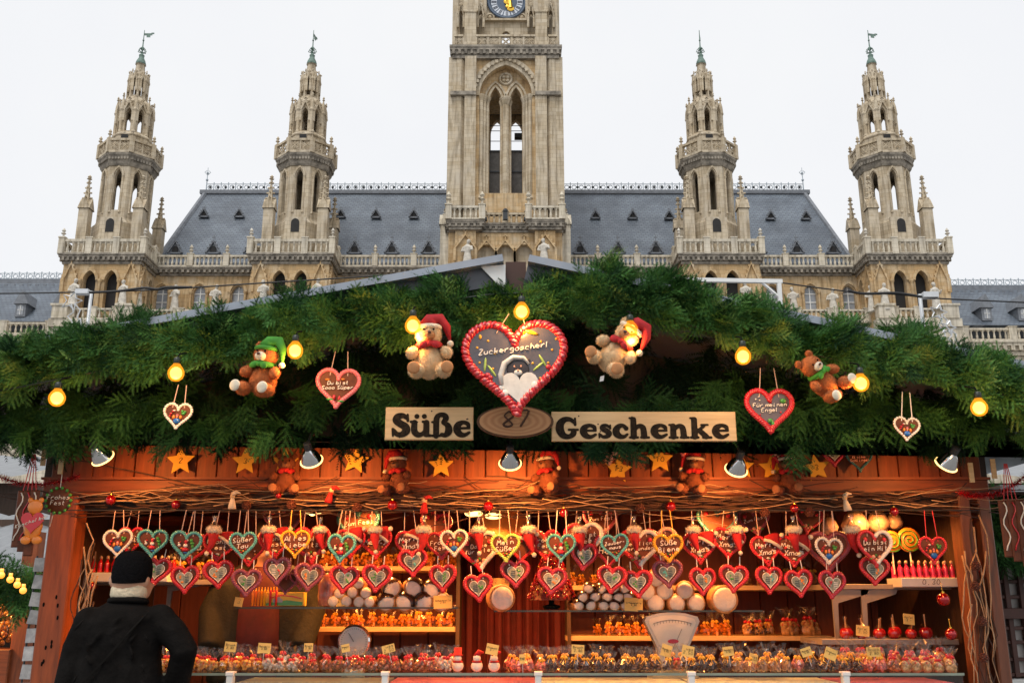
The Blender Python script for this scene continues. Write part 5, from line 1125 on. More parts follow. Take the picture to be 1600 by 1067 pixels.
GM = {c: fill2d(stroke_sdf(CB[c], 5), -.1, 1.05, -.06, 1.08, 64) for c in 'SüßeGschnk'}
LETM = M('worn_black_paint', (.005, .0045, .004), .8, .4, 70, .2, col2=(.035, .022, .012), spec=.15)
def board(x0, x1, y0, y1, txt, Y, label, lx0, lx1):
    a, b = W(x0, y1, Y), W(x1, y0, Y); t = thing('name_board', label, 'sign', Vector(((a.x + b.x) / 2, Y, a.z)), 'name boards')
    m = MB(); m.bbox(a.x, b.x, Y, Y + .02, a.z, b.z, .003); part('board', m, PINE, t)
    la, lb_ = W(lx0, y1, Y).x, W(lx1, y1, Y).x; tot = sum(CW[c] for c in txt); h = (b.z - a.z) * .74; k = (lb_ - la) / tot; x = la; z = a.z + (b.z - a.z) * .08
    for c in txt:
        V, Fc = GM[c]; m = MB(); m.add([(x + u * k, Y - .002, z + v * h) for u, v in V], Fc); part('letter', m, LETM, t); x += CW[c] * k
    m = MB()
    for _ in range(6): m.ball((random.uniform(a.x + .02, b.x - .02), Y, random.uniform(a.z + .01, b.z - .01)), (.004, .001, .004), 6, 4)
    part('wood_knots', m, WOODD, t, kind='stuff')
board(601, 740, 636, 687, 'Süße', 4.50, 'pale wooden board lettered Süße', 611, 736); board(862, 1149, 643, 689, 'Geschenke', 4.50, 'pale wooden board lettered Geschenke', 868, 1141)
p = W(805, 659, 4.48); t = thing('wood_slice', 'oval bark-edged wood slice numbered 87 between the name boards', 'sign', p); a, b = 60 * sp(659, 4.48), 25 * sp(659, 4.48)
m = MB(); m.lathe([(1, -.014), (1.0, .014)], 40, M=Matrix(((a, 0, 0, 0), (0, 0, 1, 0), (0, b, 0, 0), (0, 0, 0, 1)))); part('bark', m, M('bark', (.10, .05, .025), .85, .5, 25, .8), t, local=True)
def ringwood():
    m = M('slice_wood', (.36, .19, .085), .6, .3, 8, .1); t_ = m.node_tree; w = t_.nodes.new('ShaderNodeTexWave'); w.wave_type = 'RINGS'; w.rings_direction = 'Y'; w.inputs['Scale'].default_value = 1; w.inputs['Distortion'].default_value = 2.5; w.inputs['Detail'].default_value = 3
    tc = t_.nodes.new('ShaderNodeTexCoord'); mp = t_.nodes.new('ShaderNodeMapping'); mp.inputs['Scale'].default_value = (9, 9, 22); t_.links.new(tc.outputs['Object'], mp.inputs[0]); t_.links.new(mp.outputs[0], w.inputs['Vector'])
    rp = t_.nodes.new('ShaderNodeValToRGB'); rp.color_ramp.elements[0].color = (.33, .155, .062, 1); rp.color_ramp.elements[1].color = (.43, .225, .10, 1); t_.links.new(w.outputs[0], rp.inputs[0]); t_.links.new(rp.outputs[0], t_.nodes['Principled BSDF'].inputs['Base Color']); return m
m = MB(); m.lathe([(.93, .0), (.93, .004)], 40, M=Matrix(((a, 0, 0, 0), (0, 0, -1, -.0145), (0, b, 0, 0), (0, 0, 0, 1)))); part('cut_face', m, ringwood(), t, local=True)
part('number', script_mb('87', .042, .0052, -.0205), M('burnt_brown', (.05, .02, .01), .7, .2, 20), t, local=True)

# ------------------------------------------------------------ paper stars
STAR = M('orange_card', (.85, .46, .04), .7, .1, 6); INK = M('ink', (.06, .03, .02), .7, 0)
for px, py, r, num, lb in ((282, 720, 21, '2', 'orange paper star numbered 2 nearest the corner post'), (383, 721, 20, '3', 'orange paper star numbered 3 next to the star numbered 2'), (445, 722, 20, None, 'orange paper star behind the brown bear at the clamp lamp'), (555, 719, 20, '8', 'orange paper star numbered 8 between lamp and Süße board'), (689, 727, 19, None, 'orange paper star below the Süße board'), (966, 733, 20, '13', 'orange paper star numbered 13, the lower one under the Geschenke board'), (1031, 718, 20, '10', 'orange paper star numbered 10, the higher one under the Geschenke board'), (1160, 729, 18, None, 'orange paper star hidden behind a clamp lamp'), (1206, 731, 19, '5', 'orange paper star numbered 5 half behind a brown bear'), (1276, 731, 20, '3', 'orange paper star numbered 3 beside the star numbered 5')):
    Y = YS - .05; p = W(px, py, Y); k = r * 1.12 * sp(py, Y); t = thing('paper_star', lb, 'star', p, 'numbered paper stars', rot=(0, random.uniform(-.15, .15), 0))
    m = MB(); m.ext([(k * (1 if i % 2 == 0 else .48) * math.sin(i * math.pi / 5), 0, k * (1 if i % 2 == 0 else .45) * math.cos(i * math.pi / 5)) for i in range(10)], (0, .006, 0)); part('card', m, STAR, t, local=True)
    if num: part('number', script_mb(num, .016, .0015, -.002), INK, t, local=True)

# ------------------------------------------------------------ teddy bears
def fur(mb, n, L, seed):
    """short tufts standing off the surface of mb"""
    r = np.random.default_rng(seed); T = []
    tri = []
    for f in mb.f:
        for k in range(1, len(f) - 1): tri.append((f[0], f[k], f[k + 1]))
    V = np.array(mb.v); tri = np.array(tri); a, b, c = V[tri[:, 0]], V[tri[:, 1]], V[tri[:, 2]]; cr = np.cross(b - a, c - a); ar = np.linalg.norm(cr, axis=1); q = r.choice(len(tri), n, p=ar / ar.sum()); u, v = r.random(n), r.random(n); s = u + v > 1; u[s] = 1 - u[s]; v[s] = 1 - v[s]
    P = a[q] + (b - a)[q] * u[:, None] + (c - a)[q] * v[:, None]; N = nrm(cr[q]); D = nrm(N + r.normal(0, .5, (n, 3))); w = nrm(np.cross(D, r.normal(size=(n, 3)))) * L * .16
    for p, d, x in zip(P, D, w): T.append((p + x, p - x, p + d * L))
    for t in T: k = len(mb.v); mb.v += [tuple(x) for x in t]; mb.f.append((k, k + 1, k + 2))
    return mb
def teddy(px, py, Y, h, label, fc, pad, hatm, scarfm, yaw=0, roll_=0, pitch=0, hat_side=1, grp=None, seed=0, nf=1.0):
    """sitting bear, height h; local z from seat to top of head, facing -Y"""
    p = W(px, py, Y); t = thing('teddy_bear', label, 'teddy bear', p, grp, rot=(pitch, roll_, yaw)); k = h / .36
    def blob(name, lst, m, nfur=300, L=.0095):
        mb = MB()
        for c, r_, *rt_ in lst: mb.ball([x * k for x in c], tuple(x * k for x in r_), 12, 9, rt_[0].to_matrix() if rt_ else None)
        if nfur: fur(mb, int(nfur * nf * 2.4), L * k, seed + len(name))
        return part(name, mb, m, t, True, local=True)
    blob('body', [((0, 0, .0), (.085, .075, .10))], fc, 700); hd = blob('head', [((0, -.02, .155), (.075, .068, .07))], fc, 500)
    for s in (-1, 1):
        e = blob('ear', [((s * .06, -.005, .22), (.026, .016, .027))], fc, 120)
        blob('arm', [((s * .095, -.045, .045), (.032, .05, .034), Euler((.5, 0, s * .5)))], fc, 220)
        blob('leg', [((s * .075, -.09, -.07), (.043, .075, .042), Euler((.1, 0, s * -.25)))], fc, 300)
        mb = MB(); mb.ball((s * .092 * k, -.158 * k, -.066 * k), (.036 * k, .012 * k, .036 * k), 12, 8); part('foot_pad', mb, pad, t, True, local=True)
        mb = MB(); mb.ball((s * .027 * k, -.086 * k, .172 * k), .0065 * k, 8, 6); part('eye', mb, BLACK, t, True, local=True)
    blob('muzzle', [((0, -.08, .138), (.036, .03, .028))], pad, 120, .006)
    mb = MB(); mb.ball((0, -.112 * k, .147 * k), (.013 * k, .009 * k, .009 * k), 8, 6); part('nose', mb, BRN, t, True, local=True)
    if hatm:
        s = hat_side; mb = MB(); mb.tube([Vector(q) * k for q in ((0, -.015, .2), (s * .02, -.01, .24), (s * .07, -.01, .25), (s * .105, -.015, .2), (s * .12, -.02, .12))], [.06 * k, .05 * k, .035 * k, .025 * k, .008 * k], 10); part('hat', mb, hatm, t, True, local=True)
        mb = MB(); mb.tube([(.066 * k * math.cos(a), (-.018 + .062 * math.sin(a)) * k, .195 * k) for a in [2 * math.pi * i / 14 for i in range(15)]], .014 * k, 7); part('hat_band', mb, FLUFF if hatm is FELT else hatm, t, True, local=True)
        mb = MB(); mb.ball((s * .122 * k, -.022 * k, .10 * k), .02 * k, 10, 8); part('hat_pompom', mb, FLUFF, t, True, local=True)
    if scarfm:
        mb = MB(); mb.tube([(.062 * k * math.cos(a), (-.02 + .06 * math.sin(a)) * k, .092 * k) for a in [2 * math.pi * i / 14 for i in range(15)]], .018 * k, 7); mb.ball((0, -.088 * k, .088 * k), (.017 * k, .012 * k, .016 * k))
        for s in (-1, 1): mb.ball((s * .034 * k, -.088 * k, .082 * k), (.03 * k, .01 * k, .02 * k), 8, 6, Euler((0, s * .4, 0)).to_matrix())
        part('scarf', mb, scarfm, t, True, local=True)
    return t
BRN = M('nose_brown', (.05, .015, .012), .4, .2, 20)
CREAM = M('cream_plush', (.62, .44, .25), .9, .2, 30, .3); TAN = M('tan_plush', (.42, .19, .075), .9, .2, 30, .3); ORNG = M('orange_plush', (.42, .12, .03), .9, .2, 30, .3); IVORY = M('ivory_plush', (.68, .60, .47), .9, .15, 30, .3); BROWN = M('brown_plush', (.17, .05, .022), .9, .25, 30, .3)
GRN = M('green_felt', (.04, .22, .015), .8, .25, 25, .2)
teddy(411, 595, 4.28, .262, 'orange bear with green cap and green bow hanging in the fir', ORNG, IVORY, GRN, GRN, yaw=-.25, roll_=.12, seed=1, grp='bears on the fir boughs')
teddy(671, 566, 4.28, .285, 'cream bear with red Santa cap left of the big heart', CREAM, TAN, FELT, FELT, yaw=.1, roll_=-.05, seed=2, grp='bears on the fir boughs')
teddy(958, 558, 4.28, .275, 'cream bear tipped sideways with red cap right of the big heart', CREAM, TAN, FELT, FELT, yaw=-.2, roll_=.62, seed=3, grp='bears on the fir boughs')
teddy(1288, 600, 4.28, .235, 'orange bear lying askew without face in view beside a bulb', ORNG, IVORY, None, GRN, yaw=.3, roll_=-.75, seed=4, hat_side=1, grp='bears on the fir boughs')
m = MB(); p = W(938, 588, 4.24); m.add([p, p + Vector((.018, 0, .005)), p + Vector((.014, 0, -.02)), p + Vector((-.004, 0, -.024))], [(0, 1, 2, 3)]); solo('cloth_tag', m, WHITE, 'small white cloth tag hanging under the tipped cream bear', 'tag', p)
for i, (px, yw, lb) in enumerate(((446, .15, 'brown bear on the beam beside the lamp by the eight star'), (624, -.35, 'brown bear in Santa cap on the beam under the Süße board'), (857, -.5, 'brown bear in Santa cap on the beam right of the centre lamp'), (1086, -.4, 'brown bear in Santa cap on the beam below the ten star'), (1234, -.45, 'brown bear in Santa cap on the beam beside the five star'))):
    teddy(px, 753, YS - .12, .23, lb, BROWN, M('muzzle_brown', (.26, .11, .05), .9, .2, 30) if i == 0 else bpy.data.materials['muzzle_brown'], FELT if i else None, FELT, yaw=yw, roll_=random.uniform(-.1, .15), seed=10 + i, hat_side=-1 if i != 2 else 1, grp='brown bears on the beam', nf=1.0)

# ------------------------------------------------------------ twig garlands, baubles, cones
TWIG_L = M('pale_twig', (.40, .25, .14), .6, .3, 30); TWIG_D = M('dark_twig', (.06, .025, .014), .7, .3, 30)
def twigs(x0, x1, n, py, spread, Y, mt, r, seed, vertical=False):
    m = MB(); rr = random.Random(seed)
    for _ in range(n):
        L = rr.uniform(.35, .95); pts = []
        if not vertical:
            a = W(rr.uniform(x0, x1), py + rr.gauss(0, spread), Y); x, z = a.x, a.z; d = rr.choice((-1, 1)); sl = rr.gauss(0, .07)
            for k in range(9): pts.append((x + d * L * k / 8, Y + rr.gauss(0, .012) - .01, z + sl * L * k / 8 + rr.gauss(0, .007)))
            if rr.random() < .12: pts[-1] = (pts[-1][0], pts[-1][1], pts[-1][2] + .06); pts[-2] = (pts[-2][0], pts[-2][1], pts[-2][2] + .03)
        else:
            a = W(rr.uniform(x0, x1), 800 + rr.random() * 180, Y); x, z = a.x, a.z; ph = rr.random() * 6
            for k in range(10): pts.append((x + .02 * math.sin(ph + k * .8) + rr.gauss(0, .006), Y + rr.gauss(0, .012), z - L * k / 9))
        m.tube(pts, [r * (1.15 - .07 * q) for q in range(len(pts))], 4)
    return m
g_ = thing('twig_garland', 'tangle of pale and dark twigs wound along the beam over the hearts', 'garland', (0, YS - .1, zr(782, YS)))
part('dark_twigs', twigs(110, 1500, 190, 782, 7, YS - .095, TWIG_D, .0045, 3), TWIG_D, g_, True, kind='stuff'); part('pale_twigs', twigs(110, 1500, 36, 779, 7, YS - .12, TWIG_L, .0032, 4), TWIG_L, g_, True, kind='stuff')
for a, b, lb in ((1500, 1538, 'pale twigs winding down the dark corner post beside the lattice'), (122, 148, 'pale twigs winding down beside the wooden corner post')):
    g_ = thing('twig_garland', lb, 'garland', W((a + b) / 2, 900, YS - .15)); part('pale_twigs', twigs(a, b, 9, 0, 0, YS - .16, None, .0042, a, True), TWIG_L, g_, True, kind='stuff'); part('dark_twigs', twigs(a, b, 8, 0, 0, YS - .14, None, .004, a + 1, True), TWIG_D, g_, True, kind='stuff')
BAUB = M('red_glass_bauble', (.38, .004, .008), .12, .1, 5, metal=.55, coat=1.0)
def bauble(px, py, rp, Y, lb):
    p = W(px, py, Y); r_ = rp * sp(py, Y); t = thing('bauble', lb, 'bauble', p, 'red glass baubles'); m = MB(); m.ball((0, 0, 0), r_, 16, 12); part('ball', m, BAUB, t, True, local=True)
    m = MB(); m.lathe([(r_ * .25, r_ * .95), (r_ * .25, r_ * 1.2)], 8); m.tube([(0, 0, r_ * 1.2), (0, .01, r_ * 2.6)], .0012, 3); part('cap', m, GOLD, t, local=True)
for px, py, rp, Y, lb in ((435, 774, 5, 5.3, 'red bauble under the bear at the eight star'), (613, 789, 8, 5.3, 'red bauble under the Süße board'), (763, 791, 8, 5.3, 'red bauble next to the glaring lamp'), (881, 801, 7, 5.3, 'red bauble above the teal Santa heart by the tree'), (1048, 791, 8, 5.3, 'red bauble above the Süße Biene heart'), (1241, 794, 7, 5.3, 'red bauble above the fourth Merry Xmas heart'), (1397, 799, 7, 5.3, 'red bauble above the Du bist ein Hit heart'), (275, 788, 7, 5.3, 'red bauble above the second teal Santa heart'), (173, 781, 8, 5.3, 'red bauble on the beam above the man'), (143, 916, 7, 5.35, 'red bauble beside the post, left of the man'), (1474, 936, 10, 5.3, 'large red bauble beside the right post'), (1486, 990, 9, 5.3, 'red bauble at the end of the apple shelf')):
    bauble(px, py, rp, Y, lb)
CONE = M('pine_cone_brown', (.12, .035, .02), .6, .3, 30)
def cone_mb(r_):
    m = MB()
    for j in range(6):
        for i in range(7): a = 2 * math.pi * (i + .5 * (j % 2)) / 7; q = r_ * math.sin(math.pi * (j + .8) / 7); m.ball((q * math.cos(a), q * math.sin(a), r_ * 1.1 * (1 - 2 * (j + .5) / 6)), (r_ * .32, r_ * .32, r_ * .16), 6, 4)
    m.ball((0, 0, 0), (r_ * .7, r_ * .7, r_), 8, 6); return m
for i, (px, py, Y) in enumerate(((385, 789, 5.3), (455, 788, 5.3), (558, 792, 5.3), (1000, 794, 5.3), (1195, 800, 5.3), (1265, 800, 5.3), (1525, 884, 5.26), (1524, 915, 5.26), (1535, 970, 5.26), (1537, 1027, 5.26))):
    p = W(px, py, Y); solo('pine_cone', cone_mb(.022).xf(Matrix.Translation(p)), CONE, 'brown pine cone hanging ' + ('under the beam, ' + ORD[i] + ' from the corner post' if i < 6 else 'on the twig-wound post, ' + ORD[i - 6] + ' from the top'), 'pine cone', p, 'pine cones', True)
# little felt figures on the beam
for px, py, lb in ((363, 783, 'small white felt figure on the beam above the Süßer Tau heart'), (516, 774, 'small red felt figure on the twigs by the clamp lamp'), (663, 790, 'small brown felt figure under the twigs below the Süße board'), (1322, 786, 'small white felt figure on the twigs near the planks end')):
    p = W(px, py, 5.27); t = thing('felt_figure', lb, 'ornament', p, 'felt figures on the beam', rot=(0, random.uniform(-.5, .5), 0)); w_ = 'white' in lb
    m = MB(); m.lathe([(.022, -.04), (.02, -.02), (.012, .01), (.008, .02)], 10); part('body', m, IVORY if w_ else FELT, t, True, local=True); m = MB(); m.ball((0, 0, .028), .014); part('head', m, CREAM, t, True, local=True)
    m = MB(); m.tube([(-.0, 0, .036), (.02, 0, .05), (.042, 0, .042)], [.015, .01, .003], 7); part('hat', m, FLUFF if w_ else FELT, t, True, local=True)
# Santa hats hung upside down between the hearts
hm = None
for i, px in enumerate((334, 420, 500, 586, 662, 748, 826, 906, 991, 1083, 1151, 1240, 1331)):
    p = W(px, 830, 5.26); lb = 'fur-cuffed red Santa hat hung point down, ' + ORD[i] + ' from the corner post'
    if hm is None:
        hm = thing('santa_hat', lb, 'hat', p, 'hung Santa hats'); hm.scale = (.74,) * 3; m = MB(); m.tube([(0, 0, .0), (.0, 0, -.05), (-.01, -.01, -.1), (-.024, -.015, -.13), (-.032, -.015, -.145)], [.038, .034, .022, .012, .005], 10); part('felt_cone', m, FELT, hm, True, local=True)
        m = MB(); m.lathe([(.03, -.012), (.048, -.006), (.052, .012), (.048, .028), (.034, .034)], 14); fur(m, 400, .014, 5); part('fur_cuff', m, FLUFF, hm, True, local=True)
        m = MB(); m.ball((-.034, -.016, -.155), .0165, 9, 7); part('pompom', m, FLUFF, hm, True, local=True)
        m = MB(); m.lathe([(.036, .03), (.012, .075), (.02, .11)], 9, cap=False); part('cellophane', m, film('hat_film', (.95, .9, .85), .25, .2), hm, True, local=True)
    else: dup(hm, p, (0, 0, random.uniform(-1, 3.5)), random.uniform(.66, .8), lb, 'hung Santa hats')
# ============================================================ goods
FILM = film('cellophane', (.97, .95, .92), .095, .18)
def bag_proto(kind, contents, cm, rib, seed):
    """small gathered cellophane bag: sweets, ribbon, film skirt and fanned top"""
    r = random.Random(seed); t = thing('sweet_bag', 'x', 'sweet bag', (0, 0, 0)); m = MB()
    for k in range(22):
        a = r.random() * 6.28; q = .027 * math.sqrt(r.random()); z = .008 + .046 * r.random(); s_ = .0092 if contents != 'flat' else .013
        if contents == 'round': m.ball((q * math.cos(a), q * math.sin(a) * .8, z), s_ * r.uniform(.85, 1.15), 7, 5)
        elif contents == 'flat': m.ball((q * math.cos(a) * .6, q * math.sin(a) * .5, z), (s_ * 1.3, s_ * .5, s_ * 1.3), 9, 5, Euler((r.random(), r.random(), r.random())).to_matrix())
        else: m.box(-s_, s_, -s_ * .7, s_ * .7, -s_ * .6, s_ * .6, Matrix.Translation((q * math.cos(a), q * math.sin(a) * .8, z)) @ Euler((r.random() * 3, r.random() * 3, r.random() * 3)).to_matrix().to_4x4())
    part('sweets', m, cm, t, contents != 'cube', local=True, kind='stuff')
    m = MB(); n = 14; pr = [(.022, .0), (.036, .012), (.037, .035), (.024, .056), (.007, .066), (.010, .072), (.026, .094), (.036, .112)]
    for j, (rad, z) in enumerate(pr):
        for i in range(n): a = 2 * math.pi * i / n; w = 1 + (.10 if j < 4 else .32) * (1 if i % 2 else -1) * r.uniform(.5, 1.2); m.v.append((rad * w * math.cos(a), rad * w * math.sin(a) * (.85 if j < 5 else .55), z + (r.uniform(-.008, .008) if j > 5 else 0)))
    m.f = [(j * n + i, j * n + (i + 1) % n, (j + 1) * n + (i + 1) % n, (j + 1) * n + i) for j in range(len(pr) - 1) for i in range(n)]; part('film', m, FILM, t, local=True)
    m = MB(); m.lathe([(.009, .063), (.011, .066), (.009, .07)], 8)
    for s in (-1, 1): m.ball((s * .011, -.008, .068), (.011, .004, .007), 7, 5, Euler((0, s * .5, 0)).to_matrix()); m.tube([(s * .003, -.009, .066), (s * .012, -.018, .05), (s * .014, -.03, .042)], .002, 4)
    part('ribbon', m, rib, t, True, local=True); return t
SW = {n: M('sweet_' + n, c, .3, .3, 60, coat=.5, rnd=.15) for n, c in (('gold', (.62, .30, .05)), ('silver', (.48, .42, .38)), ('nut', (.30, .09, .03)), ('choc', (.055, .018, .012)), ('pink', (.60, .16, .13)), ('cookie', (.58, .34, .15)), ('amber', (.62, .20, .02)), ('red', (.45, .02, .02)), ('mixed', (.40, .20, .10)))}
RB = {'red': ICE['red'], 'gold': M('gold_ribbon', (.80, .42, .04), .3, .15, 20), 'white': RIB['white']}
PB = {}
for i, (k, cont, mt, rb) in enumerate((('gold', 'round', 'gold', 'red'), ('silver', 'round', 'silver', 'red'), ('nut', 'round', 'nut', 'red'), ('choc', 'cube', 'choc', 'gold'), ('pink', 'round', 'pink', 'gold'), ('cookie', 'flat', 'cookie', 'red'), ('amber', 'cube', 'amber', 'gold'), ('mixed', 'cube', 'mixed', 'gold'), ('darkball', 'round', 'choc', 'gold'))): PB[k] = bag_proto(k, cont, SW[mt], RB[rb], i)
used = set(); CNT = {}
LBL = {'gold': 'gold wrapped sweets', 'silver': 'silver sugared almonds', 'nut': 'brown roasted nuts', 'choc': 'dark chocolate pieces', 'pink': 'pink sweets', 'cookie': 'pale ring biscuits', 'amber': 'amber coloured candy', 'mixed': 'mixed brown sweets', 'darkball': 'dark chocolate balls'}
def bag(k, p, sc, where, grp):
    CNT[(k, where)] = CNT.get((k, where), -1) + 1; lb = ORD[min(23, CNT[(k, where)])] + ' bag of ' + LBL[k] + ' ' + where; rz = random.uniform(-.6, .6); s3 = (sc, sc, sc * random.uniform(.92, 1.15))
    if k not in used: used.add(k); o = PB[k]; o.location = p; o.rotation_euler = (0, 0, rz); o.scale = s3; o['label'] = lb; o['group'] = grp + ', ' + k
    else: o = dup(PB[k], p, (random.uniform(-.06, .06), random.uniform(-.1, .1), rz), s3, lb, grp + ', ' + k)
    return o
def kind_at(x):
    for a, b, k in ((250, 345, 'gold'), (345, 408, 'gold'), (408, 470, 'silver'), (470, 600, 'nut'), (600, 690, 'nut'), (690, 715, 'silver'), (790, 850, 'pink'), (850, 985, 'choc'), (985, 1080, 'darkball'), (1080, 1150, 'choc'), (1150, 1230, 'mixed'), (1230, 1262, 'pink'), (1262, 1345, 'darkball'), (1345, 1395, 'pink'), (1395, 1500, 'cookie')):
        if a <= x < b: return random.choice(('mixed', 'nut')) if random.random() < .06 else k
    return 'nut'
x = 258
while x < 1490:
    if not 715 < x < 792: bag(kind_at(x), W(x, 1049, YC + .1), random.uniform(.86, 1.0), 'in the front row on the glass counter', 'counter bags front')
    x += random.uniform(16, 21)
x = 262
while x < 1485:
    if not 720 < x < 785: bag(kind_at(x + 6), Vector((W(x, 1040, YC + .26).x, YC + .26 + random.uniform(-.03, .03), zc)), random.uniform(.95, 1.12), 'in the second row on the glass counter', 'counter bags behind')
    x += random.uniform(19, 25)
def shelf_bags(key, xs, k, sc, where):
    Y, z = SH[key]
    for x in xs: bag(k, Vector((W(x, 950, Y + .1).x + random.uniform(-.01, .01), Y + random.uniform(.06, .2), z)), sc * random.uniform(.9, 1.12), where, 'bags on the back shelves')
shelf_bags('l2', range(492, 706, 15), 'amber', 1.05, 'on the back shelf left of the curtain'); shelf_bags('r2', range(935, 1075, 15), 'amber', 1.0, 'on the back shelf behind the fan scale'); shelf_bags('r2', range(1085, 1145, 17), 'amber', 1.1, 'on the back shelf right of the fan scale'); shelf_bags('r2', range(1165, 1290, 19), 'cookie', 1.35, 'on the dark end of the back shelf'); shelf_bags('r2', range(1170, 1200, 14), 'darkball', 1.0, 'beside the biscuits on the back shelf')
shelf_bags('r1', range(895, 1000, 17), 'amber', 1.05, 'on the upper back shelf right of the curtain'); shelf_bags('l1', range(500, 712, 17), 'amber', 1.15, 'on the upper back shelf left of the curtain'); shelf_bags('lm', range(262, 340, 20), 'mixed', 1.4, 'on the side shelf above the man')
shelf_bags('r1', range(1150, 1290, 22), 'mixed', 1.3, 'at the end of the upper back shelf')
# price cards
CARD = M('price_card', (.66, .47, .14), .7, .08, 8)
def price_card(px, py, w, h, Y, lb, txt='Nougat/2,50', ti=0.0, stick=True):
    p = W(px, py, Y); k = sp(py, Y); a, b = w / 2 * k, h / 2 * k; t = thing('price_card', lb, 'price card', p, 'yellow price cards', rot=(-.12, ti, random.uniform(-.15, .15)))
    m = MB(); m.box(-a, a, -.0012, .0012, -b, b); part('card', m, CARD, t, local=True); ln = max(len(q) for q in txt.split('/')); part('writing', script_mb(txt, a * 1.7 / (ln * 6.6) * 4 if ln > 3 else b * .6, .0008, -.0022, 0, 0, b * .05), INK, t, local=True)
    if stick: m = MB(); m.tube([(0, .002, -b), (0, .01, -b - .05)], .0015, 4); part('stick', m, GALV, t, local=True)
for i, (px, py, w, h, ti) in enumerate(((360, 1010, 18, 15, .08), (413, 1012, 20, 15, .05), (482, 1011, 14, 13, 0), (540, 1012, 13, 12, -.2), (607, 1013, 20, 12, -.25), (769, 1014, 19, 16, .2), (816, 1029, 9, 14, -.05), (903, 1014, 20, 14, .06), (1041, 1016, 16, 18, .3), (1075, 1017, 19, 17, .2), (1138, 1017, 17, 14, -.1), (1177, 1028, 14, 14, .3), (1260, 1018, 17, 13, -.3), (1298, 1021, 19, 17, .4), (1365, 1018, 22, 14, 0))):
    price_card(px, py, w, h, YC + .06 + .02 * (i % 3), 'yellow price card stuck among the counter bags, ' + ORD[i] + ' from the man', random.choice(('Nuss/2,50', 'Krokant/3.-', 'Mandeln/3,50', 'Bruch/2,80')), ti)
for px, py, w, h, Y, lb, tx in ((373, 940, 13, 14, 5.52, 'small yellow card numbered 3 at the end of the glass shelf', '3'), (533, 938, 15, 17, 5.52, 'yellow card with a note beside the wrapped salami roll', 'Rolle/2,50'), (692, 940, 29, 20, 5.5, 'yellow card reading Schaumrolle 2,50 on the glass shelf left of the curtain', 'Schaumrolle/2,50'), (990, 944, 29, 20, 5.5, 'yellow card reading Schaumrolle 2,50 on the glass shelf right of the tree', 'Schaumrolle/2,50'), (1348, 985, 20, 16, 5.6, 'yellow card in front of the candy apples', 'Apfel/2,50'), (1420, 967, 18, 16, 5.62, 'yellow card standing over the candy apples', 'Apfel/3.-')):
    price_card(px, py, w, h, Y, lb, tx, random.uniform(-.1, .15), False)
p = W(780, 910, 5.5)
# cream rolls seen end on
PASTRY = M('pastry', (.42, .20, .075), .5, .35, 30, .3); CREAMW = M('cream_filling', (.70, .64, .56), .6, .12, 25, .35); CHOC = M('chocolate_dip', (.03, .012, .008), .25, .2, 20, coat=.6)
ROW = {}
def cream_roll(px, py, rp, Y, dip, lb, grp):
    q_ = (grp, round((950 - py) / 14)); ROW[q_] = ROW.get(q_, -1) + 1; rows_ = sorted({v for g2, v in ROW if g2 == grp}); lb = lb + (', ' + ORD[ROW[q_]] + ' in ' + ('bottom', 'middle', 'top', 'top')[rows_.index(q_[1])] + ' row' if not grp.startswith('biggest') else '')
    p = W(px, py, Y); r_ = rp * sp(py, Y); t = thing('cream_roll', lb, 'cream roll', p, grp, rot=(0, random.uniform(0, 6.28) if not dip else random.uniform(-.7, .7), random.uniform(-.25, .25))); Mx = Matrix.Rotation(math.pi / 2, 4, 'X')
    m = MB(); m.lathe([(r_ * .84, -.11), (r_ * .97, -.1), (r_, -.04), (r_ * .96, -.02), (r_, 0), (r_ * .98, .014), (r_ * .86, .019)], 20, M=Mx, cap=True)
    part('pastry', m, PASTRY, t, True, local=True); m = MB(); m.lathe([(r_ * .84, .012), (r_ * .82, .021), (r_ * .55, .028), (r_ * .05, .031)], 20, M=Mx); part('cream', m, CREAMW, t, True, local=True)
    if dip:
        m = MB(); n = 22; V = []
        for i in range(n + 1):
            a = R(10 + 160 * i / n); q = .35 + .28 * random.random() if dip > 1 else .62; zc_ = r_ * 1.03
            V += [(zc_ * math.cos(a), -.022, zc_ * math.sin(a)), (r_ * .8 * math.cos(a), -.0335, r_ * max(.12, .8 * math.sin(a) * q)), (zc_ * math.cos(a), .07, zc_ * math.sin(a))]
        m.v = V; m.f = [(3 * i + 1, 3 * i, 3 * i + 3, 3 * i + 4) for i in range(n)] + [(3 * i, 3 * i + 2, 3 * i + 5, 3 * i + 3) for i in range(n)]; part('chocolate', m, CHOC, t, True, local=True)
L_ = 'left of the curtain'; R_ = 'right of the red tree'
for i, (px, py) in enumerate(((521, 939), (541, 939), (561, 940), (578, 940), (531, 926), (552, 925), (571, 926), (541, 912), (561, 911))): cream_roll(px, py, 9.5, 5.54, 0, 'small plain cream roll in the pyramid ' + L_, 'small plain cream rolls')
for px, py, d in ((604, 940, 2), (633, 940, 1), (662, 940, 2), (612, 918, 2), (646, 917, 1), (676, 920, 1), (690, 940, 0)): cream_roll(px, py, 15.5, 5.54, d, 'large chocolate-dipped cream roll ' + L_, 'large dipped cream rolls')
for px, py in ((903, 945), (923, 945), (942, 945), (960, 945), (977, 945), (910, 932), (930, 931), (949, 931), (966, 932), (982, 932), (920, 918), (939, 919), (958, 918), (976, 919)): cream_roll(px, py, 9.4, 5.54, 1, 'small chocolate-tipped cream roll in the pyramid ' + R_, 'small dipped cream rolls')
for px, py in ((1024, 942), (1056, 942), (1087, 942), (1010, 924), (1038, 923), (1070, 922), (1025, 903)): cream_roll(px, py, 15, 5.54, 0, 'large plain cream roll ' + R_, 'large plain cream rolls')
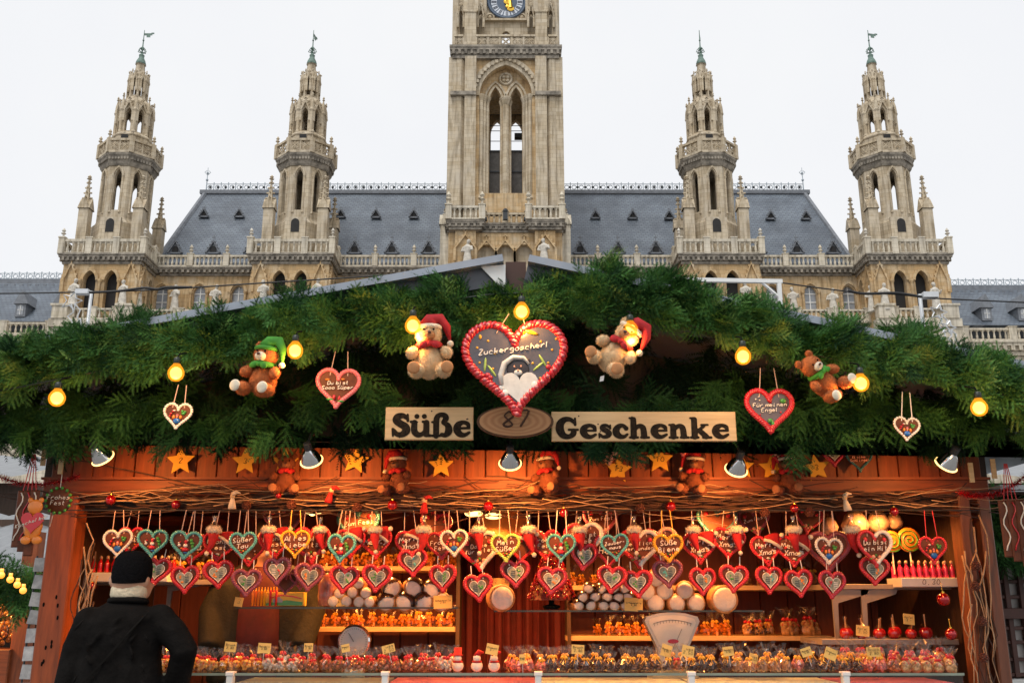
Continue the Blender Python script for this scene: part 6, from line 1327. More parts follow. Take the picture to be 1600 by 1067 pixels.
cream_roll(1131, 936, 22, 5.5, 0, 'biggest plain cream roll at the end of the shelf beside the fan scale', 'biggest cream rolls'); cream_roll(784, 934, 21, 5.5, 0, 'biggest round cream cake on the shelf in front of the curtain', 'biggest cream rolls')
p = W(785, 910, 5.56); price_card(783, 909, 26, 12, 5.56, 'yellow card behind the biggest round cream cake', '2,50', 0, False)
# scales
p = W(1052, 1012, 5.5); t = thing('fan_scale', 'grey shop scale with a fan-shaped dial behind the counter bags', 'scale', p); k = sp(985, 5.5); ENA = M('scale_enamel', (.44, .42, .38), .35, .1, 6)
fan = [(-22, -40), (22, -40), (24, 0), (43, 40), (40, 47), (22, 52), (0, 54), (-22, 52), (-40, 47), (-43, 40), (-24, 0)]
m = MB(); m.ext([(x * k, 0, z * k) for x, z in fan], (0, .1, 0)); m.box(-.12, .12, -.05, .2, -40 * k - .12, -40 * k); part('housing', m, ENA, t, local=True)
m = MB(); m.ext([(x * k * .86, -.004, z * k * .86 + .012) for x, z in fan[2:]], (0, .003, 0)); part('dial', m, M('scale_dial', (.60, .54, .44), .4, .12, 6), t, local=True)
m = MB(); A = [(x * k * .8, -.006, 42 * k - abs(x) ** 2 * k * .004) for x in range(-38, 39, 4)]; m.tube(A, .0013, 4)
for x in range(-36, 37, 6): m.tube([(x * k * .8, -.006, 42 * k - x * x * k * .004), (x * k * .77, -.006, 38 * k - x * x * k * .004)], .001, 3)
m.tube([(0, -.007, 0), (.05, -.007, .1)], .0012, 4); part('scale_marks', m, INK, t, local=True); m = MB(); m.lathe([(.02, 0), (.02, .003)], 12, M=Matrix.Translation((0, -.005, .035)) @ Matrix(((1.5, 0, 0, 0), (0, 0, -1, 0), (0, .6, 0, 0), (0, 0, 0, 1)))); part('badge', m, ICE['crimson'], t, local=True)
p = W(553, 1002, 5.5); t = thing('round_scale', 'round chrome-rimmed dial scale behind the counter bags', 'scale', p); r_ = 25 * k; Mx = Matrix.Rotation(math.pi / 2, 4, 'X')
m = MB(); m.lathe([(r_, -.05), (r_ * 1.04, -.02), (r_, 0)], 32, M=Mx); m.box(-.06, .06, .0, .1, -.2, -r_ * .8); part('drum', m, CHROME, t, True, local=True); m = MB(); m.lathe([(r_ * .9, .0), (r_ * .9, .004)], 32, M=Mx); d_ = part('dial', m, M('dial_grey', (.32, .33, .34), .3, .2, 8), t, local=True)
m = MB()
for i in range(36): a = R(10 * i); m.tube([(r_ * .84 * math.cos(a), -.0055, r_ * .84 * math.sin(a)), (r_ * .74 * math.cos(a), -.0055, r_ * .74 * math.sin(a))], .0011, 3)
m.tube([(0, -.007, 0), (-.03, -.007, .045)], .0015, 4); part('dial_marks', m, INK, t, local=True)
# glass shelf goods at the vendor
p = W(444, 946, 5.54); t = thing('picture_box', 'long printed carton with rainbow picture on the glass shelf', 'box', p); a = 30 * sp(940, 5.54)
m = MB(); m.bbox(-a, a, 0, .08, .0, .072, .002); part('carton', m, M('carton_yellow', (.62, .45, .06), .5, .15, 9), t, local=True)
m = MB(); m.ext([(-a * .95, -.001, .002), (a * .95, -.001, .002), (a * .95, -.001, .02), (.1 * a, -.001, .03), (-a * .95, -.001, .014)], (0, .0005, 0)); part('print_meadow', m, ICE['green'], t, local=True)
m = MB(); m.tube([(-a * .8, -.001, .04), (-a * .2, -.001, .056), (a * .4, -.001, .05), (a * .9, -.001, .038)], .004, 4); part('print_rainbow', m, ICE['red'], t, local=True); m = MB(); m.box(-a * .6, -a * .1, -.002, -.0012, .018, .036); m.box(-a * .5, -a * .2, -.002, -.0012, .0361, .046); part('print_ship', m, M('print_grey_blue', (.25, .32, .42), .5, .1, 8), t, local=True)
for i in range(9):
    px = 394 + i * 4.6; p = W(px, 946, 5.53 + .02 * (i % 2)); t = thing('candle', ('orange', 'yellow', 'red')[(i // 3) % 3] + ' stick in the bundle left of the printed carton, ' + ORD[i] + ' from the small card', 'sweet stick', p, 'coloured sugar sticks'); m = MB(); m.lathe([(.006, 0), (.0065, .075), (.004, .085)], 8); part('stick', m, ICE[('orange', 'yellow', 'red')[(i // 3) % 3]], t, True, local=True); m = MB(); m.lathe([(.004, .0845), (.0025, .1)], 6); part('tip', m, ICE['yellow'], t, local=True)
p = W(511, 946, 5.56); t = thing('wrapped_salami', 'tall film-wrapped pink roll standing beside the plain cream rolls', 'sweet roll', p); m = MB(); m.lathe([(.05, 0), (.055, .05), (.052, .12), (.03, .16), (.01, .175)], 14, sy=.7); part('roll', m, M('pink_roll', (.42, .14, .10), .3, .5, 14, .3, coat=.8), t, True, local=True); m = MB(); m.lathe([(.008, .17), (.02, .2)], 9, cap=False); part('film_tip', m, FILM, t, local=True)
# little red tree on the shelf
p = W(862, 952, 5.6); t = thing('tinsel_tree', 'small cone tree of red tinsel and beads on a black foot', 'ornament tree', p); m = MB(); rr = random.Random(3)
for i in range(420): z = .06 + .33 * rr.random() ** 1.2; q = .13 * (1 - (z - .06) / .36); a = rr.random() * 6.28; m.ball((q * math.cos(a), q * math.sin(a), z), rr.uniform(.006, .012), 5, 4)
part('red_beads', m, BAUB, t, True, local=True, kind='stuff'); m = MB(); m.lathe([(.12, .05), (.06, .2), (.01, .4)], 12); part('core', m, M('tree_core', (.12, .01, .01), .6, .3, 20), t, local=True); m = MB(); m.lathe([(.04, 0), (.05, .02), (.015, .03), (.015, .06)], 10); part('foot', m, BLACK, t, local=True)
m = MB()
for i in range(60): z = .06 + .3 * rr.random(); q = .135 * (1 - (z - .06) / .36); a = rr.random() * 6.28; m.ball((q * math.cos(a), q * math.sin(a), z), .005, 5, 4)
part('gold_beads', m, GOLD, t, True, local=True, kind='stuff')
p = W(785, 840, 6.3); m = MB(); m.ext([p + Vector((x, 0, z)) for x, z in [(-.2, -.1), (.2, -.1)] + [(a, .0 + b) for a, b in arch(.2, .2, 8)][::-1]], (0, .03, 0)); solo('arched_board', m, M('arched_orange_board', (.55, .22, .05), .6, .2, 8), 'orange arched board behind the lime green heart', 'board', p)
# trays with bottles left and right
def bottle_tray(x0, x1, py, Y, n, col, lb, lb2):
    a, b = W(x0, py, Y), W(x1, py, Y); t = thing('white_tray', lb, 'tray', Vector(((a.x + b.x) / 2, Y, a.z)), 'white price trays'); m = MB(); h = 14 * sp(py, Y); m.bbox(a.x, b.x, Y, Y + .22, a.z - h, a.z, .003); part('tray', m, WHITE, t); part('price', script_mb('0,30', .016, .0014, Y - .002, 0, (a.x + b.x) / 2, a.z - h / 2), INK, t)
    for j in range(2):
        for i in range(n):
            p = Vector((a.x + (b.x - a.x) * (i + .5) / n, Y + .05 + .1 * j, a.z)); o = thing('sweet_bottle', lb2 + ', ' + ORD[i] + (' in front' if j == 0 else ' behind'), 'bottle', p, lb2[:30]); k = ('bt', col.name)
            if k not in CACHE: mm = MB(); mm.lathe([(.014, 0), (.016, .01), (.013, .03), (.016, .045), (.012, .06), (.006, .068), (.006, .08)], 10); CACHE[k] = mesh_of(mm, 'glass', True); mm = MB(); mm.lathe([(.008, .078), (.009, .09), (.004, .096)], 8); CACHE[k + (1,)] = mesh_of(mm, 'cap', True)
            link('glass', CACHE[k], col, o); link('cap', CACHE[k + (1,)], RIB['pale'], o)
bottle_tray(134, 262, 894, 5.7, 12, M('red_syrup', (.5, .01, .015), .15, .2, 20, coat=1), 'white tray marked 0,30 beside the man holding red bottles', 'tiny red bottle in the white tray beside the man')
bottle_tray(1408, 1500, 902, 5.62, 9, M('pink_syrup', (.55, .03, .12), .15, .2, 20, coat=1), 'white tray marked 0,30 by the right post holding pink bottles', 'tiny pink bottle in the white tray by the right post')
for i, (px, py, r_) in enumerate(((1393, 846, 17), (1420, 843, 19))):
    p = W(px, py, 5.75); t = thing('swirl_lollipop', ('smaller' if i == 0 else 'larger') + ' orange and green swirl lollipop above the pink bottles', 'lollipop', p, 'swirl lollipops'); k = r_ * sp(py, 5.75); Mx = Matrix.Rotation(math.pi / 2, 4, 'X')
    m = MB(); m.lathe([(k * .9, -.008), (k, 0), (k * .9, .008)], 24, M=Mx); part('disc', m, ICE['orange'], t, True, local=True); m = MB(); m.tube([(k * .95 * q / 40 * math.cos(q * .45), -.009, k * .95 * q / 40 * math.sin(q * .45)) for q in range(41)], .004, 5); part('swirl', m, ICE['green'], t, True, local=True); m = MB(); m.tube([(0, 0, -k * .95), (0, 0, -k - .12)], .004, 5); part('stick', m, WHITE, t, local=True)
APPLE = M('candy_apple_red', (.38, .008, .012), .1, .25, 8, coat=1.0)
am = None; Y2, z2 = SH['s2']
for i in range(11):
    p = Vector((W(1318 + i * 12.5, 990, Y2 + .1).x, Y2 + .06 + .1 * (i % 2), z2)); lb = 'glossy red candy apple on the steel shelf, ' + ORD[i] + ' from the biscuits'
    if i in (7, 9): m_ = 'choc'
    if am is None:
        am = thing('candy_apple', lb, 'candy apple', p, 'candy apples'); m = MB(); m.lathe([(.004, 0), (.022, .002), (.033, .018), (.035, .034), (.028, .052), (.012, .06), (.003, .055)], 14); part('apple', m, APPLE, am, True, local=True); m = MB(); m.tube([(0, 0, .05), (.002, 0, .12)], .0035, 5); part('stick', m, TWIG_L, am, local=True); m = MB(); m.lathe([(.03, .06), (.006, .085), (.014, .12)], 9, cap=False); part('film', m, FILM, am, local=True)
    else: dup(am, p, (random.uniform(-.15, .15), random.uniform(-.15, .15), 0), random.uniform(.9, 1.1), lb, 'candy apples')
for i in range(7):
    p = Vector((W(1318 + i * 24, 1003, YC + .4).x, YC + .36, zc)); bag('cookie', p, 1.3, 'standing tall at the end of the counter', 'tall biscuit bags')
for i, (px, py, r_) in enumerate(((1336, 818, 22), (1372, 815, 18), (1398, 814, 13), (1296, 822, 14))):
    p = W(px, py, 5.85); t = thing('popcorn_bag', 'round pale bag hung under the beam, ' + ORD[i] + ' of the four', 'bag', p, 'pale hanging bags'); k = r_ * sp(py, 5.85); m = MB(); m.lathe([(k * .1, -k), (k * .75, -k * .75), (k, -.1 * k), (k * .7, .6 * k), (k * .25, k)], 12); part('bag', m, M('pale_bag', (.5, .34, .24), .4, .3, 14, .5, coat=.5), t, True, local=True); m = MB(); m.lathe([(k * .25, k), (k * .45, k * 1.3)], 10, cap=False); part('neck', m, FILM, t, local=True)
# Santa figures in the middle of the counter
for i, (px, lb) in enumerate(((715, 'red top hat snowman sweet standing on the counter'), (745, 'white and red Santa sweet sitting on the counter'), (772, 'red Santa sweet lying before the price card'))):
    p = W(px, 1048, YC + .15); t = thing('sweet_figure', lb, 'sweet figure', p, 'sweet figures'); m = MB(); m.ball((0, 0, .025), (.03, .025, .028), 10, 8); m.ball((0, -.005, .062), (.02, .019, .02), 10, 8); part('body', m, CREAMW, t, True, local=True); m = MB()
    if i == 0: m.lathe([(.026, .076), (.026, .079), (.019, .08), (.021, .115)], 12)
    else: m.tube([(0, 0, .07), (.012, 0, .095), (.035, 0, .09)], [.02, .013, .004], 9)
    part('hat', m, FELT, t, True, local=True); m = MB(); m.tube([(.02 * math.cos(a), .018 * math.sin(a), .046) for a in [6.283 * q / 12 for q in range(13)]], .006, 6); part('scarf', m, FELT, t, True, local=True)
# hanging gingerbread bundles at the two ends
def bundle(px, py, Y, lb, bear):
    p = W(px, py, Y); t = thing('hanging_gingerbread', lb, 'gingerbread', p, 'hanging gingerbread bundles'); t.scale = (1.08,) * 3; k = sp(py, Y); rr = random.Random(px)
    for i in range(3): m = MB(); x = (i - 1) * .035; m.bbox(x - .022, x + .022, -.01 * i, -.01 * i + .012, -.16 - .02 * i, .1, .006); part('biscuit', m, GB, t, local=True); m = MB(); m.tube([(x + .012 * math.sin(q), -.01 * i - .004, .09 - .24 * q / 12) for q in range(12)], .0035, 5); part('icing_squiggle', m, ICE['white' if i != 1 else 'red'], t, True, local=True)
    m = MB()
    for i in range(4): m.tube([((i - 1.5) * .02, 0, .1), ((i - 1.5) * .004, 0, .27)], .0022, 4)
    part('strings', m, RIB['red' if px > 800 or bear else 'white'], t, local=True)
    if bear:
        m = MB(); m.ball((.06, -.05, .02), (.036, .008, .034), 12, 8); m.ball((.035, -.05, .05), (.013, .007, .013)); m.ball((.085, -.05, .05), (.013, .007, .013)); m.ball((.035, -.05, -.13), (.026, .008, .02)); m.ball((.085, -.05, -.13), (.026, .008, .02)); m.ball((.06, -.048, -.07), (.045, .008, .06)); part('bear_biscuit', m, ICE['orange'], t, True, local=True)
        m = MB(); m.ext([(x + .06, -.064, z - .055) for x, z in heart2(30, .105)], (0, .006, 0)); part('red_heart', m, ICE['red'], t, local=True); part('lettering', script_mb('Kuschelbär', .009, .0014, -.067, .35, .06, -.048), ICE['white'], t, local=True)
bundle(42, 800, 4.95, 'iced gingerbread figures and bear with red heart hanging beside the post', True); bundle(1583, 815, 4.95, 'red-stringed gingerbread figures hanging before the lattice', False)
t = thing('gingerbread_wreath', 'round iced gingerbread wreath with lettering hanging by the post', 'gingerbread', W(92, 782, 5.0)); m = MB(); m.lathe([(.062, -.006), (.068, 0), (.062, .006)], 20, M=Matrix.Rotation(math.pi / 2, 4, 'X')); part('biscuit', m, GB, t, True, local=True); part('lettering', script_mb('Frohes/Fest', .012, .0016, -.012), ICE['white'], t, local=True); m = MB()
for i in range(14): a = i * .45; m.ball((.064 * math.cos(a), -.008, .064 * math.sin(a)), .009, 6, 5)
part('icing_dots', m, ICE['green'], t, True, local=True); m = MB(); m.tube([(0, 0, .06), (0, 0, .2)], .002, 4); m.tube([(-.02, 0, -.06), (-.03, 0, -.13)], .002, 4); part('string', m, RIB['white'], t, local=True)
for i, (px, py, ti) in enumerate(((68, 712, .05), (95, 725, .0), (1518, 738, -.08), (1553, 732, .05))): p = W(px, py, 4.98); m = MB(); m.box(p.x - .012, p.x + .012, p.y, p.y + .008, p.z - .05, p.z + .05); solo('wood_tag', m, PINE, 'narrow pale wooden tag hanging ' + ('left of the planks, ' if i < 2 else 'right of the planks, ') + ('outer' if i in (0, 3) else 'inner') + ' one', 'wood tag', p, 'wooden tags')

# ============================================================ people
SKIN = M('skin', (.50, .27, .17), .5, .12, 20); COAT = M('black_coat_wool', (.0085, .0078, .0075), .95, .4, 9, .9, spec=.06); CAPM = M('black_knit', (.006, .006, .007), .95, .3, 90, .6, spec=.05); TROU = M('dark_trousers', (.02, .02, .024), .8, .2, 30); HAIR = M('dark_hair', (.02, .012, .008), .5, .3, 60)
def body_mb(c, H, fy):
    """continuous standing figure, feet at c, height H; fy = +1 facing away from the camera"""
    m = MB(); k = H / 1.78; x, y = c; P = lambda a, b, z: (x + a * k, y + b * k * fy, z * k)
    m.ball(P(0, .01, 1.66), (.078 * k, .095 * k, .115 * k), 16, 12); m.ball(P(0, .06, 1.60), (.055 * k, .05 * k, .06 * k)); m.tube([P(0, 0, 1.42), P(0, .01, 1.6)], [.065 * k, .055 * k], 12)
    m.tube([P(0, .105, 1.665), P(0, .128, 1.635)], [.012 * k, .017 * k], 8); m.tube([P(-.025, .1, 1.585), P(.025, .1, 1.585)], .009 * k, 6)
    for s in (-1, 1): m.ball(P(s * .082, 0, 1.65), (.014 * k, .026 * k, .034 * k))
    for z, a, b in ((1.40, .16, .09), (1.3, .17, .11), (1.15, .15, .1), (1.0, .145, .1), (.9, .155, .11)): m.ball(P(0, 0, z), (a * k, b * k, .13 * k), 14, 10)
    for s in (-1, 1): m.tube([P(s * .09, 0, .9), P(s * .1, .02, .5), P(s * .1, 0, .1)], [.085 * k, .06 * k, .042 * k], 12); m.ball(P(s * .105, .06, .045), (.045 * k, .13 * k, .045 * k))
    return m
mp = W(197, 950, 4.72); HX, HY = mp.x, 4.72
t = thing('person', 'man seen from behind in a black coat and black knit cap, elbow out', 'person', (HX, HY, 0)); hx = W(206, 893, HY).x
zs = lambda py: zr(py, HY); xs_ = lambda px, py=960: W(px, py, HY).x
b_ = body_mb((xs_(203, 900), HY), zs(862) / 1.0, 1); b_.ball((xs_(220, 920), HY + .05, zs(920)), (.034, .05, .05)); b_.ball((xs_(227, 916), HY + .09, zs(914)), (.015, .03, .015)); me = remesh(b_, .014, 4, 'body'); me.transform(Matrix.Translation((-HX, -HY, 0))); link('body', me, SKIN, t)
m = MB()
m.lathe([(.215, .62), (.21, .85), (.205, zs(1067)), (.188, zs(1025)), (.19, zs(992)), (.178, zs(970)), (.14, zs(952)), (.09, zs(942)), (.066, zs(936))], 22, (xs_(194), HY), sy=.66)
sl, sr = (xs_(142), HY, zs(974)), (xs_(250), HY, zs(970))
m.tube([sl, (xs_(130), HY - .01, zs(1012)), (xs_(122), HY - .02, zs(1075)), (xs_(126), HY + .06, .95)], [.072, .072, .066, .06], 12); m.tube([sr, (xs_(276), HY - .03, zs(988)), (xs_(298), HY - .05, zs(1014)), (xs_(284), HY + .02, zs(1062)), (xs_(260), HY + .08, zs(1092))], [.072, .068, .062, .058, .05], 12)
m.ball((xs_(142), HY, zs(973)), .076, 12, 10); m.ball((xs_(250), HY, zs(969)), .076, 12, 10)
rr = random.Random(5)
for q in range(26):
    x_, z_ = rr.uniform(150, 245), rr.uniform(960, 1090); dx_ = rr.uniform(-26, 26); m.tube([(xs_(x_), HY - .122, zs(z_)), (xs_(x_ + dx_ * .5), HY - .128, zs(z_ + 9)), (xs_(x_ + dx_), HY - .12, zs(z_ + 22))], [.004, .011, .004], 6)
for q in range(9):
    a_ = rr.random(); m.tube([(xs_(262 + 30 * a_), HY - .085, zs(975 + 34 * a_)), (xs_(285 + 26 * a_), HY - .1, zs(982 + 36 * a_))], [.012, .006], 6)
me = remesh(m, .009, 6, 'coat'); me.transform(Matrix.Translation((-HX, -HY, 0))); link('coat', me, COAT, t)
cx = xs_(203, 920); m = MB(); m.tube([(cx + .082 * math.cos(a), HY + .06 * math.sin(a) - .005, zs(939) - .008 * math.sin(a)) for a in [6.283 * i / 18 for i in range(19)]], .014, 8); part('coat_collar', m, COAT, t, True)
m = MB(); m.lathe([(.074, zs(936)), (.083, zs(929)), (.081, zs(919)), (.07, zs(911))], 18, (cx - .004, HY + .002), sy=.95); part('scarf', m, M('cream_scarf', (.66, .57, .41), .85, .15, 60, .5), t, True)
m = MB(); n = 26; capx = xs_(206, 885); prof = [(.098, zs(908)), (.104, zs(900)), (.103, zs(886)), (.094, zs(873)), (.07, zs(864)), (.035, zs(860)), (.005, zs(859.5))]
for r_, z in prof:
    for i in range(n * 2): a = math.pi * i / n; q = r_ * (.97 + .025 * (i % 2)); m.v.append((capx + q * math.cos(a) * .86, HY + .012 + q * math.sin(a) * 1.04, z + (.012 * math.sin(a) if z < zs(880) else 0)))
N2 = n * 2; m.f = [(j * N2 + i, j * N2 + (i + 1) % N2, (j + 1) * N2 + (i + 1) % N2, (j + 1) * N2 + i) for j in range(len(prof) - 1) for i in range(N2)]; part('knit_cap', m, CAPM, t, True)
m = MB(); m.ball((capx - .002, HY - .03, zs(904)), (.07, .05, .024), 12, 8); part('hair', m, HAIR, t, True)
m = MB(); A = [(xs_(240), HY - .09, zs(957)), (xs_(220), HY - .138, zs(988)), (xs_(192), HY - .142, zs(1025)), (xs_(150), HY - .145, zs(1075))]
for a, b in zip(A[:-1], A[1:]):
    a, b = Vector(a), Vector(b); u = Vector((.016, 0, .012)); m.add([a - u, a + u, b + u, b - u], [(0, 1, 2, 3)]); m.add([a - u + Vector((0, .006, 0)), a + u + Vector((0, .006, 0)), b + u + Vector((0, .006, 0)), b - u + Vector((0, .006, 0))], [(0, 1, 2, 3)])
part('bag_strap', m, M('strap_black', (.006, .0055, .005), .9, .2, 30, spec=.1), t)
m = MB(); x0 = xs_(203, 900)
for s in (-1, 1): m.tube([(x0 + s * .1, HY, .95), (x0 + s * .105, HY, .5), (x0 + s * .105, HY, .06)], [.11, .085, .075], 12)
part('trousers', m, TROU, t, True)
# vendor behind the counter
VY = 6.0; vx = W(412, 950, VY).x; t = thing('person', 'stall vendor in an open dark olive jacket over a maroon top, face behind the hearts', 'person', (vx, VY, 0)); t.location.z = .32; me = remesh(body_mb((vx, VY), 1.72, -1), .016, 4, 'body'); me.transform(Matrix.Translation((-vx, -VY, 0))); link('body', me, SKIN, t)
OLIVE = M('olive_jacket', (.011, .010, .0035), .8, .3, 30, .3)
zv = lambda py: zr(py, VY); xv = lambda px: W(px, 960, VY).x
m = MB()
for s in (-1, 1):
    m.tube([(vx + s * .2, VY, 1.42), (vx + s * .29, VY - .03, 1.2), (vx + s * .26, VY - .14, 1.0)], [.085, .085, .07], 12); m.tube([(vx + s * .1, VY, 1.45), (vx + s * .17, VY, 1.35), (vx + s * .18, VY, 1.0), (vx + s * .19, VY, .8)], [.06, .13, .12, .12], 14)
m.tube([(vx, VY + .08, 1.42), (vx, VY + .09, .8)], [.14, .16], 14); me = remesh(m, .014, 7, 'jacket'); me.transform(Matrix.Translation((-vx, -VY, 0))); link('jacket', me, OLIVE, t)
m = MB(); m.lathe([(.15, .8), (.155, 1.1), (.15, 1.36), (.07, 1.46)], 18, (vx, VY - .03), sy=.85); m.xf(Matrix.Translation((0, 0, .32))); part('maroon_top', m, M('maroon_top', (.06, .004, .006), .8, .25, 25), t, True)
m = MB(); m.ball((vx, VY + .02, 1.97), (.09, .105, .11), 14, 10); part('hair', m, HAIR, t, True)
m = MB()
for s in (-1, 1): m.tube([(vx + s * .1, VY, 1.22), (vx + s * .1, VY, .38)], [.1, .08], 10)
part('trousers', m, TROU, t, True)

# ============================================================ neighbours and street rigging
CORR = M('corrugated_sheet', (.24, .25, .26), .4, .15, 5, metal=.3)
def corrugated(x0, x1, y0, y1, z0, z1):
    m = MB(); n = 60
    for i in range(n + 1): x = x0 + (x1 - x0) * i / n; d = .02 * math.sin(i * 1.57); m.v += [(x, y0, z0 + d), (x, y1, z1 + d)]
    m.f = [(2 * i, 2 * i + 2, 2 * i + 3, 2 * i + 1) for i in range(n)]; return m
NY = 10.5; a = W(-120, 900, NY); b = W(60, 900, NY); t = thing('neighbour_stall', 'neighbouring stall with corrugated roof and warmly lit goods beside the card rack', 'stall', (a.x, NY, 0))
part('roof_sheet', corrugated(a.x - 3, b.x + .15, NY - .6, NY + 2.5, zr(898, NY - .6), zr(770, NY)), CORR, t); m = MB(); m.box(a.x - 3, b.x, NY + 1.8, NY + 1.9, 0, 2.6); part('back_wall', m, WOODD, t)
m = MB(); m.bbox(a.x - 3, b.x - .05, NY - .3, NY + .3, 0, zr(1014, NY - .3), .01); part('counter', m, WOODH, t); m = MB(); m.bbox(b.x - .08, b.x + .08, NY - .25, NY - .1, 0, 2.3, .01); part('post', m, WOOD, t)
m = MB(); rr = random.Random(8)
for i in range(420): m.ball((rr.uniform(a.x, b.x - .1), NY + rr.uniform(-.2, .2), zr(1010, NY) + .52 * rr.random()), rr.uniform(.015, .04), 6, 5)
part('hung_goods', m, M('amber_goods', (.5, .2, .05), .25, .6, 9, coat=.6), t, True, kind='stuff')
li = bpy.data.lights.new('stall_light', 'POINT'); li.energy = 40; li.color = (1, .5, .15); li.shadow_soft_size = .1; lo = bpy.data.objects.new('stall_light', li); COL.objects.link(lo); lo.parent = t; lo.location = (b.x - a.x - .6, -.45, zr(930, NY))
n = 420; xs = RNG.uniform(-130, 52, n); ys = RNG.uniform(893, 932, n) + (xs - 0) * .35; P = np.array([W(p_, q_, NY - .7) for p_, q_ in zip(xs, ys)]); D = RNG.normal(0, 1, (n, 3)); D[:, 2] -= .3
sprays('fir_garland', P, D, RNG.uniform(1.1, 1.9, n), RNG.normal(0, 1, (n, 3)) + np.array([0, -1.2, .6]), np.clip(RNG.normal(.4, .2, n), 0, 1), FIR, None, (a.x, NY - .7, 2), 'fir garland with small lights on the neighbouring stall roof edge', 'garland')
for i, (px, py) in enumerate(((2, 898), (16, 905), (27, 913), (36, 922))): p = W(px, py, NY - .9); m = MB(); m.ball((0, 0, 0), .033, 10, 8); m.lathe([(.018, .025), (.018, .06)], 8); o = solo('small_bulb', m.xf(Matrix.Translation(p)), BULBM, 'small lit bulb on the neighbouring stall, ' + ORD[i] + ' from the picture edge', 'light bulb', p, 'small bulbs next door', True)
# postcard rack
POSTC = M('postcard_print', (.42, .42, .43), .5, .5, 14, col2=(.62, .6, .58), rnd=.3)
p = W(58, 960, 5.9); t = thing('card_rack', 'narrow rack of white postcards beside the wooden corner post', 'card rack', (p.x, 5.9, 0)); z0, z1 = 0.2, zr(868, 5.9); m = MB()
for x in (-.05, .05): m.tube([(p.x + x, 5.92, 0), (p.x + x - .0, 5.92, z1)], .006, 5)
part('wire_frame', m, IRON_D, t); nz = 16
for i in range(nz): z = z1 - .05 - i * .1; m = MB(); m.box(-.05, .05, 0, .004, -.04, .04, Matrix.Translation((p.x + random.uniform(-.006, .006), 5.9, z)) @ Matrix.Rotation(random.uniform(-.25, -.1), 4, 'X') @ Matrix.Rotation(random.uniform(-.1, .1), 4, 'Y')); part('postcard', m, POSTC, t)
# right: dark hut with lattice window and greenery
LY = 6.9; a = W(1536, 900, LY); t = thing('lattice_hut', 'dark wooden hut with lattice window beside the twig-wound post', 'hut', (a.x, LY, 0)); k = sp(950, LY); LW = M('lattice_brown', (.07, .022, .014), .5, .3, 8, .1); xr = a.x + 1.6
m = MB(); m.box(a.x, xr, LY + .12, LY + .16, 0, zr(770, LY)); part('inner_wall', m, WOODD, t)
MILK = M('frosted_pane', (.50, .47, .45), .35, .25, 3)
vx_ = [1540, 1556, 1580, 1603, 1627, 1650, 1675]; hy_ = [882, 908, 932, 958, 981, 1003, 1030, 1054]
for i in range(len(vx_) - 1):
    for j in range(len(hy_) - 1):
        m = MB(); m.box(W(vx_[i], 950, LY).x, W(vx_[i + 1], 950, LY).x, LY + .07, LY + .08, zr(hy_[j + 1], LY), zr(hy_[j], LY)); part('pane', m, MILK, t)
for px in vx_: m = MB(); x = W(px, 950, LY).x; m.bbox(x - .018, x + .018, LY + .02, LY + .06, zr(1058, LY), zr(872, LY), .004); part('lattice_bar', m, LW, t)
for q, py in enumerate(hy_): m = MB(); z = zr(py, LY); h = .035 if q == 3 else .012; m.bbox(a.x, xr, LY + (-.02 if q == 3 else .03), LY + .055, z - h, z + h, .003); part('lattice_bar', m, LW, t)
m = MB(); m.bbox(a.x, xr, LY - .05, LY + .1, 0, zr(1060, LY), .01); part('sill_wall', m, WHITE, t); m = MB(); m.box(a.x, xr, LY - .4, LY + .3, zr(778, LY), zr(768, LY)); part('eave', m, CORR, t)
n = 520; xs = RNG.uniform(1535, 1690, n); ys = RNG.uniform(782, 872, n); P = np.array([W(p_, q_, LY - .25 + RNG.uniform(-.1, .15)) for p_, q_ in zip(xs, ys)]); D = RNG.normal(0, .8, (n, 3)); D[:, 2] -= .4
sprays('fir_boughs', P, D, RNG.uniform(.8, 1.3, n), RNG.normal(0, 1, (n, 3)) + np.array([0, -1.2, .6]), np.clip(RNG.normal(.3, .2, n), 0, 1), FIR, None, (a.x, LY, 2), 'fir boughs hanging over the lattice window', 'fir boughs')
# hut body behind everything so that no bare wall shows beside the stall
for s, xa, xb in ((-1, W(-700, 900, 16).x, W(40, 900, 16).x), (1, W(1545, 900, 16).x, W(2300, 900, 16).x)):
    t = thing('far_stall', 'dark far stall with corrugated roof seen past the ' + ('wooden corner post' if s < 0 else 'lattice hut'), 'stall', ((xa + xb) / 2, 16, 0), 'far stalls'); m = MB(); m.box(xa, xb, 16, 18, 0, 3.5); part('hut_wall', m, WOODD, t); part('roof_sheet', corrugated(xa, xb, 15.4, 18.4, 3.55, 4.3), CORR, t)
# red tinsel under the eaves at both ends
TIN = M('red_tinsel', (.4, .006, .012), .2, .3, 40, metal=.5)
for a, b, Y, lb in (((-20, 735), (125, 742), 5.15, 'red tinsel strand under the eave beside the wooden corner post'), ((1500, 770), (1610, 735), 5.15, 'red tinsel strand under the eave before the lattice hut')):
    A, B = W(*a, Y), W(*b, Y); V = []; n = 900; tt = RNG.random(n); C_ = np.array(A)[None] * (1 - tt[:, None]) + np.array(B)[None] * tt[:, None]; C_[:, 2] -= .06 * 4 * tt * (1 - tt); d = nrm(RNG.normal(size=(n, 3))) * .03; w = nrm(np.cross(d, RNG.normal(size=(n, 3)))) * .0015
    me = tri_mesh('tinsel', np.stack([C_ + w, C_ - w, C_ + d], 1) - np.array(A)); o = link('tinsel', me, TIN); o.location = A; tag(o, lb, 'tinsel', 'red tinsel strands')
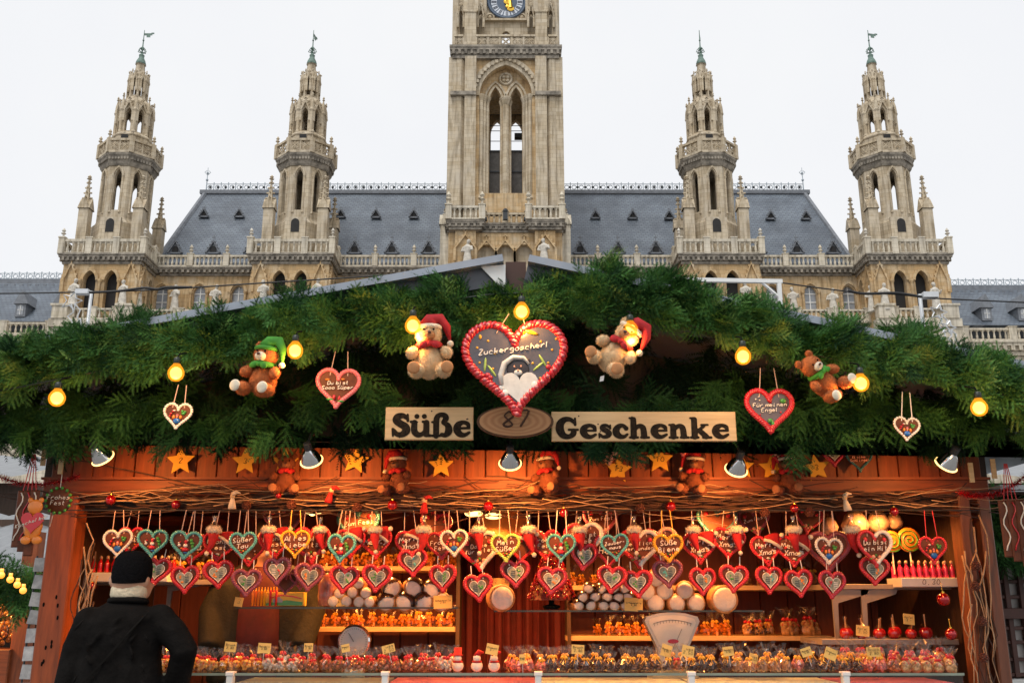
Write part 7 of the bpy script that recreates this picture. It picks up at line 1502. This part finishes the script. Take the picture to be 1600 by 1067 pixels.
# white steel frame on the roof, poles, cables and wire stars
t = thing('steel_frame', 'white square-tube steel frame standing behind the roof', 'frame', W(1220, 500, 8.5)); m = MB(); y = 8.5; A, B = W(1000, 436, y), W(1222, 440, y); h = .018
m.ext([A + Vector((0, -h, -h)), A + Vector((0, h, -h)), A + Vector((0, h, h)), A + Vector((0, -h, h))], B - A); part('top_rail', m, WHITE, t); m = MB(); x = W(1219, 470, y).x; m.box(x - h, x + h, y - h, y + h, 1.5, B.z - h * 1.02); part('upright', m, WHITE, t); m = MB(); x = W(1071, 440, y).x; m.box(x - .016, x + .016, y - .016, y + .016, 1.5, W(1071, 437, y).z - h * 1.1); part('upright', m, WHITE, t)
m = MB(); m.tube([W(1190, 441, y), W(1219, 466, y)], .014, 5); part('brace', m, WHITE, t)
CAB = M('cable_black', (.012, .012, .013), .5, .1, 20)
def cable(pts, Y, r_, lb, name='cable'):
    P = [W(a, b, Y) for a, b in pts]; Q = smooth2([tuple(p) for p in P], 6); m = MB(); m.tube(Q, r_, 5); solo(name, m, CAB, lb, 'cable', P[0], 'cables across the square', True)
cable(((-60, 459), (60, 458), (140, 456), (240, 453), (400, 443), (560, 433), (700, 424)), 14, .012, 'black cable crossing in front of the turrets on the clock side of the pole'); cable(((140, 457), (185, 455), (225, 450), (245, 452), (262, 449), (300, 449)), 13.8, .02, 'thicker black cable bundle beside the light pole near the turret arches')
cable(((1222, 442), (1280, 450), (1340, 457), (1400, 460), (1460, 466), (1540, 470), (1680, 476)), 12, .010, 'black cable running from the white steel frame past the rightmost turret'); cable(((1325, 454), (1350, 459), (1400, 458), (1440, 464)), 11.9, .018, 'thicker black cable bundle beside the right light pole')
for px, y0, y1, Y, lb in ((143, 455, 560, 14, 'thin pale pole with junction box before the far end turret'), (1437, 460, 560, 12, 'thin pale pole with junction box before the rightmost turret')):
    p = W(px, y0, Y); t = thing('light_pole', lb, 'pole', (p.x, Y, 0), 'pale light poles'); m = MB(); m.tube([(p.x, Y, 0), (p.x, Y, p.z)], .026, 8); part('pole', m, GALV, t, True); m = MB(); s = -1 if px < 800 else 1; m.box(p.x + s * .03, p.x + s * .22, Y - .06, Y + .06, p.z - .05, p.z + .02); part('junction_box', m, GALV, t)
def wire_star(px, py, r_, Y, lb, seed):
    p = W(px, py, Y); t = thing('wire_star', lb, 'light ornament', p, 'unlit wire stars'); k = r_ * sp(py, Y); rr = random.Random(seed); pts = [(k * (1 if i % 2 == 0 else .45) * math.sin(i * math.pi / 5 + .3), 0, k * (1 if i % 2 == 0 else .45) * math.cos(i * math.pi / 5 + .3)) for i in range(11)]
    m = MB(); m.tube(pts, .011, 5); part('star_outline', m, GALV, t, local=True); m = MB(); m.tube([(0, 0, -k * .3), (k * .3, 0, -k * 1.1), (-k * .2, 0, -k * 1.5), (k * .4, 0, -k * 2.1), (k * .5, 0, -k * 2.8)], .010, 5); m.tube([(k * .3, 0, -k * .3), (k * .9, 0, -k * .9), (k * .7, 0, -k * 1.6), (k * 1.3, 0, -k * 2.4)], .010, 5); part('star_tail', m, GALV, t, local=True)
wire_star(112, 470, 17, 14, 'unlit wire shooting star near the left light pole', 1); wire_star(120, 512, 15, 13.5, 'second unlit wire star below the first, near the left light pole', 2); wire_star(1466, 488, 14, 12, 'unlit wire shooting star near the right light pole', 3); wire_star(1482, 512, 12, 11.5, 'second unlit wire star near the right light pole', 4)
